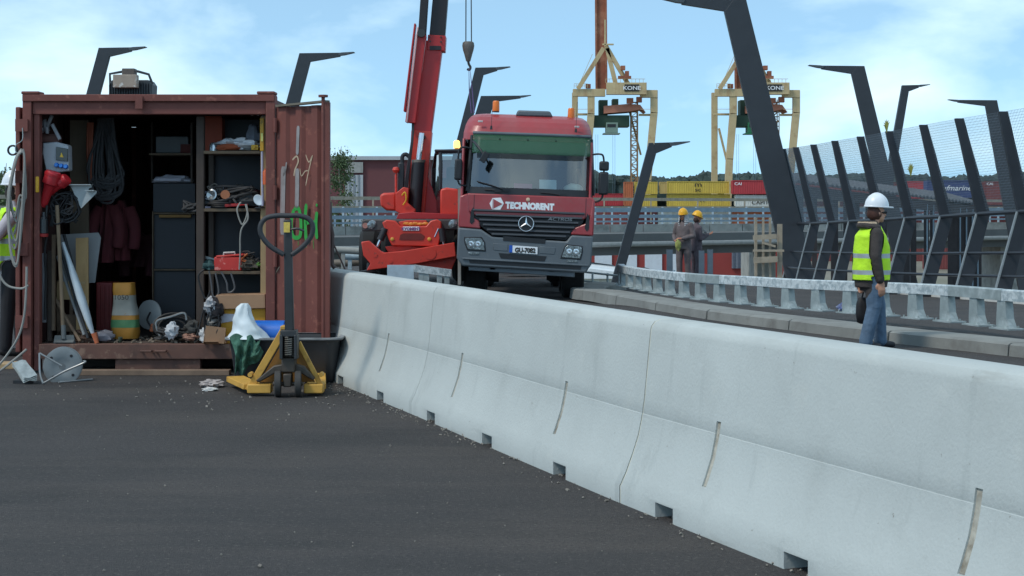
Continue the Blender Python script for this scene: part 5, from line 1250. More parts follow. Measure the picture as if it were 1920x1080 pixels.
for j, (x0, y0, x1, y1, c_, lab_) in enumerate(((112, 462, 165, 634, m_tool, 'dark steel bar leaning left of the white wrapped pole'), (108, 480, 158, 628, M('bar_grey', rgb(128, 130, 130), .5, .4), 'grey steel bar leaning against the pallet'), (104, 560, 150, 640, m_woodold, 'short brown stick leaning low at the left'), (120, 440, 172, 622, m_cbl, 'thin black rod alongside the white wrapped pole'))):
    mb = MB(); mb.tube([P(x0, y0, 15.85), P((x0 + x1) / 2, (y0 + y1) / 2 + 2, 15.74), P(x1, y1, 15.62)], .016, 8); solo(mb, 'leaning_bar', c_, lab_, 'bar', 'bars leaning at the left')
for j, (x0, x1, y0, y1, c_, lab_) in enumerate(((78, 87, 475, 605, M('pipe_white', rgb(150, 154, 160), .5), 'pale upright pipe against the left wall'), (90, 98, 470, 640, m_post, 'dark upright timber against the left wall'), (98, 104, 440, 620, m_woodold, 'brown upright lath against the left wall'))):
    mb = MB(); a = P((x0 + x1) / 2, y1, 15.78); b = P((x0 + x1) / 2, y0, 15.85); mb.beam(a, b, (x1 - x0) * .0052, .05, (0, 1, 0)); solo(mb, 'upright_lath', c_, lab_, 'lath', bevel=.008 if j == 0 else .002)
mb = MB(); mb.lump(P(195, 632, 15.68), (.2, .2, .13), .3, 2, seed=61, flat=True); solo(mb, 'grey_bundle', M('bundle_grey', rgb(104, 104, 112), .7, var=.25), 'grey bundle at the foot of the wrapped pole', 'bundle')
mb = MB(); c = P(205, 632, 15.72); mb.tube(arc(c, .11, 180, 360, 10, X1, Z1), .035, 10, flat=.6); solo(mb, 'green_boot', M('boot_green', rgb(70, 78, 64), .7), 'grey-green curved boot lying before the red cabinet', 'boot')
# red can, yellow sack
rc = thing('red_locker', 'dark red ribbed metal locker standing on the container floor', 'locker', P(195, 625, 16.3))
mb = MB(); a, b = P(180, 628, 16.3), P(210, 530, 16.3); mb.bb(a.x, b.x, 16.3, 16.6, FZ, b.z); mb.build('body', M('locker_red', rgb(112, 36, 36), .5, var=.15), rc, smooth=0, bevel=.01)
for px in (187, 195, 203): mb = MB(); xx = P(px, 0, 16.3).x; mb.bb(xx - .01, xx + .01, 16.285, 16.302, FZ + .03, b.z - .03); mb.build('rib', MATS['locker_red'], rc, smooth=0)
ys = thing('yellow_sack', 'mustard yellow sack with pale label and green band', 'sack', P(236, 634, 16.0))
def sackring(f, k=1.0):
    y = 634 - 104 * f; hw = (23 + 3 * math.sin(f * 6.5)) * (1 - .18 * max(0, f - .85) / .15); cx = 236 - 3.5 * f; c = P(cx, y, 16.0)
    return [c + Vector((math.copysign(abs(math.cos(a)) ** .6, math.cos(a)) * hw * .00533 * k * (1 + .09 * mnoise.noise(Vector((math.cos(a) * 2, math.sin(a) * 2, f * 5)))), math.copysign(abs(math.sin(a)) ** .7, math.sin(a)) * .09 * k * (1 + .1 * math.sin(f * 9) + .22 * mnoise.noise(Vector((math.cos(a) * 2.5, math.sin(a) * 2.5, f * 6)))), 0)) for a in [2 * math.pi * j / 24 for j in range(24)]]
mb = MB(); mb.loft([sackring(k / 16) for k in range(17)]); mb.build('bag', M('sack_yellow', rgb(168, 118, 42), .6, var=.12, scale=6), ys, smooth=70)
for f0, f1, mt in ((.42, .78, M('sack_label', rgb(148, 148, 140), .6, var=.08)), (.2, .34, M('sack_green', rgb(70, 120, 78), .6))):
    mb = MB(); mb.loft([sackring(f0 + (f1 - f0) * k / 5, 1.015) for k in range(6)], cap=False); mb.build('printed_band', mt, ys, smooth=70)
text('1050', m_ltrd, ys, P(227, 562, 15.87), X1, Z1, .05, stretch=1.1)
dk = thing('white_disc', 'pale round cutting-blade guard leaning in the dark corner', 'disc', P(281, 620, 16.3))
mb = MB(); mb.lathe([(0, 0), (.15, 0), (.15, .012), (.05, .02), (0, .02)], P(281, 590, 16.3), (-.5, -1, .1), 28); mb.build('plate', M('disc_white', rgb(150, 154, 154), .6), dk)
mb = MB(); mb.tube(spline([P(283, 612, 16.2), P(276, 600, 16.2), P(282, 585, 16.2)], 4), .01, 6); mb.build('cord', m_cbl, dk)
mb = MB(); a = P(284, 622, 16.15); mb.beam(a, a + Vector((.02, 0, .08)), .05, .04); solo(mb, 'orange_grip', M('tip_orange', rgb(196, 108, 70)), 'small orange grip below the pale disc', 'grip', bevel=.01)
cr = thing('floor_cable_reel', 'black cable coil on a bent tube frame on the container floor', 'cable reel', P(325, 636, 15.9))
for k in range(7): coil(P(326 + 2 * math.sin(k), 612, 15.92 + .02 * k), .17, 5, X1, (0, .3, 1), .012, .18, 70 + k, m_cbl, cr, 'cable_turns', squash=.62, turns=1)
mb = MB(); mb.tube(spline([P(302, 634, 15.8), P(293, 612, 15.8), P(296, 601, 15.8), P(320, 594, 15.8), P(345, 587, 15.8), P(350, 600, 15.8)], 5), .012, 7); mb.tube([P(302, 634, 15.8), P(322, 636, 15.8)], .012, 7); mb.build('tube_frame', M('tube_steel', rgb(150, 152, 152), .4, .5), cr)
for j, (x, y, w_, h_, c_, lab_, nm) in enumerate(((322, 621, .13, .15, rgb(196, 198, 202), 'white rag lying on the black cable coil', 'white_rag'), (358, 632, .16, .07, rgb(150, 112, 96), 'brown and white litter at the front edge of the floor', 'litter_heap'), (362, 616, .14, .16, rgb(60, 60, 58), 'dark lump of cloth beside the rack post foot', 'dark_rag'), (376, 634, .12, .05, rgb(128, 124, 116), 'grey litter under the rack post', 'litter_heap'))):
    mb = MB(); mb.lump(P(x, y, 15.62 + .03 * j), (w_, .14, h_), .5, 2.4, seed=80 + j); solo(mb, nm, M('litter%d' % j, c_, .85, var=.3, scale=10), lab_, 'cloth' if 'rag' in nm else 'litter')
rng = random.Random(77); lm = MB()
for k in range(140):
    x = rng.uniform(150, 380); dd = rng.uniform(15.6, 16.4); p = P(x, 0, dd); s_ = rng.uniform(.01, .03); lm.box((p.x, dd, FZ + s_ * .3), (s_ * 1.5, s_, s_ * .5), (rng.random(), rng.random(), rng.random() * 6))
tag(lm.build('floor_debris', M('debris', rgb(110, 98, 86), .9, var=.6, scale=12), smooth=0), 'small debris strewn over the container floor', 'debris', kind='stuff')

# ================================================================== on and around the container
fl = thing('floodlight', 'dark floodlight lying on the container roof with beige ballast box', 'floodlight', P(246, 180, 15.9))
RZ = 2.705
def fp(px, py, d=15.9): v = P(px, py, d); v.z = RZ + (180 - py) * d / 3000; return v
mb = MB(); mb.pxz([(v.x, v.z) for v in (fp(206, 180), fp(286, 180), fp(287, 158), fp(281, 149), fp(212, 149), fp(206, 158))], 15.85, 16.1); mb.build('housing', M('lamp_housing', rgb(58, 62, 66), .5, .3), fl, smooth=0, bevel=.01)
for k in range(17): mb = MB(); a = fp(209 + 4.7 * k, 176); mb.bb(a.x - .004, a.x + .004, 15.825, 15.851, a.z, a.z + .11); mb.build('cooling_fin', MATS['lamp_housing'], fl, smooth=0)
mb = MB(); a, b = fp(220, 165), fp(264, 141); mb.bb(a.x, b.x, 15.72, 15.82, a.z, b.z); mb.build('ballast_box', M('ballast_beige', rgb(158, 144, 130), .7, var=.12, scale=8, dirt=(rgb(206, 206, 200), .12, 12, (1, 1, 1), .05)), fl, smooth=0, bevel=.006)
mb = MB(); a, b = fp(231, 142), fp(255, 127.5); mb.bb(a.x, b.x, 15.84, 15.95, a.z, b.z); mb.build('junction_box', M('jbox', rgb(92, 82, 76), .6), fl, smooth=0, bevel=.008)
mb = MB(); 
for pl in ([(207, 158), (206, 137), (229, 133)], [(286, 156), (279, 138), (257, 132)]): mb.tube([fp(x, y, 15.9) for x, y in pl], .013, 7)
mb.build('bracket', M('lamp_housing', rgb(58, 62, 66)), fl)
# cable coil over the left post
ck = thing('cable_loops', 'long loops of grey cable hung over the left container post', 'cable', P(30, 285, 15.4)); r_ = random.Random(8)
for k in range(7):
    ww = r_.uniform(12, 20); lb = r_.uniform(405, 500); mb = MB(); d_ = 15.36 + .012 * k
    mb.tube(spline([P(41, 284 - k * .8, d_), P(41 - ww * .75, 300, d_), P(41 - ww * 1.5 + r_.uniform(-3, 3), 360, d_), P(41 - ww * 1.6, lb - 40, d_), P(41 - ww * .9 + r_.uniform(-4, 4), lb, d_), P(41 - 4, lb - 40, d_), P(44 + r_.uniform(-2, 5), 370, d_), P(46, 300, d_), P(43, 284 - k * .8, d_)], 7), .0105, 7); mb.build('loop', m_cblg, ck)
for pl in ([(-6, 480), (0, 516), (15, 536), (40, 541), (53, 535)], [(50, 500), (49, 545), (44, 600), (30, 640), (0, 682), (-20, 696)], [(50, 655), (30, 672), (0, 695), (-20, 706)]):
    mb = MB(); mb.tube(spline([P(x, y, 15.38) for x, y in pl], 6), .0115, 7); mb.build('tail', m_cblg, ck)
mb = MB(); mb.tube(spline([P(42, 240, 15.45), P(42, 262, 15.4), P(30, 272, 15.4), P(30, 285, 15.4), P(44, 290, 15.4)], 5), .004, 5); mb.build('wire_tie', m_galv, ck)
# cable reel on the ground
rl = thing('cable_reel', 'grey empty cable reel with bent tube stand on the ground', 'cable reel', (P(116, 0, 14.7).x, 14.7, 0))
c = P(117, 687, 14.72); ax = Vector((.18, -1, 0)).normalized()
for o_ in (0, .13):
    mb = MB(); q = c - ax * o_; mb.lathe([(.075, 0), (.165, 0), (.172, .004), (.172, .012), (.165, .014), (.085, .014), (.075, .01)], q, ax, 36); mb.build('flange', M('reel_grey', rgb(128, 134, 136), .55, var=.12, scale=8), rl)
mb = MB(); mb.lathe([(0, -.14), (.08, -.14), (.08, -.002), (0.07, .0), (.03, -.01), (.03, .012), (0, .012)], c, ax, 24); mb.build('hub', M('reel_hub', rgb(110, 114, 116), .6), rl)
for k in range(4):
    a = R(40 + 90 * k); u, v = Vector((0, 0, 1)), ax.cross(Vector((0, 0, 1))).normalized(); q = c + (u * math.sin(a) + v * math.cos(a)) * .125 + ax * .013
    mb = MB(); mb.lathe([(0, 0), (.014, 0), (.014, .003), (0, .003)], q, ax, 10); mb.build('hole_plug', m_darkcrev, rl)
mb = MB(); g0 = 14.62
mb.tube(spline([P(74, 662, 14.6), P(75, 700, 14.55), P(80, 716, 14.52), P(84, 717, 14.52), P(120, 697, 14.5), P(158, 680, 14.5), P(157, 677, 14.55)], 5), .009, 7); mb.tube([P(74, 662, 14.6), P(95, 674, 14.6), P(116, 686, 14.6)], .009, 7); mb.build('stand', M('tube_steel', rgb(150, 152, 152)), rl)
mb = MB(); mb.tube([(c.x + .0, 14.60, .01), (c.x + .24, 14.86, .01)], .009, 6); mb.build('foot', MATS['tube_steel'], rl)
mb = MB(); 
def ps(u, v): 
    return Vector((-4.58 + .2 * u + .1 * (1 - v) - .06, 14.55 + .12 * v, .16 * (v) + .012 * math.sin(u * 9) * (1 - v) + .008))
pk = thing('plastic_sheets', 'folded sheets of clear plastic propped on the ground at the left', 'plastic sheet', (P(45, 0, 14.6).x, 14.6, 0))
for k in range(4):
    mb = MB(); A_, B_, C_, D_ = P(22, 686 - 2.5 * k, 14.72), P(48, 682 - 2.5 * k, 14.72), P(70, 712 - 2.5 * k, 14.5), P(44, 717 - 2.5 * k, 14.5)
    mb.sheet(lambda u, v: A_.lerp(B_, u).lerp(D_.lerp(C_, u), v) + Z1 * (.006 * math.sin(7 * u + 5 * v + k)) - Z1 * max(0, A_.lerp(B_, u).lerp(D_.lerp(C_, u), v).z * 0), 8, 8); mb.build('sheet', M('plastic_grey', rgb(142, 150, 150), .25, var=.25, scale=12, spec=.7), pk, smooth=70)
mb = MB(); mb.bb(P(27, 0, 14.6).x, P(58, 0, 14.6).x, 14.56, 14.68, 0, .03); mb.build('support', m_darkcrev, pk, smooth=0)
mb = MB(); c = P(398, 726, 14.3); mb.lump((c.x, 14.3, .028), (.2, .22, .075), .5, 2.4, 24, 14, seed=91, flat=True); solo(mb, 'ground_rag', M('rag_pink', rgb(168, 158, 154), .9, var=.25, scale=12), 'dirty pale rag on the asphalt beside the pallet truck', 'cloth')
mb = MB(); c = P(394, 735, 14.0); mb.lump((c.x, 14.0, .012), (.13, .1, .035), .5, 2.4, seed=92, flat=True); solo(mb, 'paper_scrap', M('scrap_white', rgb(200, 198, 194), .8), 'small white scrap on the asphalt before the dirty rag', 'scrap')

# ================================================================== pallet truck
pj = thing('pallet_truck', 'yellow hand pallet truck with black steering handle before the tub', 'pallet truck', (P(540, 0, 13.55).x, 13.55, 0))
m_pj = M('jack_yellow', rgb(206, 158, 70), .55, var=.12, scale=5, dirt=(rgb(150, 108, 50), .18, 6, (1, 1, 1), .15))
m_pjd = M('jack_dark', rgb(50, 52, 54), .5, var=.2, scale=8); m_pjg = M('jack_greasy', rgb(74, 66, 58), .55, .2, var=.35, scale=14)
Sx = 13.5 / 3000
def jp(px, py, dy=0): return Vector(((px - 540) * Sx, dy, (746 - py) * Sx))
# A-shaped battery frame
mb = MB()
mb.beam(jp(462, 737, .1), jp(532, 617, .1), .062, .035, (0, 1, 0)); mb.build('frame_strut', m_pj, pj, world=False, bevel=.005)
mb = MB(); mb.beam(jp(602, 732, .1), jp(557, 645, .1), .04, .03, (0, 1, 0)); mb.build('frame_strut', m_pj, pj, world=False, bevel=.005)
mb = MB(); mb.box(jp(531, 617, .13), (.07, .14, .03)); mb.build('frame_head', m_pj, pj, world=False, bevel=.005)
mb = MB(); mb.pxz([(v.x, v.z) for v in (jp(480, 722), jp(586, 722), jp(556, 648), jp(528, 640))], .17, .185); mb.build('back_plate', M('jack_ochre', rgb(150, 108, 48), .6, var=.2), pj, world=False)
for x0, x1 in ((462, 507), (569, 605)):
    mb = MB(); a, b = jp(x0, 740), jp(x1, 723); mb.bb(a.x, b.x, .02, .16, a.z, b.z); mb.build('fork_heel', m_pj, pj, world=False, bevel=.008)
for x0, dx in ((463, -.235), (585, -.1)):
    mb = MB(); a = jp(x0, 738, .16); mb.beam(a + Vector((.02, 0, .035)), a + Vector((dx, 1.0 if x0 > 500 else .62, .035)), .16, .05); mb.build('fork', m_pj, pj, world=False, bevel=.006)
for px in (466, 600):
    mb = MB(); mb.cyl(jp(px, 706, .06), jp(px, 706, .16), .02, n=12); mb.build('pivot_pin', m_pj, pj, world=False)
# wheels
for px in (521, 559):
    c = jp(px, 721, 0.0); c.z = .112
    mb = MB(); mb.lathe([(.055, -.026), (.1, -.028), (.111, -.02), (.111, .02), (.1, .028), (.055, .026)], c, (1, .12, 0), 28); wh = mb.build('wheel', M('wheel_rubber', rgb(58, 56, 54), .7, var=.2, scale=9), pj, world=False)
    mb = MB(); mb.lathe([(0, -.03), (.02, -.03), (.022, -.02), (.055, -.02), (.057, .02), (0, .024)], c, (1, .12, 0), 20); mb.build('rim', M('wheel_rim', rgb(128, 128, 126), .5, .4), wh, world=False)
mb = MB(); mb.bb(-.035, .035, -.06, .06, .09, .2); mb.cyl((-.13, 0, .112), (.13, 0, .112), .018, n=10); mb.build('axle_block', m_pjg, pj, world=False, bevel=.01)
mb = MB(); mb.pxz([(v.x, v.z) for v in (jp(478, 716), jp(484, 720), jp(515, 702), jp(540, 696), (jp(560, 700)), jp(586, 716), jp(590, 712), jp(570, 690), jp(545, 682), jp(512, 688))], .02, .1); mb.build('rocker', m_pjg, pj, world=False, bevel=.01)
mb = MB(); mb.bb(jp(528, 0).x, jp(554, 0).x, -.02, .1, jp(0, 700).z, jp(0, 672).z); mb.bb(jp(532, 0).x, jp(552, 0).x, .0, .09, jp(0, 672).z, jp(0, 630).z); mb.build('pump_body', m_pjg, pj, world=False, bevel=.012)
mb = MB(); mb.tube([Vector((math.cos(k * .9) * .035 + jp(543, 0).x, -.035 + math.sin(k * .9) * .035, jp(0, 668).z + k * .0026)) for k in range(62)], .006, 6); mb.build('spring', M('spring_steel', rgb(120, 118, 112), .4, .6), pj, world=False)
for px in (529, 556):
    mb = MB(); a, b = jp(px - 3, 674), jp(px + 3, 628); mb.bb(a.x, b.x, -.07, .07, a.z, b.z); mb.build('yoke_cheek', m_pjd, pj, world=False, bevel=.006)
mb = MB(); a, b = jp(527, 632), jp(557, 620); mb.bb(a.x, b.x, -.06, .08, a.z, b.z); mb.build('yoke_top', m_pjd, pj, world=False, bevel=.006)
# tiller and loop handle
mb = MB(); mb.beam(jp(543, 622, 0), jp(541, 412, -.05), .078, .045, (0, 1, 0), .066, .04); mb.build('tiller', m_pjd, pj, world=False, bevel=.01)
mb = MB(); mb.tube(spline([jp(534, 478, -.05), jp(508, 462, -.05), jp(492, 442, -.05), jp(490, 424, -.05), jp(500, 410, -.05), jp(520, 405, -.05), jp(541, 405, -.05), jp(562, 405, -.05), jp(580, 411, -.05), jp(588, 425, -.05), jp(585, 443, -.05), jp(570, 462, -.05), jp(549, 478, -.05)], 6), .0215, 12); mb.build('loop_handle', M('grip_black', rgb(48, 50, 54), .6, var=.12), pj, world=False)
mb = MB(); a, b = jp(534.5, 436), jp(546, 417); mb.bb(a.x, b.x, -.085, -.077, a.z, b.z); mb.build('yellow_label', M('label_yellow', rgb(214, 184, 84), .5, var=.2, scale=30), pj, world=False)
mb = MB(); mb.tube(spline([jp(546, 431, -.07), jp(560, 429, -.08), jp(573, 434, -.08)], 4), [.01] * 8 + [.006], 7); mb.build('release_lever', m_pjd, pj, world=False)
# ================================================================== truck
m_tred = M('truck_red', rgb(160, 58, 62), .4, var=.08, scale=1.2, coat=.2, dirt=(rgb(150, 92, 92), .36, 1.3, (1, 1, 1), .4), dirt2=(rgb(120, 84, 78), .05, 9, (1, 1, 1), .15))
m_tgry = M('truck_bumper', rgb(92, 100, 106), .55, var=.1, scale=2, dirt=(rgb(120, 124, 124), .2, 3, (1, 1, 1), .3))
m_tblk = M('truck_black', rgb(34, 36, 40), .5, var=.15, scale=3)
m_grl = M('grille_grey', rgb(58, 62, 68), .5, var=.1)
m_tyre = M('tyre', rgb(30, 30, 30), .85, var=.25, scale=6, bump=.2, bscale=40)
m_chr = M('chrome_bright', rgb(214, 218, 222), .2, .85, var=.04)
m_amb = M('amber_lens', rgb(226, 116, 34), .3, var=.08)
m_lens = M('headlamp_lens', rgb(132, 140, 142), .14, .55, var=.55, scale=28, dirt=(rgb(214, 220, 222), .2, 26, (1, 1, 1), .08))
g_scr = glass('windscreen_glass', (.78, .86, .84), .13)
g_vis = tinted('visor_green', rgb(56, 100, 74), .5, .25)
TS = 29.4 / 3000.0
tk = thing('tipper_truck', 'dark red heavy truck with grey bumper facing the camera', 'truck', (P(983, 0, 29.4).x, 29.4, 0.0))
CR = Matrix.Rotation(R(2.0), 4, 'Y')
def T(px, py, dy=0.0):
    """truck frame: photo position on the plane of the truck's nose, levelled"""
    v = Vector(((px - 983) * TS, dy, EYE - (py - 390) * TS)); return v
cabroot_children = []
def tb_(mb, name, mat, parent=None, roll=True, **k):
    if roll:
        piv = Vector((0, 0, .9)); m_ = CR.to_3x3()
        mb.v = [m_ @ (v - piv) + piv for v in mb.v]
    return mb.build(name, mat, parent or tk, world=False, **k)
def xz(pts): return [((x - 983) * TS, EYE - (y - 390) * TS) for x, y in pts]
# cab shell: side walls, roof and back, open in front of the seats
mb = MB(); hw = 1.21
prof_c = [(.16, 1.0), (.05, 1.5), (.10, 1.86), (.27, 2.86), (2.24, 2.86), (2.25, 1.0)]
for sx in (-1, 1):
    q = MB(); q.pyz(prof_c, sx * (hw - .05), sx * hw); tb_(q, 'cab_side', m_tred, bevel=.03)
# high roof front, rounded
def roofring(z, y, w):
    o = [Vector((-w, 2.24, z)), Vector((-w, y + .55, z))]
    for j in range(15):
        u = j / 14 * 2 - 1; au = abs(u)
        yy = y + .07 * au ** 4 + (.16 * ((au - .84) / .16) ** 2 if au > .84 else 0); o.append(Vector((w * u * (1 if au < .99 else 1), yy, z)))
    return o + [Vector((w, y + .55, z)), Vector((w, 2.24, z))]
rings = [roofring(*r_) for r_ in ((2.84, .235, 1.205), (2.97, .26, 1.2), (3.10, .33, 1.175), (3.20, .42, 1.14), (3.28, .53, 1.09), (3.335, .68, 1.02), (3.36, .86, .93), (3.37, 1.1, .8))]
mb = MB(); nn_ = len(rings[0])
for a_, b_ in zip(rings, rings[1:]): mb.add(a_ + b_, [(i, i + 1, i + 1 + nn_, i + nn_) for i in range(nn_ - 1)])
mb.add(rings[-1], [tuple(range(nn_))])
tb_(mb, 'roof', m_tred, smooth=50)
mb = MB(); mb.bb(-1.16, 1.16, 2.1, 2.24, .95, 3.2); tb_(mb, 'cab_back', m_tblk)
for px in (892, 1075):
    q = MB(); c = T(px, 229 if px < 983 else 233, .28); q.box(c, (.09, .03, .035)); tb_(q, 'marker_lamp', M('marker_glass', rgb(200, 190, 188), .3), bevel=.008)
mb = MB(); mb.pxz(xz([(958, 214), (962, 203), (1024, 203), (1030, 214)]), .62, 1.3); tb_(mb, 'roof_hatch', m_tgry, bevel=.03)
# windscreen with surround
SC = [(878, 262), (1107, 262), (1109, 352), (874, 352)]
def W(px, py, off=0.0):
    """a point on the raked windscreen"""
    z = EYE - (py - 390) * TS; y = .10 + (z - 1.86) * (.17 / 1.09) + off
    x = (px - 983) * TS; return Vector((x, y + .10 * (abs(x) / 1.15) ** 4, z))
mb = MB(); mb.sheet(lambda u, v: W(878 + 226 * u, 356 - 100 * v, .02), 12, 4); tb_(mb, 'windscreen', g_scr, smooth=60)
for (x0, y0, x1, y1, w_) in ((872, 362, 878, 256, .09), (1109, 362, 1103, 256, .09)):
    fr = MB(); fr.tube([W(x0, y0, .0), W((x0 + x1) / 2, (y0 + y1) / 2, .0), W(x1, y1, 0)], .05, 8, flat=.8); tb_(fr, 'pillar', m_tblk)
mb = MB(); mb.sheet(lambda u, v: W(872 + 237 * u, 369 - 16 * v, -.015), 12, 2); lo = tb_(mb, 'lower_surround', m_tblk, smooth=60)
mb = MB(); mb.sheet(lambda u, v: W(878 + 226 * u, 262 - 15 * v, -.0), 12, 2); tb_(mb, 'upper_surround', m_tblk, smooth=60)
# sun visor
mb = MB(); rings = []
mb.sheet(lambda u, v: W(879 + 223 * u, 251 + 38 * v, -.05 - .2 * v), 14, 5); o = tb_(mb, 'sun_visor', g_vis, smooth=60); o.modifiers.new('s', 'SOLIDIFY').thickness = .006
mb = MB(); mb.tube([W(879 + 223 * k / 10, 251, -.05) for k in range(11)], .03, 8); tb_(mb, 'visor_bar', m_tgry)
for px in (930, 983, 1036):
    mb = MB(); mb.cyl(W(px, 258, .02), W(px, 262, -.13), .012, n=6); tb_(mb, 'visor_stay', m_tblk)
# inside: dash, seats, wheel, clutter
mb = MB(); mb.bb(-1.1, 1.1, .22, .75, 1.5, 1.93); tb_(mb, 'dashboard', m_darkcrev, bevel=.04)
for sx in (-.62, .62):
    mb = MB(); mb.box((sx, 1.5, 2.0), (.52, .16, .85), (-.12, 0, 0)); mb.box((sx, 1.45, 2.5), (.3, .1, .22)); mb.bb(sx - .27, sx + .27, .95, 1.5, 1.45, 1.62); tb_(mb, 'seat', M('seat_cloth', rgb(64, 66, 72), .9), bevel=.05)
mb = MB(); mb.tube(arc((.62, .82, 2.02), .22, 0, 360, 24, X1, Vector((0, .45, .9)).normalized()), .018, 8); tb_(mb, 'steering_wheel', m_tblk)
mb = MB(); mb.box((-.06, .3, 2.0), (.34, .16, .1)); tb_(mb, 'pink_box', M('pink_card', rgb(176, 70, 120), .6), bevel=.01)
mb = MB(); mb.box((.4, .27, 2.04), (.32, .02, .2), (-.3, 0, .1)); tb_(mb, 'white_sheet', M('paper_white', rgb(206, 222, 224), .6))
mb = MB(); mb.lump((.88, .34, 2.0), (.36, .2, .17), .2, 2, seed=3); tb_(mb, 'white_cap', M('cap_white', rgb(206, 216, 208), .7), smooth=60)
mb = MB(); mb.tube(spline([(.98, .5, 2.0), (1.02, .7, 2.15), (.98, .9, 2.35)], 4), [.03] * 8 + [.05], 8); tb_(mb, 'driver_arm', M('skin_arm', rgb(176, 128, 104), .6))
# front panel in red with logo and lettering
def Fy(z): return .05 + max(0, (z - 1.5)) * .14
mb = MB(); mb.pxz(xz([(873, 366), (1109, 366), (1109, 398), (1092, 408), (890, 408), (873, 398)]), .03, .12); pn = tb_(mb, 'front_panel', m_tred, bevel=.02)
for px in (886, 1096):
    mb = MB(); a, b = T(px - .4, 405), T(px + .4, 368); mb.bb(a.x, b.x, .026, .031, a.z, b.z); tb_(mb, 'panel_gap', m_tblk, pn, smooth=0)
m_tw = M('lettering_white', rgb(236, 238, 240), .5, var=.02)
def roll_children(o):
    piv = Vector((0, 0, .9)); m_ = CR.to_3x3()
    for v in o.data.vertices: v.co = m_ @ (v.co - piv) + piv
tx = text('TECHNORENT', m_tw, tk, T(992, 391.5, .026), X1, Z1, .112, world=False, stretch=1.0, bold=.012); roll_children(tx)
bbx = [v.co.x for v in tx.data.vertices]; cur = max(bbx) - min(bbx); want = 92 * TS; cx_ = (max(bbx) + min(bbx)) / 2
for v in tx.data.vertices: v.co.x = (v.co.x - cx_) * want / cur + (993.5 - 983) * TS
mb = MB(); cx, cy = 929, 384; hexa = [(915, 384), (920.5, 373.5), (936, 372), (942, 383), (935.5, 395), (921, 396)]
mb.pxz(xz(hexa), .022, .03); lg = tb_(mb, 'logo', m_tw, smooth=0)
mb = MB(); mb.pxz(xz([(923, 375.5), (923, 393), (939.5, 384)]), .017, .0215); tb_(mb, 'logo_triangle', m_tred, lg, smooth=0)
mb = MB(); mb.pxz(xz([(921, 374.8), (922.2, 374.8), (922.2, 394), (921, 394)]), .017, .0215); tb_(mb, 'logo_bar', m_tred, lg, smooth=0)
mb = MB(); mb.lathe([(0, 0), (.036, 0), (.036, .012), (.02, .02), (0, .02)], T(987, 374, .035), (0, -1, 0), 16); tb_(mb, 'round_badge', M('badge_cream', rgb(206, 176, 150), .5))
# grille of five slats with the star
gb = MB(); gb.pxz(xz([(882, 394), (1097, 401), (1092, 414), (1062, 448), (922, 444), (896, 424), (882, 404)]), .06, .14); gr_ = tb_(gb, 'grille', m_tblk, bevel=.01)
lims = [(398, 884, 1094), (407, 890, 1090), (416, 897, 1083), (425, 904, 1076), (434, 912, 1068), (442, 921, 1061)]
for y, xa, xb in lims:
    q = MB(); q.prism([(0, 0), (0, .052), (.05, .062), (.06, .028)], T(xa, y + 3, .055), (0, -1, 0), Z1, ((xb - xa) * TS, 0, 0)); tb_(q, 'slat', m_grl, gr_, smooth=0, bevel=.006)
c = T(985, 419.5, -.02); em = MB(); em.tube(arc(c, .138, 0, 360, 36, X1, Z1), .0095, 8); es = tb_(em, 'star_ring', m_chr, gr_)
for a in (90, 210, 330):
    q = MB(); e = c + Vector((math.cos(R(a)) * .133, 0, math.sin(R(a)) * .133)); n_ = Vector((-math.sin(R(a)), 0, math.cos(R(a)))) * .022
    q.add([c + n_, c - n_, e, c + Vector((0, -.018, 0))], [(0, 3, 2), (3, 1, 2), (0, 2, 1)]); tb_(q, 'star_arm', m_chr, es, smooth=0)
q = MB(); q.lathe([(0, 0), (.13, 0), (.13, .006), (0, .006)], c + Y1 * .02, (0, -1, 0), 30); tb_(q, 'star_backing', m_tblk, gr_)
bt = text('ACTROS', M('badge_grey', rgb(150, 156, 160), .4, .5), tk, T(1048, 411.5, -.012), X1, Z1, .055, world=False, stretch=1.5, shear=.2); roll_children(bt)
# red corner wings with steps
for sgn, pts in ((-1, [(859, 372), (874, 366), (878, 400), (884, 410), (897, 418), (900, 432), (858, 430)]), (1, [(1113, 372), (1108, 366), (1104, 405), (1095, 416), (1076, 424), (1068, 437), (1112, 438)])):
    q = MB(); q.pxz(xz(pts), .02, .34); tb_(q, 'corner_wing', m_tred, bevel=.025)
    q = MB(); q.pxz(xz([(x + (3 if sgn < 0 else -2), y) for x, y in ([(878, 398), (882, 392), (885, 418), (880, 424), (876, 420)] if sgn < 0 else [(1105, 402), (1101, 396), (1097, 424), (1101, 430), (1105, 426)])]), .012, .03); tb_(q, 'door_handle_recess', m_tblk)
# bumper, layered
mb = MB(); mb.pxz(xz([(858, 431), (901, 433), (922, 446), (1062, 450), (1070, 438), (1111, 439), (1110, 492), (1100, 508), (868, 503), (857, 488)]), .0, .45); bu = tb_(mb, 'bumper', m_tgry, bevel=.03)
mb = MB(); mb.pxz(xz([(943, 444), (1022, 447), (1022, 456), (943, 453)]), -.006, .01); tb_(mb, 'air_intake', m_tblk, bu, smooth=0)
mb = MB(); mb.pxz(xz([(935, 476), (1026, 479), (1022, 489), (940, 486)]), -.006, .01); tb_(mb, 'air_intake', m_tblk, bu, smooth=0)
mb = MB(); mb.pxz(xz([(880, 490), (1092, 495), (1090, 502), (882, 497)]), -.006, .01); tb_(mb, 'lower_slot', m_tblk, bu, smooth=0)
mb = MB(); mb.pxz(xz([(868, 487), (1104, 492), (1104, 495), (868, 490)]), -.03, .01); tb_(mb, 'bumper_lip', m_tgry, bu, bevel=.008)
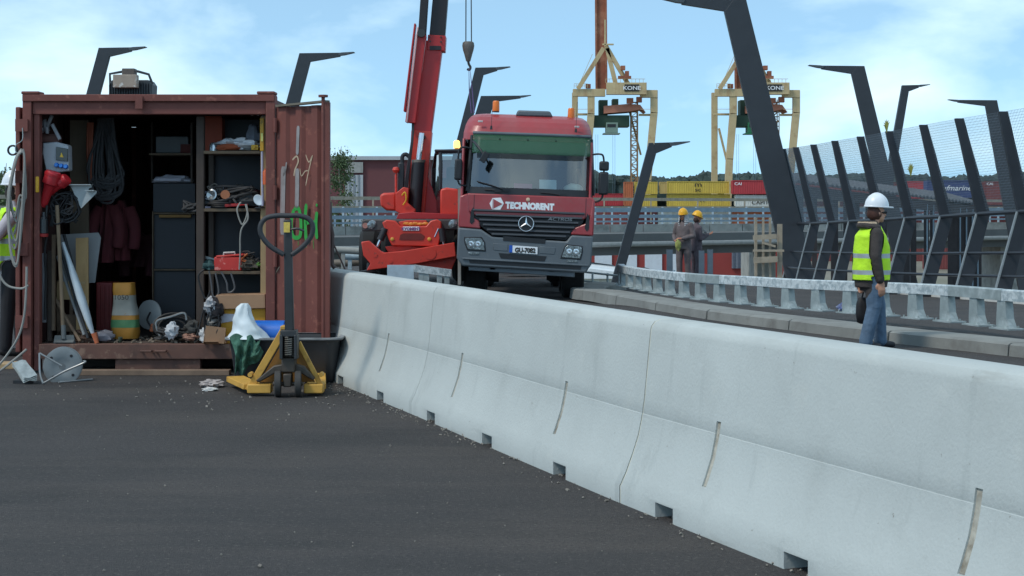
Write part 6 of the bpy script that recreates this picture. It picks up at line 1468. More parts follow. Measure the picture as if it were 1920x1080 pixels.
for pts in ([(924, 458), (952, 459), (952, 472), (926, 471)], [(1012, 461), (1042, 462), (1040, 475), (1012, 474)]):
    q = MB(); q.pxz(xz(pts), -.008, .01); tb_(q, 'bumper_panel', m_tgry, bu, bevel=.006)
mb = MB(); mb.pxz(xz([(880, 499), (1080, 504), (1080, 517), (880, 511)]), .06, .2); tb_(mb, 'underrun_bar', m_tgry, bevel=.015)
for px in (925, 1036):
    q = MB(); q.bb(T(px - 5, 0).x, T(px + 5, 0).x, .06, .3, T(0, 508).z, T(0, 492).z); tb_(q, 'bar_bracket', m_tgry)
for sgn, pts in ((-1, [(872, 450), (901, 449), (907, 457), (909, 472), (878, 471), (873, 460)]), (1, [(1060, 461), (1064, 457), (1090, 459), (1091, 468), (1088, 481), (1054, 480)])):
    q = MB(); cxm = sum(p[0] for p in pts) / 6; cym = sum(p[1] for p in pts) / 6
    q.pxz(xz([(cxm + (x - cxm) * 1.14, cym + (y - cym) * 1.2) for x, y in pts]), -.008, .012); hb = tb_(q, 'headlight_bezel', m_tblk, bevel=.006)
    q = MB(); q.pxz(xz(pts), -.02, -.006); hl = tb_(q, 'headlight', m_lens, bevel=.008); hl.parent = hb
    for dx in (-7, 6):
        q = MB(); q.lathe([(0, 0), (.05, 0), (.055, .008), (.03, .012), (0, .006)], T(cxm + dx, cym + 1, -.02), (0, -1, 0), 16); tb_(q, 'reflector', m_chr, hb)
    q = MB(); q.bb(T(cxm - 11, 0).x, T(cxm + 9, 0).x, -.012, .01, T(0, cym + 21).z, T(0, cym + 16.5).z); tb_(q, 'fog_light', m_lens, bevel=.006)
# number plate
mb = MB(); mb.pxz(xz([(955, 460.5), (1008, 462.5), (1008, 476), (955, 474)]), -.022, -.01); pl_ = tb_(mb, 'number_plate', m_tw, smooth=0)
mb = MB(); mb.pxz(xz([(955, 460.5), (961, 460.7), (961, 474.2), (955, 474)]), -.026, -.022); tb_(mb, 'country_strip', M('eu_blue', rgb(30, 84, 176), .5), pl_, smooth=0)
ntx = text('GU-7082', m_ltrd, tk, T(985, 473.3, -.028), X1, Z1, .085, world=False, stretch=.85, bold=.006); roll_children(ntx)
# mirrors, wipers, beacons, aerials
def mirror(x0, x1, ys, arm):
    for y0, y1 in ys:
        q = MB(); a, b = T(x0, y1, .05), T(x1, y0, .05); q.bb(a.x, b.x, .02, .2, a.z, b.z); mo = tb_(q, 'mirror', m_tblk, bevel=.035, seg=3)
    q = MB(); q.tube(spline([T(*p) for p in arm], 5), .018, 8); tb_(q, 'mirror_arm', m_tblk)
mirror(847, 861, ((302, 342),), [(879, 283, .15), (866, 280, .05), (855, 285, .05), (853, 322, .1), (856, 348, .1), (870, 352, .15)])
mirror(1119, 1137, ((297, 315), (317, 360)), [(1106, 285, .15), (1119, 284, .05), (1126, 290, .05), (1128, 322, .1), (1126, 366, .1), (1106, 376, .15)])
q = MB(); q.tube(spline([T(880, 268, .1), T(890, 278, -.15), T(903, 296, -.25)], 5), .022, 8); q.box(T(903, 298, -.25), (.11, .12, .2), (0, .5, 0)); tb_(q, 'kerb_mirror', m_tblk, bevel=.02)
for (x0, y0, x1, y1) in ((945, 358, 890, 343), (1052, 364, 1010, 360), (930, 360, 905, 358)):
    q = MB(); q.tube([W(x0, y0, -.04), W((x0 + x1) / 2, (y0 + y1) / 2 - 1, -.035), W(x1, y1, -.03)], .012, 6); q.box(W(x0, y0, -.03), (.12, .04, .05)); tb_(q, 'wiper', m_tblk)
for px, py in ((920, 208), (1065, 217)):
    q = MB(); c = T(px, py, .75); q.lathe([(0, 0), (.065, 0), (.065, .02), (0, .02)], c, n=18); be = tb_(q, 'beacon_base', m_tblk)
    q = MB(); q.lathe([(0, 0.02), (.066, .02), (.068, .05), (.064, .19), (.05, .215), (0, .22)], c, n=18); tb_(q, 'beacon', m_amb, be)
for px in (913, 1073):
    q = MB(); q.cyl(T(px, 240, .22), T(px + 1, 186, .28), .0045, n=5); q.lathe([(0, 0), (.025, 0), (.018, .07), (0, .07)], T(px, 244, .22), n=10); tb_(q, 'aerial', m_tblk)
# steps at the side, chassis, wheels, tipping body behind
q = MB(); a, b = T(857.5, 535), T(863, 352); q.bb(a.x, b.x, .28, .9, a.z, b.z); tb_(q, 'side_trim', M('trim_beige', rgb(150, 144, 136), .6), roll=False)
q = MB(); 
for sx in (-.42, .42): q.bb(sx - .05, sx + .05, .4, 8.2, .75, 1.02)
q.build('chassis', m_tblk, tk, world=False)
q = MB(); q.bb(-.75, .75, 1.15, 1.35, .36, .5); q.build('axle', m_tblk, tk, world=False, bevel=.04)
q = MB(); q.bb(-1.2, 1.2, 2.6, 8.4, 1.15, 2.3); q.build('cargo_body', m_tred, tk, world=False, bevel=.03)
def wheel(x, y, w=.33, r=.52, zc=.41):
    q = MB(); s_ = w / 2
    q.lathe([(.3, -s_), (.42, -s_), (r - .03, -s_ + .01), (r, -s_ + .05), (r, s_ - .05), (r - .03, s_ - .01), (.42, s_), (.3, s_)], (x, y, zc), (1, 0, 0), 40); wo = q.build('wheel', m_tyre, tk, world=False)
    for k in range(4):
        q = MB(); xx = x - s_ + .075 + k * (w - .15) / 3; q.lathe([(r - .012, -.008), (r + .002, -.008), (r + .002, .008), (r - .012, .008)], (xx, y, zc), (1, 0, 0), 40); q.build('tread_groove', m_black, wo, world=False)
    q = MB(); q.lathe([(0, -s_ * .5), (.08, -s_ * .9), (.12, -s_ * .5), (.3, -s_ * .6), (.31, s_ * .6), (0, s_ * .5)], (x, y, zc), (1, 0, 0), 24); q.build('rim', m_tgry, wo, world=False)
for sx in (-.93, .93):
    for y in (1.25, 2.95): wheel(sx, y, .42)
    q = MB(); q.lathe([(0, -.14), (.2, -.14), (.24, -.05), (.24, .1), (0, .1)], (sx * .62, 1.25, .42), (1, 0, 0), 20); q.build('brake_drum', m_tblk, tk, world=False)
for sx in (-.92, .92):
    for y in (5.6, 6.95): wheel(sx, y, .6)
q = MB(); q.bb(-1.22, -.72, .5, 2.0, 1.04, 1.12); q.bb(.72, 1.22, .5, 2.0, 1.04, 1.12); q.build('mudguard', m_tblk, tk, world=False)

# ================================================================== rotating telehandler
m_mred = M('handler_red', rgb(204, 58, 42), .48, var=.1, scale=1.5, coat=.08, dirt=(rgb(164, 70, 56), .25, 2, (1, 1, 1), .3), dirt2=(rgb(110, 60, 50), .06, 8, (1, 1, 1), .12))
m_mdk = M('handler_boom', rgb(172, 40, 42), .45, var=.08, scale=1.5)
m_blk2 = M('boom_black', rgb(34, 30, 34), .5, var=.15)
TD = 34.0; HS = TD / 3000
th = thing('telehandler', 'red rotating telehandler with raised boom left of the truck', 'telehandler', (P(775, 0, TD).x, TD, 0))
ox = th.location.x
def Hh_(px, py, dy=0): return Vector(((px - 960) * HS - ox, dy, EYE - (py - 390) * HS))
def hx(pts): return [((x - 960) * HS - ox, EYE - (y - 390) * HS) for x, y in pts]
def hb(mb, name, mat, parent=None, **k): return mb.build(name, mat, parent or th, world=False, **k)
# chassis
mb = MB(); mb.pxz(hx([(678, 414), (684, 411), (868, 411), (872, 414), (872, 431), (678, 434)]), .0, .3); hb(mb, 'front_crossbeam', M('crossbeam', rgb(70, 66, 66), .6, var=.2), bevel=.03)
mb = MB(); mb.pxz(hx([(720, 430), (850, 430), (850, 470), (720, 470)]), .5, 5.2); hb(mb, 'chassis', m_tblk)
for px, py in ((697, 421), (849, 420)):
    q = MB(); q.lathe([(0, 0), (.09, 0), (.095, .02), (.06, .035), (0, .03)], Hh_(px, py, .0), (0, -1, 0), 18, 1.1, .9); hb(q, 'headlight', m_lens)
q = MB(); q.lathe([(0, 0), (.06, 0), (.06, .02), (0, .02)], Hh_(685, 423, .0), (0, -1, 0), 14); hb(q, 'indicator', M('ind_rose', rgb(176, 124, 112), .4))
# stabiliser housing
mb = MB(); mb.pxz(hx([(718, 417), (726, 412), (742, 414), (752, 424), (800, 424), (808, 414), (820, 411), (828, 416), (828, 440), (822, 462), (736, 460), (731, 450)]), -.22, .05); sh = hb(mb, 'stabiliser_housing', m_mred, bevel=.02)
mb = MB(); mb.pxz(hx([(752, 440), (758, 437), (790, 437), (797, 442), (794, 450), (750, 449)]), -.232, -.21); hb(mb, 'opening', M('recess_brown', rgb(112, 42, 36), .7), sh, smooth=0)
mb = MB(); mb.pxz(hx([(757, 424.5), (787, 424.5), (787, 432), (757, 432)]), -.235, -.22); lb_ = hb(mb, 'label', m_tw, sh, smooth=0)
text('KYOMENT', M('label_violet', rgb(120, 70, 130), .6), sh, Hh_(772, 431, -.24), X1, Z1, .055, world=False, stretch=1.1, bold=.004)
mb = MB(); mb.pxz(hx([(748, 416), (764, 413), (800, 413), (802, 424), (752, 424)]), -.16, .0); hb(mb, 'cover_plate', m_mred, bevel=.01)
for k, px in enumerate((763, 771, 780, 789, 798)):
    q = MB(); c = Hh_(px, 419 + (k % 2), -.17); q.lump(c, (.14, .03, .06), .5, 3, 10, 8, seed=k); hb(q, 'warning_sticker', M('sticker_orange', rgb(236, 140, 52), .5, var=.3, scale=20))
for px in (737, 806):
    q = MB(); q.lathe([(0, 0), (.04, 0), (.04, .02), (.02, .03), (0, .03)], Hh_(px, 448, -.22), (0, -1, 0), 14); hb(q, 'side_lamp', M('lamp_amber', rgb(226, 168, 70), .4), sh)
# crossed stabiliser legs
mb = MB(); mb.pxz(hx([(680, 453), (694, 451), (716, 470), (722, 473), (757, 470), (853, 454), (856, 480), (780, 494), (690, 506), (697, 493), (684, 478)]), -.34, -.12); lg_ = hb(mb, 'stabiliser_leg', m_mred, bevel=.015)
for (x, y, r) in ((808, 474, .13), (706, 477, .05), (735, 489, .04)):
    q = MB(); q.lathe([(0, 0), (r, 0), (r, .012), (0, .012)], Hh_(x, y, -.34), (0, -1, 0), 18); hb(q, 'pivot_boss', m_mred, lg_)
mb = MB(); mb.pxz(hx([(722, 462), (760, 459), (820, 468), (858, 478), (845, 511), (800, 503), (774, 495), (728, 472)]), -.1, .1); hb(mb, 'stabiliser_leg', m_mred, bevel=.015)
q = MB(); q.lathe([(0, 0), (.18, 0), (.2, .03), (.06, .06), (.05, .2), (0, .2)], Hh_(694, 510, -.2) * 1.0, n=18)
hb(q, 'stabiliser_foot', m_tblk)
for a, b in (((724, 428), (709, 462)), ((828, 428), (834, 466))):
    q = MB(); q.cyl(Hh_(*a, -.18), Hh_((a[0] * .35 + b[0] * .65), (a[1] * .35 + b[1] * .65), -.2), .075, n=14); cy = hb(q, 'leg_cylinder', m_blk2)
    q = MB(); q.cyl(Hh_(a[0] * .4 + b[0] * .6, a[1] * .4 + b[1] * .6, -.2), Hh_(*b, -.2), .03, n=10); hb(q, 'piston_rod', m_chr, cy)
    q = MB(); q.cyl(Hh_(a[0] - 5, a[1], -.22), Hh_(a[0] - 12, a[1] + 16, -.22), .012, n=6); hb(q, 'hose', m_chr, cy)
# wheels
for sx in (-1.0, 1.0):
    for y in (.9, 4.2):
        q = MB(); q.lathe([(.25, -.2), (.5, -.2), (.58, -.12), (.58, .12), (.5, .2), (.25, .2)], (sx, y, .58), (1, 0, 0), 28); wo = hb(q, 'wheel', m_tyre)
        q = MB(); q.lathe([(0, -.1), (.24, -.16), (.26, .12), (0, .1)], (sx, y, .58), (1, 0, 0), 20); hb(q, 'rim', m_mred, wo)
# turret: counter weight pod, plates, cab
mb = MB(); mb.pxz(hx([(705, 365), (713, 361), (736, 360), (737, 396), (718, 395), (707, 386)]), .9, 2.2); hb(mb, 'engine_pod', m_mred, bevel=.05, seg=3)
mb = MB(); mb.pxz(hx([(737, 362), (752, 350), (762, 352), (760, 380), (775, 393), (774, 405), (745, 400), (737, 396)]), .7, 1.6); hb(mb, 'turret_plate', m_mred, bevel=.015)
mb = MB(); mb.pxz(hx([(790, 318), (797, 330), (818, 388), (823, 407), (780, 407), (782, 330)]), 1.3, 1.45); hb(mb, 'turret_plate', m_mdk, bevel=.015)
mb = MB(); mb.pxz(hx([(745, 400), (770, 398), (860, 402), (860, 411), (740, 411)]), .4, 2.6); hb(mb, 'slew_ring', m_mdk, bevel=.01)
mb = MB(); mb.pxz(hx([(823, 354), (835, 351), (858, 354), (864, 404), (823, 404)]), .55, 2.4); hb(mb, 'cab_base', m_mred, bevel=.04)
cabf = MB(); A_ = [(804, 350), (808, 296), (813, 283), (862, 281)]
cabf.tube([Hh_(823, 356, .6), Hh_(824, 310, .6), Hh_(823, 284, .65)], .04, 8); cabf.tube([Hh_(804, 385, 1.9), Hh_(805, 310, 1.9), Hh_(812, 284, 1.6)], .05, 8); cabf.tube([Hh_(812, 282, 1.6), Hh_(823, 282, .65), Hh_(866, 281, .65)], .045, 8); cabf.tube([Hh_(866, 281, .65), Hh_(866, 356, .6)], .04, 8)
hb(cabf, 'cab_frame', m_tblk)
mb = MB(); mb.bb(Hh_(812, 0).x, Hh_(870, 0).x, .6, 2.3, Hh_(0, 283).z, Hh_(0, 278).z); hb(mb, 'cab_roof', m_tblk, bevel=.02)
g_cab = glass('cab_glass', (.50, .60, .60), .14)
mb = MB(); mb.add([Hh_(824, 353, .62), Hh_(865, 353, .62), Hh_(865, 285, .66), Hh_(824, 285, .66)], [(0, 1, 2, 3)]); hb(mb, 'cab_window', g_cab, smooth=0)
mb = MB(); mb.add([Hh_(804, 384, 1.88), Hh_(823, 404, .64), Hh_(823, 286, .66), Hh_(810, 288, 1.6)], [(0, 1, 2, 3)]); hb(mb, 'cab_window', glass('cab_glass_dark', (.16, .18, .2), .1), smooth=0)
mb = MB(); mb.bb(Hh_(832, 0).x, Hh_(858, 0).x, 1.3, 1.5, Hh_(0, 360).z, Hh_(0, 310).z); hb(mb, 'operator_seat', m_darkcrev, bevel=.05)
mb = MB(); mb.bb(Hh_(812, 0).x, Hh_(868, 0).x, 2.25, 2.3, Hh_(0, 356).z, Hh_(0, 330).z); hb(mb, 'cab_rear', m_tblk)
q = MB(); q.lathe([(0, 0), (.07, 0), (.075, .03), (.065, .14), (.03, .17), (0, .17)], Hh_(854, 275, .8), n=16); hb(q, 'lit_beacon', emit('beacon_glow', (1.0, .55, .12), 2.2))
q = MB(); q.cyl(Hh_(854, 281, .8), Hh_(854, 274, .8), .03, n=8); hb(q, 'beacon_stem', m_tblk)
q = MB(); q.lathe([(0, 0), (.05, 0), (.08, .06), (.06, .12), (0, .13)], Hh_(736, 322, 1.0), n=14); q.cyl(Hh_(736, 362, 1.0), Hh_(736, 322, 1.0), .025, n=8); hb(q, 'red_lamp_post', m_mred)
q = MB(); q.bb(Hh_(740, 0).x, Hh_(752, 0).x, 1.0, 1.3, Hh_(0, 360).z, Hh_(0, 302).z); hb(q, 'exhaust_box', m_tblk, bevel=.03)
q = MB(); q.tube(spline([Hh_(748, 305, 1.1), Hh_(748, 290, 1.1), Hh_(755, 286, 1.1), Hh_(762, 292, 1.1)], 5), .045, 10); hb(q, 'exhaust_pipe', m_tblk)
q = MB(); q.tube(spline([Hh_(750, 366, .66), Hh_(756, 360, .62), Hh_(758, 374, .62), Hh_(752, 384, .66)], 5), .018, 6); hb(q, 'yellow_hose', M('hose_yellow', rgb(214, 160, 40), .5))
# boom: lower box, side jib, flange, extensions
def boomseg(p, q_, w1, w2, dep, name, mat, dy=1.5, bevel=.015):
    m2 = MB(); A, B = Hh_(*p, dy), Hh_(*q_, dy); m2.beam(A, B, w1 * HS, dep, (0, 1, 0), w2 * HS, dep); return hb(m2, name, mat, bevel=bevel)
b0 = boomseg((773, 400), (784, 240), 34, 40, .5, 'boom_base', m_mred)
b1 = boomseg((783, 250), (809, 66), 37, 33, .46, 'boom_section', m_mdk, 1.495)
boomseg((812, 84), (814, 54), 35, 35, .5, 'boom_collar', m_mdk)
boomseg((813.5, 60), (822, -40), 30, 29, .4, 'boom_extension', m_blk2)
boomseg((822, -40), (879, -520), 24, 14, .3, 'boom_tip_section', m_blk2)
boomseg((763, 225), (784, 54), 20, 20, .3, 'jib_arm', m_mdk, 1.25)
boomseg((756.5, 225), (778, 40), 3, 3, .34, 'jib_flange', M('flange_pale', rgb(206, 170, 168), .5), 1.2)
boomseg((751.5, 203), (772, 32), 4.4, 3.6, .3, 'jib_plate', m_mdk, 1.3)
boomseg((773, 205), (792, 64), 3.2, 3.2, .06, 'pale_strip', M('flange_pale', rgb(206, 170, 168), .5), 1.16)
boomseg((785, 60), (793, -60), 15, 15, .26, 'jib_extension', m_blk2, 1.25)
q = MB(); q.cyl(Hh_(785, 52, 1.0), Hh_(785, 52, 1.5), .09, n=16); hb(q, 'jib_pin', m_pjd)
for x, y in ((800, 58), (822, 58), (801, 66), (822, 67)):
    q = MB(); q.lathe([(0, 0), (.02, 0), (.02, .02), (0, .02)], Hh_(x, y, 1.24), (0, -1, 0), 8); hb(q, 'bolt', m_pjd)
q = MB(); q.bb(Hh_(800, 0).x, Hh_(822, 0).x, 1.235, 1.26, Hh_(0, 83).z, Hh_(0, 75).z); hb(q, 'collar_slot', m_blk2, smooth=0)
q = MB(); q.cyl(Hh_(772, 402, 1.05), Hh_(779, 298, 1.1), .14, n=18); lc = hb(q, 'lift_cylinder', m_blk2)
q = MB(); q.cyl(Hh_(779, 300, 1.1), Hh_(785, 245, 1.16), .06, n=12); hb(q, 'lift_rod', m_chr, lc)
q = MB(); q.lathe([(0, 0), (.15, 0), (.15, .06), (0, .06)], Hh_(779, 302, 1.1), (.07, 0, 1), 18); hb(q, 'gland', M('gland', rgb(120, 110, 100), .4, .4), lc)
q = MB(); q.bb(Hh_(778, 0).x, Hh_(792, 0).x, 1.18, 1.25, Hh_(0, 256).z, Hh_(0, 249).z); hb(q, 'rod_bracket', m_blk2, bevel=.01)
for k in range(3):
    q = MB(); q.tube(spline([Hh_(767 + k, 222, 1.2), Hh_(766 + k, 260, 1.05), Hh_(757 + 2 * k, 320, 1.0), Hh_(752 + 2 * k, 360, 1.0)], 5), .02, 6); hb(q, 'hose', m_blk2)
# ropes, hook block, sling
hk = thing('hook_block', 'grey crane hook block hanging on two ropes above the truck', 'hook block', (P(878, 0, 35.5).x, 35.5, P(0, 122, 35.5).z))
q = MB(); c = P(878, 80, 35.5)
def hkr(py, hwx, dpt): 
    cc = P(878, py, 35.5); return [cc + Vector((math.cos(2 * math.pi * j / 20) * hwx * 35.5 / 3000, math.sin(2 * math.pi * j / 20) * dpt, 0)) for j in range(20)]
q.loft([hkr(78, 8, .08), hkr(80, 10.5, .1), hkr(86, 11.4, .11), hkr(94, 10, .1), hkr(102, 7.5, .09), hkr(110, 5.4, .08), hkr(115, 4, .06)]); q.build('block', M('hook_grey', rgb(96, 92, 88), .6, var=.15, scale=8), hk)
q = MB(); q.tube(spline([P(878, 114, 35.5), P(879, 120, 35.5), P(882, 126, 35.5), P(880, 131, 35.5), P(876, 129, 35.5)], 5), .028, 8); q.build('hook', m_pjd, hk)
for a, b in (((873.5, 78), (875, -560)), ((884, 78), (880, -560))):
    q = MB(); q.cyl(P(*a, 35.5), P(*b, 35.5), .014, n=6); q.build('rope', m_pjd, hk)
q = MB(); 
for pl in ([(879, 128), (880, 170), (884, 212)], [(881, 128), (885, 165), (889, 212)]): q.tube([P(x, y, 35.4) for x, y in pl], [.012, .03, .045], 6, flat=.4)
solo(q, 'lifting_sling', M('sling_violet', rgb(112, 96, 140), .8, var=.15), 'violet webbing sling hanging from the crane hook behind the cab', 'sling')
# things behind and under the machines
gt2 = thing('guardrail_bundle', 'length of galvanised guardrail behind the barrier under the telehandler', 'guardrail', (P(785, 0, 31.5).x, 31.5, 0))
q = MB(); a, b = P(726, 530, 31.5), P(776, 497, 31.5); q.bb(a.x, b.x, 31.5, 31.6, 0.0, b.z); q.build('end_plate', M('plate_pale', rgb(176, 192, 202), .5, .2), gt2, smooth=0)
q = MB(); q.beam(P(776, 503, 31.5), P(846, 512, 31.5), .12, .14); q.build('beam', m_galvw, gt2, smooth=0)
for px in (790, 800, 824, 838):
    q = MB(); a = P(px, 0, 31.5); q.bb(a.x - .05, a.x + .05, 31.46, 31.54, 0, .38); q.build('post', m_galv, gt2, smooth=0)
gt3 = thing('guardrail', 'short run of galvanised guardrail seen under the truck', 'guardrail', (P(955, 0, 43).x, 43, 0))
q = MB(); q.beam(P(900, 524, 43) , P(1020, 527, 43), .1, .14); q.build('beam', m_galv, gt3, smooth=0)
for px in (924, 938, 958, 978, 996):
    q = MB(); a = P(px, 0, 43); q.bb(a.x - .06, a.x + .06, 42.96, 43.04, 0, .33 - .0); q.build('post', m_galvw, gt3, smooth=0)
q = MB(); c = P(984, 0, 40); q.lump((c.x, 40, .14), (1.25, .8, .55), .25, 1.6, 20, 14, seed=6, flat=True); solo(q, 'orange_tarpaulin', M('tarp_orange', rgb(206, 76, 50), .6, var=.12, scale=5), 'orange-red tarpaulin heap seen between the truck wheels', 'tarpaulin', smooth=70)
q = MB(); c = P(958, 0, 41.5); q.lump((c.x, 41.5, .2), (1.2, .6, .6), .3, 1.6, 18, 12, seed=9, flat=True); solo(q, 'earth_heap', M('earth', rgb(110, 96, 82), .95, var=.3, scale=6), 'brown heap beside the orange tarpaulin under the truck', 'heap', smooth=70)
for j, (x0, y0, x1, y1, r, c_, l) in enumerate(((628, 468, 705, 473, .09, rgb(146, 146, 140), 'upper grey pipe left of the telehandler'), (645, 480, 700, 482, .1, rgb(160, 176, 184), 'pale blue pipe left of the telehandler foot'), (625, 494, 700, 490, .1, rgb(106, 94, 82), 'brown pipe lowest left of the telehandler foot'))):
    q = MB(); q.cyl(P(x0, y0, 41 + j * .6), P(x1, y1, 41 + j * .6), r, n=12); 
    for xx in (.2, .8): 
        c = P(x0, y0, 41 + j * .6).lerp(P(x1, y1, 41 + j * .6), xx); q.bb(c.x - .05, c.x + .05, c.y - .05, c.y + .05, 0, c.z - r * .9)
    solo(q, 'steel_pipe', M('pipe%d' % j, c_, .5, var=.15), l, 'pipe', 'pipes behind the barrier')
q = MB(); q.tube([P(618, 378, 15.9), P(619, 420, 15.9), P(623, 440, 15.9), P(622, 495, 15.9), P(628, 503, 15.9)], .022, 8); q.tube([P(624, 455, 15.9), P(637, 482, 15.9), P(648, 508, 15.9)], .009, 6)
solo(q, 'bent_rod', M('rod_rusty', rgb(88, 70, 66), .7), 'bent rusty rod frame standing behind the container door edge', 'rod')
# ================================================================== people
m_skin = M('skin', rgb(196, 146, 120), .55, var=.06, scale=20)
m_hv = M('hi_vis', rgb(192, 240, 44), .75, var=.07, scale=12, bump=.7, bscale=14)
m_refl = M('reflective_tape', rgb(168, 174, 178), .35, .2, var=.06)
m_helw = M('helmet_white', rgb(226, 230, 234), .3, var=.03)
m_hely = M('helmet_yellow', rgb(232, 170, 24), .35, var=.05)
def capsule(mb, a, ra, b, rb, n=12):
    a, b = Vector(a), Vector(b); d_ = (b - a); L = d_.length; d_ = d_ / L if L > 1e-6 else Z1
    pts, rs = [], []
    for k in range(4):
        t_ = R(8 + 82 * k / 3.0); pts.append(a - d_ * ra * math.cos(t_)); rs.append(ra * math.sin(t_))
    for k in range(4):
        t_ = R(90 - 82 * k / 3.0); pts.append(b + d_ * rb * math.cos(t_)); rs.append(rb * math.sin(t_))
    mb.tube(pts, rs, n)
class Body:
    def __init__(s): s.mb = MB(); s.seg = []
    def limb(s, pts, tg):
        """pts: list of (point, radius)"""
        for (a, ra), (b, rb) in zip(pts, pts[1:]):
            capsule(s.mb, a, ra, b, rb); s.seg.append((Vector(a), ra, Vector(b), rb, tg))
    def loft(s, rings, tg, n=20):
        """rings: (cx, cy, z, rx, ry)"""
        s.mb.loft([[Vector((cx + math.cos(2 * math.pi * j / n) * rx, cy + math.sin(2 * math.pi * j / n) * ry, z)) for j in range(n)] for cx, cy, z, rx, ry in rings])
        for (x0, y0, z0, a0, b0), (x1, y1, z1, a1, b1) in zip(rings, rings[1:]):
            for off in (-.5, 0, .5):
                r0, r1 = min(a0, b0), min(a1, b1)
                s.seg.append((Vector((x0 + off * max(0, a0 - r0) * 2, y0, z0)), r0, Vector((x1 + off * max(0, a1 - r1) * 2, y1, z1)), r1, tg))
                if b0 > a0: s.seg.append((Vector((x0, y0 + off * (b0 - r0) * 2, z0)), r0, Vector((x1, y1 + off * (b1 - r1) * 2, z1)), r1, tg))
    def ell(s, c, r3, tg, rot=None):
        s.mb.ball(c, 1.0, 16, 12, r3, rot); r = min(r3); s.seg.append((Vector(c), r, Vector(c) + Vector((0, 0, 1e-3)), r, tg))
    def tagat(s, p):
        best, bt = 1e9, None
        for a, ra, b, rb, tg in s.seg:
            ab = b - a; t_ = max(0, min(1, (p - a).dot(ab) / max(1e-9, ab.length_squared))); dd = (p - a - ab * t_).length - (ra + (rb - ra) * t_)
            if dd < best: best, bt = dd, tg
        return bt
    def mesh(s, voxel, mats, order, smooth_it=4):
        me = bpy.data.meshes.new('b'); me.from_pydata([tuple(v) for v in s.mb.v], [], s.mb.f)
        ob = bpy.data.objects.new('b', me); COL.objects.link(ob)
        md = ob.modifiers.new('r', 'REMESH'); md.mode = 'VOXEL'; md.voxel_size = voxel
        sm_ = ob.modifiers.new('s', 'SMOOTH'); sm_.iterations = smooth_it; sm_.factor = .5
        bpy.context.view_layer.update()
        out = bpy.data.meshes.new_from_object(ob.evaluated_get(bpy.context.evaluated_depsgraph_get()))
        bpy.data.objects.remove(ob)
        tags = [s.tagat(v.co) for v in out.vertices]
        out.materials.clear()
        for m_ in mats: out.materials.append(m_)
        for p in out.polygons:
            tg = [tags[i] for i in p.vertices]; p.material_index = order[max(set(tg), key=tg.count)]
        finish(out, 0); out.polygons.foreach_set('use_smooth', [True] * len(out.polygons))
        return out, tags
def shell(body_me, tags, allow, zf, off, name, mats, parent, matf):
    """a garment: the body faces passing the test, lifted off along their normals"""
    keep = [p for p in body_me.polygons if all(tags[i] in allow for i in p.vertices) and zf(p.center)]
    used = {}; mb = MB()
    for p in keep:
        q = []
        for i in p.vertices:
            if i not in used:
                used[i] = len(mb.v); v = body_me.vertices[i]; mb.v.append(v.co + v.normal * off(v.co))
            q.append(used[i])
        mb.f.append(tuple(q)); mb.mi.append(matf(p.center))
    o = mb.build(name, mats, parent, world=False, smooth=80)
    sd = o.modifiers.new('t', 'SOLIDIFY'); sd.thickness = .006; sd.offset = 1
    return o
def hand(b, wrist, direction, palm_n, side, s=1.0, curl=.5, tg='skin'):
    """palm, four bent fingers and a thumb; side=+1: thumb on the +across side"""
    w = Vector(wrist); d_ = Vector(direction).normalized(); n_ = Vector(palm_n).normalized(); ac = d_.cross(n_).normalized() * side; n_ = n_ - d_ * n_.dot(d_); n_.normalize()
    pc = w + d_ * .05 * s
    for k in range(4):
        o = (k - 1.5) * .019 * s; b.limb([(w + ac * o * .7, .016 * s), (w + d_ * .088 * s + ac * o, .0125 * s)], tg)
        L = (.066, .075, .07, .055)[3 - k] * s; p0 = w + d_ * .09 * s + ac * o; d1 = (d_ + n_ * curl * .6).normalized(); p1 = p0 + d1 * L * .55; d2 = (d_ + n_ * curl * 1.6).normalized(); p2 = p1 + d2 * L * .5
        b.limb([(p0, .0105 * s), (p1, .0095 * s), (p2, .008 * s)], tg)
    t0 = w + d_ * .025 * s + ac * .028 * s; t1 = t0 + (d_ * .7 + ac * .8 + n_ * .3).normalized() * .036 * s; t2 = t1 + (d_ + ac * .15 + n_ * .4).normalized() * .034 * s
    b.limb([(t0, .014 * s), (t1, .0115 * s), (t2, .009 * s)], tg)
def head(b, c, s=1.0, tg='skin', fw=Vector((0, 1, 0))):
    """skull, jaw, nose, brow, lips, ears; faces local +Y"""
    c = Vector(c)
    b.ell(c + Vector((0, -.012, .02)) * s, (.074 * s, .092 * s, .098 * s), tg)
    b.ell(c + Vector((0, .028, -.045)) * s, (.055 * s, .06 * s, .066 * s), tg)
    b.ell(c + Vector((0, .055, -.092)) * s, (.026 * s, .024 * s, .02 * s), tg)
    b.limb([(c + Vector((0, .082, .012)) * s, .008 * s), (c + Vector((0, .104, -.03)) * s, .0125 * s)], tg)
    b.limb([(c + Vector((-.03, .07, .024)) * s, .012 * s), (c + Vector((.03, .07, .024)) * s, .012 * s)], tg)
    b.limb([(c + Vector((-.016, .083, -.062)) * s, .0085 * s), (c + Vector((.016, .083, -.062)) * s, .0085 * s)], tg)
    for sx in (-1, 1): b.ell(c + Vector((sx * .075, -.008, -.01)) * s, (.012 * s, .02 * s, .032 * s), tg)
def eyes(c, parent, s=1.0):
    for sx in (-1, 1):
        q = MB(); q.ball(Vector(c) + Vector((sx * .03, .071, .0)) * s, .0115 * s, 10, 8); q.build('eye', M('eye_white', rgb(220, 216, 210), .3), parent, world=False)
        q = MB(); q.ball(Vector(c) + Vector((sx * .03, .0795, .0)) * s, .006 * s, 8, 6); q.build('iris', M('iris', rgb(50, 38, 30), .3), parent, world=False)
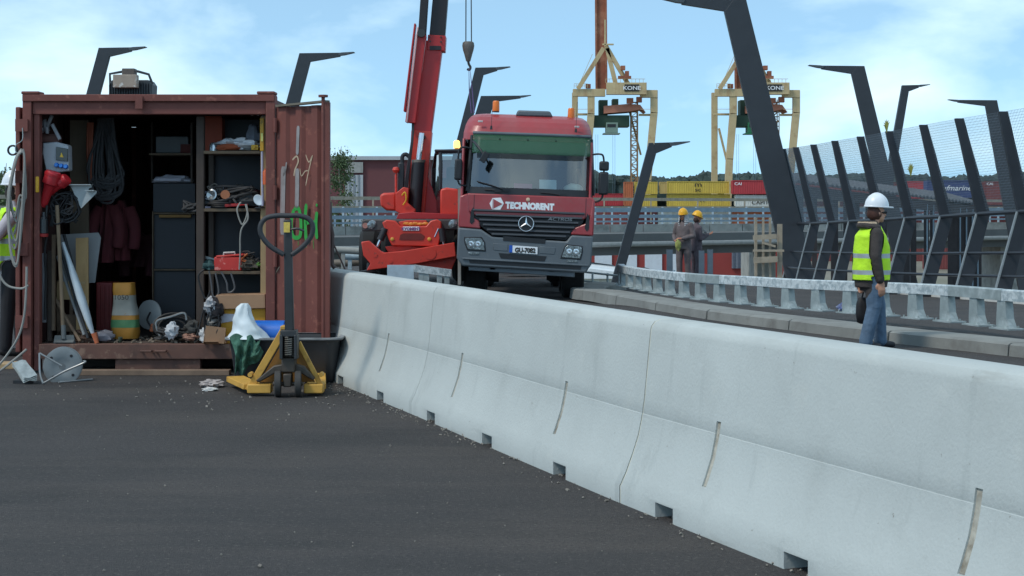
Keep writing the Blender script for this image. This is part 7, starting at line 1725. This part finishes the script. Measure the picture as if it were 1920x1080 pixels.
def helmet(parent, c, mat, s=1.0, tilt=0.0, peak=.06):
    c = Vector(c); rot = Matrix.Rotation(tilt, 3, 'X'); q = MB(); n = 28; rings = []
    for k in range(9):
        ph = R(90 * k / 8.0); r_ = math.cos(ph * .985); z = math.sin(ph) * .15
        if k == 0: r_ = 1.0
        ring = []
        for j in range(n):
            a = 2 * math.pi * j / n; rr_ = r_ * (1 + (.025 * math.cos(2 * a)))
            ring.append(c + rot @ Vector((math.cos(a) * .118 * rr_ * s, math.sin(a) * .142 * rr_ * s, z * s)))
        rings.append(ring)
    brim = [[c + rot @ Vector((math.cos(2 * math.pi * j / n) * (.118 + e) * s, math.sin(2 * math.pi * j / n) * (.142 + e + (peak * max(0, math.sin(2 * math.pi * j / n)) ** 3)) * s, zz * s)) for j in range(n)] for e, zz in ((.005, -.012), (.007, -.006), (.001, .004))]
    q.loft([[c + rot @ Vector((math.cos(2 * math.pi * j / n) * .105 * s, math.sin(2 * math.pi * j / n) * .128 * s, -.01 * s)) for j in range(n)]] + brim + rings)
    h = q.build('helmet', mat, parent, world=False, smooth=50)
    q = MB(); q.tube([c + rot @ Vector((0, -.11 * s + .22 * s * k / 8, (.152 - .06 * ((k - 4) / 4) ** 2) * s)) for k in range(9)], [.012 * s] * 9, 8, flat=.5); q.build('ridge', mat, h, world=False)
    return h

# ---- woman in the hi-vis vest, walking right
WD = 18.2
wo = thing('person', 'person in hi-vis vest, white helmet and jeans walking right with a dark bag', 'person', (P(1636, 0, WD).x, WD, 0), R(-80))
b = Body()
b.loft([(0, -.02, .70, .18, .18), (0, -.015, .78, .188, .19), (0, -.01, .90, .184, .195), (0, -.01, 1.02, .178, .19), (0, -.01, 1.16, .182, .182), (0, -.02, 1.28, .18, .155), (0, -.015, 1.35, .15, .10), (0, -.01, 1.40, .09, .075)], 'torso')
b.limb([((.165, -.015, 1.315), .068), ((.215, -.05, 1.06), .062)], 'arm'); b.limb([((.215, -.05, 1.06), .06), ((.215, .0, .80), .05)], 'arm')
b.limb([((-.165, -.015, 1.315), .068), ((-.225, -.07, 1.06), .062)], 'arm'); b.limb([((-.225, -.07, 1.06), .06), ((-.23, -.06, .80), .05)], 'arm')
hand(b, (.213, .012, .765), (0, .12, -1), (-1, .3, 0), -1, 1.0, .45); hand(b, (-.23, -.055, .765), (0, .0, -1), (1, 0, 0), 1, 1.0, 1.1)
b.loft([(0, -.01, .66, .155, .13), (0, -.005, .76, .165, .14), (0, -.0, .86, .16, .14)], 'jeans')
b.limb([((.085, -.03, .80), .105), ((.09, -.02, .48), .084)], 'jeans'); b.limb([((.09, -.02, .48), .08), ((.09, -.12, .09), .076)], 'jeans')
b.limb([((-.085, .02, .80), .105), ((-.09, .11, .48), .084)], 'jeans'); b.limb([((-.09, .11, .48), .08), ((-.09, .13, .09), .076)], 'jeans')
b.limb([((.09, -.13, .05), .045), ((.095, .03, .036), .036)], 'shoe'); b.limb([((-.09, .13, .05), .045), ((-.095, .28, .036), .036)], 'shoe')
b.limb([((0, -.0, 1.36), .058), ((0, .03, 1.47), .052)], 'skin')
HC = Vector((0, .055, 1.545)); head(b, HC, .98)
m_jk = M('jacket_brown', rgb(62, 56, 54), .85, var=.25, scale=9, bump=.8, bscale=16); m_jean = M('jeans', rgb(84, 106, 128), .85, var=.25, scale=7, bump=.8, bscale=14, dirt=(rgb(92, 116, 138), .3, 5, (1, 1, 1), .3)); m_shoe = M('shoe_dark', rgb(40, 40, 44), .6)
order = {'torso': 0, 'arm': 0, 'jeans': 1, 'shoe': 2, 'skin': 3}
me, tags = b.mesh(.0085, [m_jk, m_jean, m_shoe, m_skin], order)
bd = bpy.data.objects.new('body', me); COL.objects.link(bd); bd.parent = wo
def wband(c): return 1 if (.845 < c.z < .90 or 1.03 < c.z < 1.085) else 0
shell(me, tags, {'torso'}, lambda c: .79 < c.z < 1.385 and not (c.y > .07 and c.z > 1.27 and abs(c.x) < .06), lambda p: .014 + .006 * mnoise.noise(p * 9) + .012 * max(0, .95 - p.z) , 'vest', [m_hv, m_refl], wo, wband)
helmet(wo, HC + Vector((0, -.005, .075)), m_helw, 1.0, R(-3), .055)
q = MB(); q.lump(HC + Vector((0, -.03, .0)), (.172, .175, .2), .12, 4, 22, 16, seed=4); hr = q.build('hair', M('hair_brown', rgb(74, 44, 34), .7, var=.3, scale=30), wo, world=False, smooth=70)
for v in hr.data.vertices:
    if v.co.y > HC.y + .03: v.co.y = HC.y + .03 - (v.co.y - HC.y - .03) * .2
q = MB(); q.tube([HC + Vector((-.07, .03, .005)), HC + Vector((-.052, .083, .004)), HC + Vector((0, .094, .004)), HC + Vector((.052, .083, .004)), HC + Vector((.07, .03, .005))], [.006, .016, .013, .016, .006], 8, flat=.9); q.build('sunglasses', M('lens_dark', rgb(24, 22, 22), .2), wo, world=False)
q = MB(); q.tube([Vector((math.cos(R(a)) * .125, -.03 + math.sin(R(a)) * .115, 1.385 + .02 * math.sin(R(a) * -1))) for a in range(150, 391, 15)], .038, 10); q.build('hood', m_jk, wo, world=False)
q = MB(); 
pts = [Vector((math.cos(R(a)) * .118, -.035 + math.sin(R(a)) * .118, 1.424 + .012 * mnoise.noise(Vector((a, 0, 0))))) for a in range(165, 376, 10)]
q.tube(pts, [.02 + .006 * mnoise.noise(Vector((k * 3.3, 1, 0))) for k in range(len(pts))], 8); q.build('fur_trim', M('fur', rgb(176, 156, 132), .95, var=.35, scale=60), wo, world=False)
wbw = wo.matrix_basis
bg = thing('shoulder_bag', 'black soft bag carried behind the person in the hi-vis vest', 'bag', (P(1630, 0, 18.45).x, 18.46, .29))
q = MB(); c = P(1629, 580, 18.46); q.loft([[c + v_ for v_ in rr_rect(hx_, .05 * k_, .045 * k_, z_)] for hx_, z_, k_ in ((.10, -.165, .8), (.135, -.15, 1), (.15, -.05, 1.15), (.145, .06, 1.05), (.125, .13, .8), (.11, .14, .6))]); q.build('pouch', M('bag_black', rgb(30, 30, 34), .7, var=.2), bg, smooth=70)
q = MB(); q.tube(spline([c + Vector((-.08, 0, .13)), c + Vector((-.04, -.0, .25)), c + Vector((.03, 0, .25)), c + Vector((.08, 0, .13))], 6), .01, 6); q.build('strap', MATS['bag_black'], bg)

# ---- two workers beyond the guardrail
m_cov = M('coverall_brown', rgb(104, 94, 94), .9, bump=.9, bscale=10, var=.3, scale=8); m_cov2 = M('coverall_plum', rgb(90, 80, 86), .9, bump=.9, bscale=10, var=.3, scale=8); m_hood = M('hood_grey', rgb(176, 178, 180), .9, var=.1, scale=10)
def worker(label, px, d_, rz, k, arms):
    x = P(px, 0, d_).x; t = thing('person', label, 'person', (x, d_, gz(x, d_)), rz); b = Body()
    b.loft([(0, 0, .78, .19, .15), (0, 0, .95, .19, .15), (0, 0, 1.12, .185, .145), (0, 0, 1.3, .20, .14), (0, 0, 1.42, .17, .11), (0, 0, 1.48, .09, .085)], 'torso')
    for sx in (-1, 1):
        b.limb([((sx * .1, 0, .86), .11), ((sx * .115, .02, .48), .085)], 'legs'); b.limb([((sx * .115, .02, .48), .083), ((sx * .12, -.01, .1), .075)], 'legs')
        b.limb([((sx * .12, -.03, .05), .048), ((sx * .135, .13, .04), .042)], 'boot')
    for sh_, el, wr_, dr, nn, sd in arms:
        b.limb([(sh_, .075), (el, .066)], 'arm'); b.limb([(el, .064), (wr_, .05)], 'arm'); hand(b, Vector(wr_) + Vector(dr) * .03, dr, nn, sd, 1.05, .8)
    b.limb([((0, 0, 1.42), .062), ((0, .03, 1.54), .058)], 'neck'); hc = Vector((0, .045, 1.625)); head(b, hc, 1.0)
    me, tags = b.mesh(.011, [m_cov if k == 0 else m_cov2, M('boot_black', rgb(34, 32, 32), .7), M('skin_tan', rgb(166, 112, 88), .6), m_hood if k == 0 else M('skin_tan', rgb(166, 112, 88))], {'torso': 0, 'arm': 0, 'legs': 0, 'boot': 1, 'skin': 2, 'neck': 3})
    o = bpy.data.objects.new('body', me); COL.objects.link(o); o.parent = t
    helmet(t, hc + Vector((0, -.01, .06)), m_hely, 1.02, R(-6 if k == 0 else -22), .03)
    return t, hc
W1 = worker('person in yellow helmet and grey hood standing with folded forearms', 1282, 41, R(150), 0, [((.19, 0, 1.4), (.27, -.02, 1.12), (.16, .2, 1.02), (-.6, .6, -.2), (0, -.4, -1), 1), ((-.19, 0, 1.4), (-.27, .0, 1.12), (-.08, .22, 1.06), (.8, .5, .0), (0, -.4, -1), -1)])
t, hc = W1; eyes(hc, t)
q = MB(); n = 22; rr_ = []
for k in range(8):
    f = k / 7; z = 1.36 + .33 * f; rx = .138 - .03 * abs(f - .45) * 1.6; rr_.append([Vector((math.cos(a) * rx, .0 + math.sin(a) * rx * 1.05 + .0, z)) for a in [R(122 + 296 * j / (n - 1)) for j in range(n)]])
mb = MB()
for a, b_ in zip(rr_, rr_[1:]): mb.add(a + b_, [(i, i + 1, i + 1 + n, i + n) for i in range(n - 1)])
ho = mb.build('hood', m_hood, t, world=False, smooth=70); ho.modifiers.new('s', 'SOLIDIFY').thickness = .012
gl = thing('work_glove', 'yellow-green work glove held by the hooded worker', 'glove', P(1272, 468, 40.72)); q = MB(); q.lump(P(1271, 460, 40.72), (.14, .08, .26), .45, 2.5, 16, 12, seed=3); q.build('cuff', M('glove_lime', rgb(150, 154, 84), .8, var=.35, scale=14), gl, smooth=70)
W2 = worker('person in yellow helmet bending over a phone, right of the hooded one', 1305, 41.5, R(-70), 1, [((.19, 0, 1.38), (.22, .02, 1.1), (.1, .28, 1.2), (-.25, 1, .25), (0, -.3, 1), 1), ((-.19, 0, 1.38), (-.24, .05, 1.1), (-.08, .27, 1.18), (.25, 1, .2), (0, -.3, 1), -1)])
t, hc = W2; eyes(hc, t)
q = MB(); q.lump(hc + Vector((0, -.03, -.03)), (.17, .17, .18), .1, 3, 16, 12, seed=5); hr = q.build('hair', M('hair_dark', rgb(60, 40, 36), .8), t, world=False)
for v in hr.data.vertices:
    if v.co.y > hc.y + .02: v.co.y = hc.y + .02
ph = MB(); c = P(1322, 434, 41.35); ph.box(c, (.08, .15, .012), (.5, .35, .2)); ph.box(c + Vector((0, 0, .008)), (.072, .135, .003), (.5, .35, .2)); solo(ph, 'mobile_phone', M('phone_black', rgb(24, 24, 28), .25), 'dark mobile phone held by the stooping worker', 'phone', bevel=.004)

# ---- person at the left edge
LD = 17.4; x = P(22, 0, LD).x
t = thing('person', 'person in hi-vis vest and white helmet at the left edge behind the cable loops', 'person', (x, LD, 0), R(-75)); b = Body(); k = 1.1
b.loft([(0, 0, .88, .18, .15), (0, 0, 1.05, .18, .15), (0, 0, 1.25, .19, .15), (0, 0, 1.42, .21, .14), (0, 0, 1.54, .18, .11), (0, 0, 1.61, .09, .08)], 'torso')
for sx, fy in ((-1, .1), (1, -.06)):
    b.limb([((sx * .1, 0, .96), .11), ((sx * .105, fy * .6, .52), .08)], 'legs'); b.limb([((sx * .105, fy * .6, .52), .078), ((sx * .11, fy, .1), .065)], 'legs'); b.limb([((sx * .11, fy - .03, .05), .048), ((sx * .12, fy + .14, .04), .042)], 'boot')
    b.limb([((sx * .19, 0, 1.5), .07), ((sx * .24, -.2, 1.22), .06)], 'arm'); b.limb([((sx * .24, -.2, 1.22), .058), ((sx * .2, -.2, .95), .048)], 'arm'); hand(b, (sx * .2, -.2, .92), (0, .1, -1), (-sx, .2, 0), sx, 1.08, .6)
b.limb([((0, 0, 1.55), .06), ((0, .03, 1.68), .058)], 'skin'); hc = Vector((0, .05, 1.78)); head(b, hc, 1.05)
m_shirt = M('shirt_pale', rgb(190, 184, 190), .85, var=.1)
me, tags = b.mesh(.011, [m_shirt, M('trouser_black', rgb(34, 34, 38), .85, var=.2), M('boot_black', rgb(34, 32, 32)), m_skin], {'torso': 0, 'arm': 0, 'legs': 1, 'boot': 2, 'skin': 3})
o = bpy.data.objects.new('body', me); COL.objects.link(o); o.parent = t
shell(me, tags, {'torso'}, lambda c: .93 < c.z < 1.59 and not (c.y > .06 and abs(c.x) < .05 and c.z > 1.35), lambda p: .016 + .006 * mnoise.noise(p * 9), 'vest', [m_hv, m_refl], t, lambda c: 1 if (1.03 < c.z < 1.085 or 1.22 < c.z < 1.275) else 0)
helmet(t, hc + Vector((0, -.005, .075)), m_helw, 1.1, R(-3), .05); eyes(hc, t, 1.05)
q = MB(); q.lump(hc + Vector((0, -.035, -.01)), (.18, .175, .2), .1, 4, 18, 14, seed=8); hr = q.build('hair', M('hair_black', rgb(46, 38, 36), .8), t, world=False)
for v in hr.data.vertices:
    if v.co.y > hc.y + .02: v.co.y = hc.y + .02
for sx in (-1, 1):
    q = MB(); q.box((sx * .14, .13, .9), (.11, .02, .1), (.1, 0, sx * .4)); q.build('badge_pocket', M('badge_white', rgb(206, 206, 210), .6), t, world=False, bevel=.004)
# crumpled blue-white packet on the kerb behind the walking person
q = MB(); c = P(1590, 582, 22.4); q.lump((c.x, 22.4, .14 + .055), (.3, .2, .2), .5, 2.6, 20, 14, seed=12, flat=True); solo(q, 'crumpled_packet', M('packet', rgb(150, 160, 186), .5, var=.2, scale=9, dirt=(rgb(60, 80, 140), .45, 5, (1, 1, 1), .08)), 'crumpled blue and white packet lying on the kerb by the guardrail', 'litter', smooth=50)
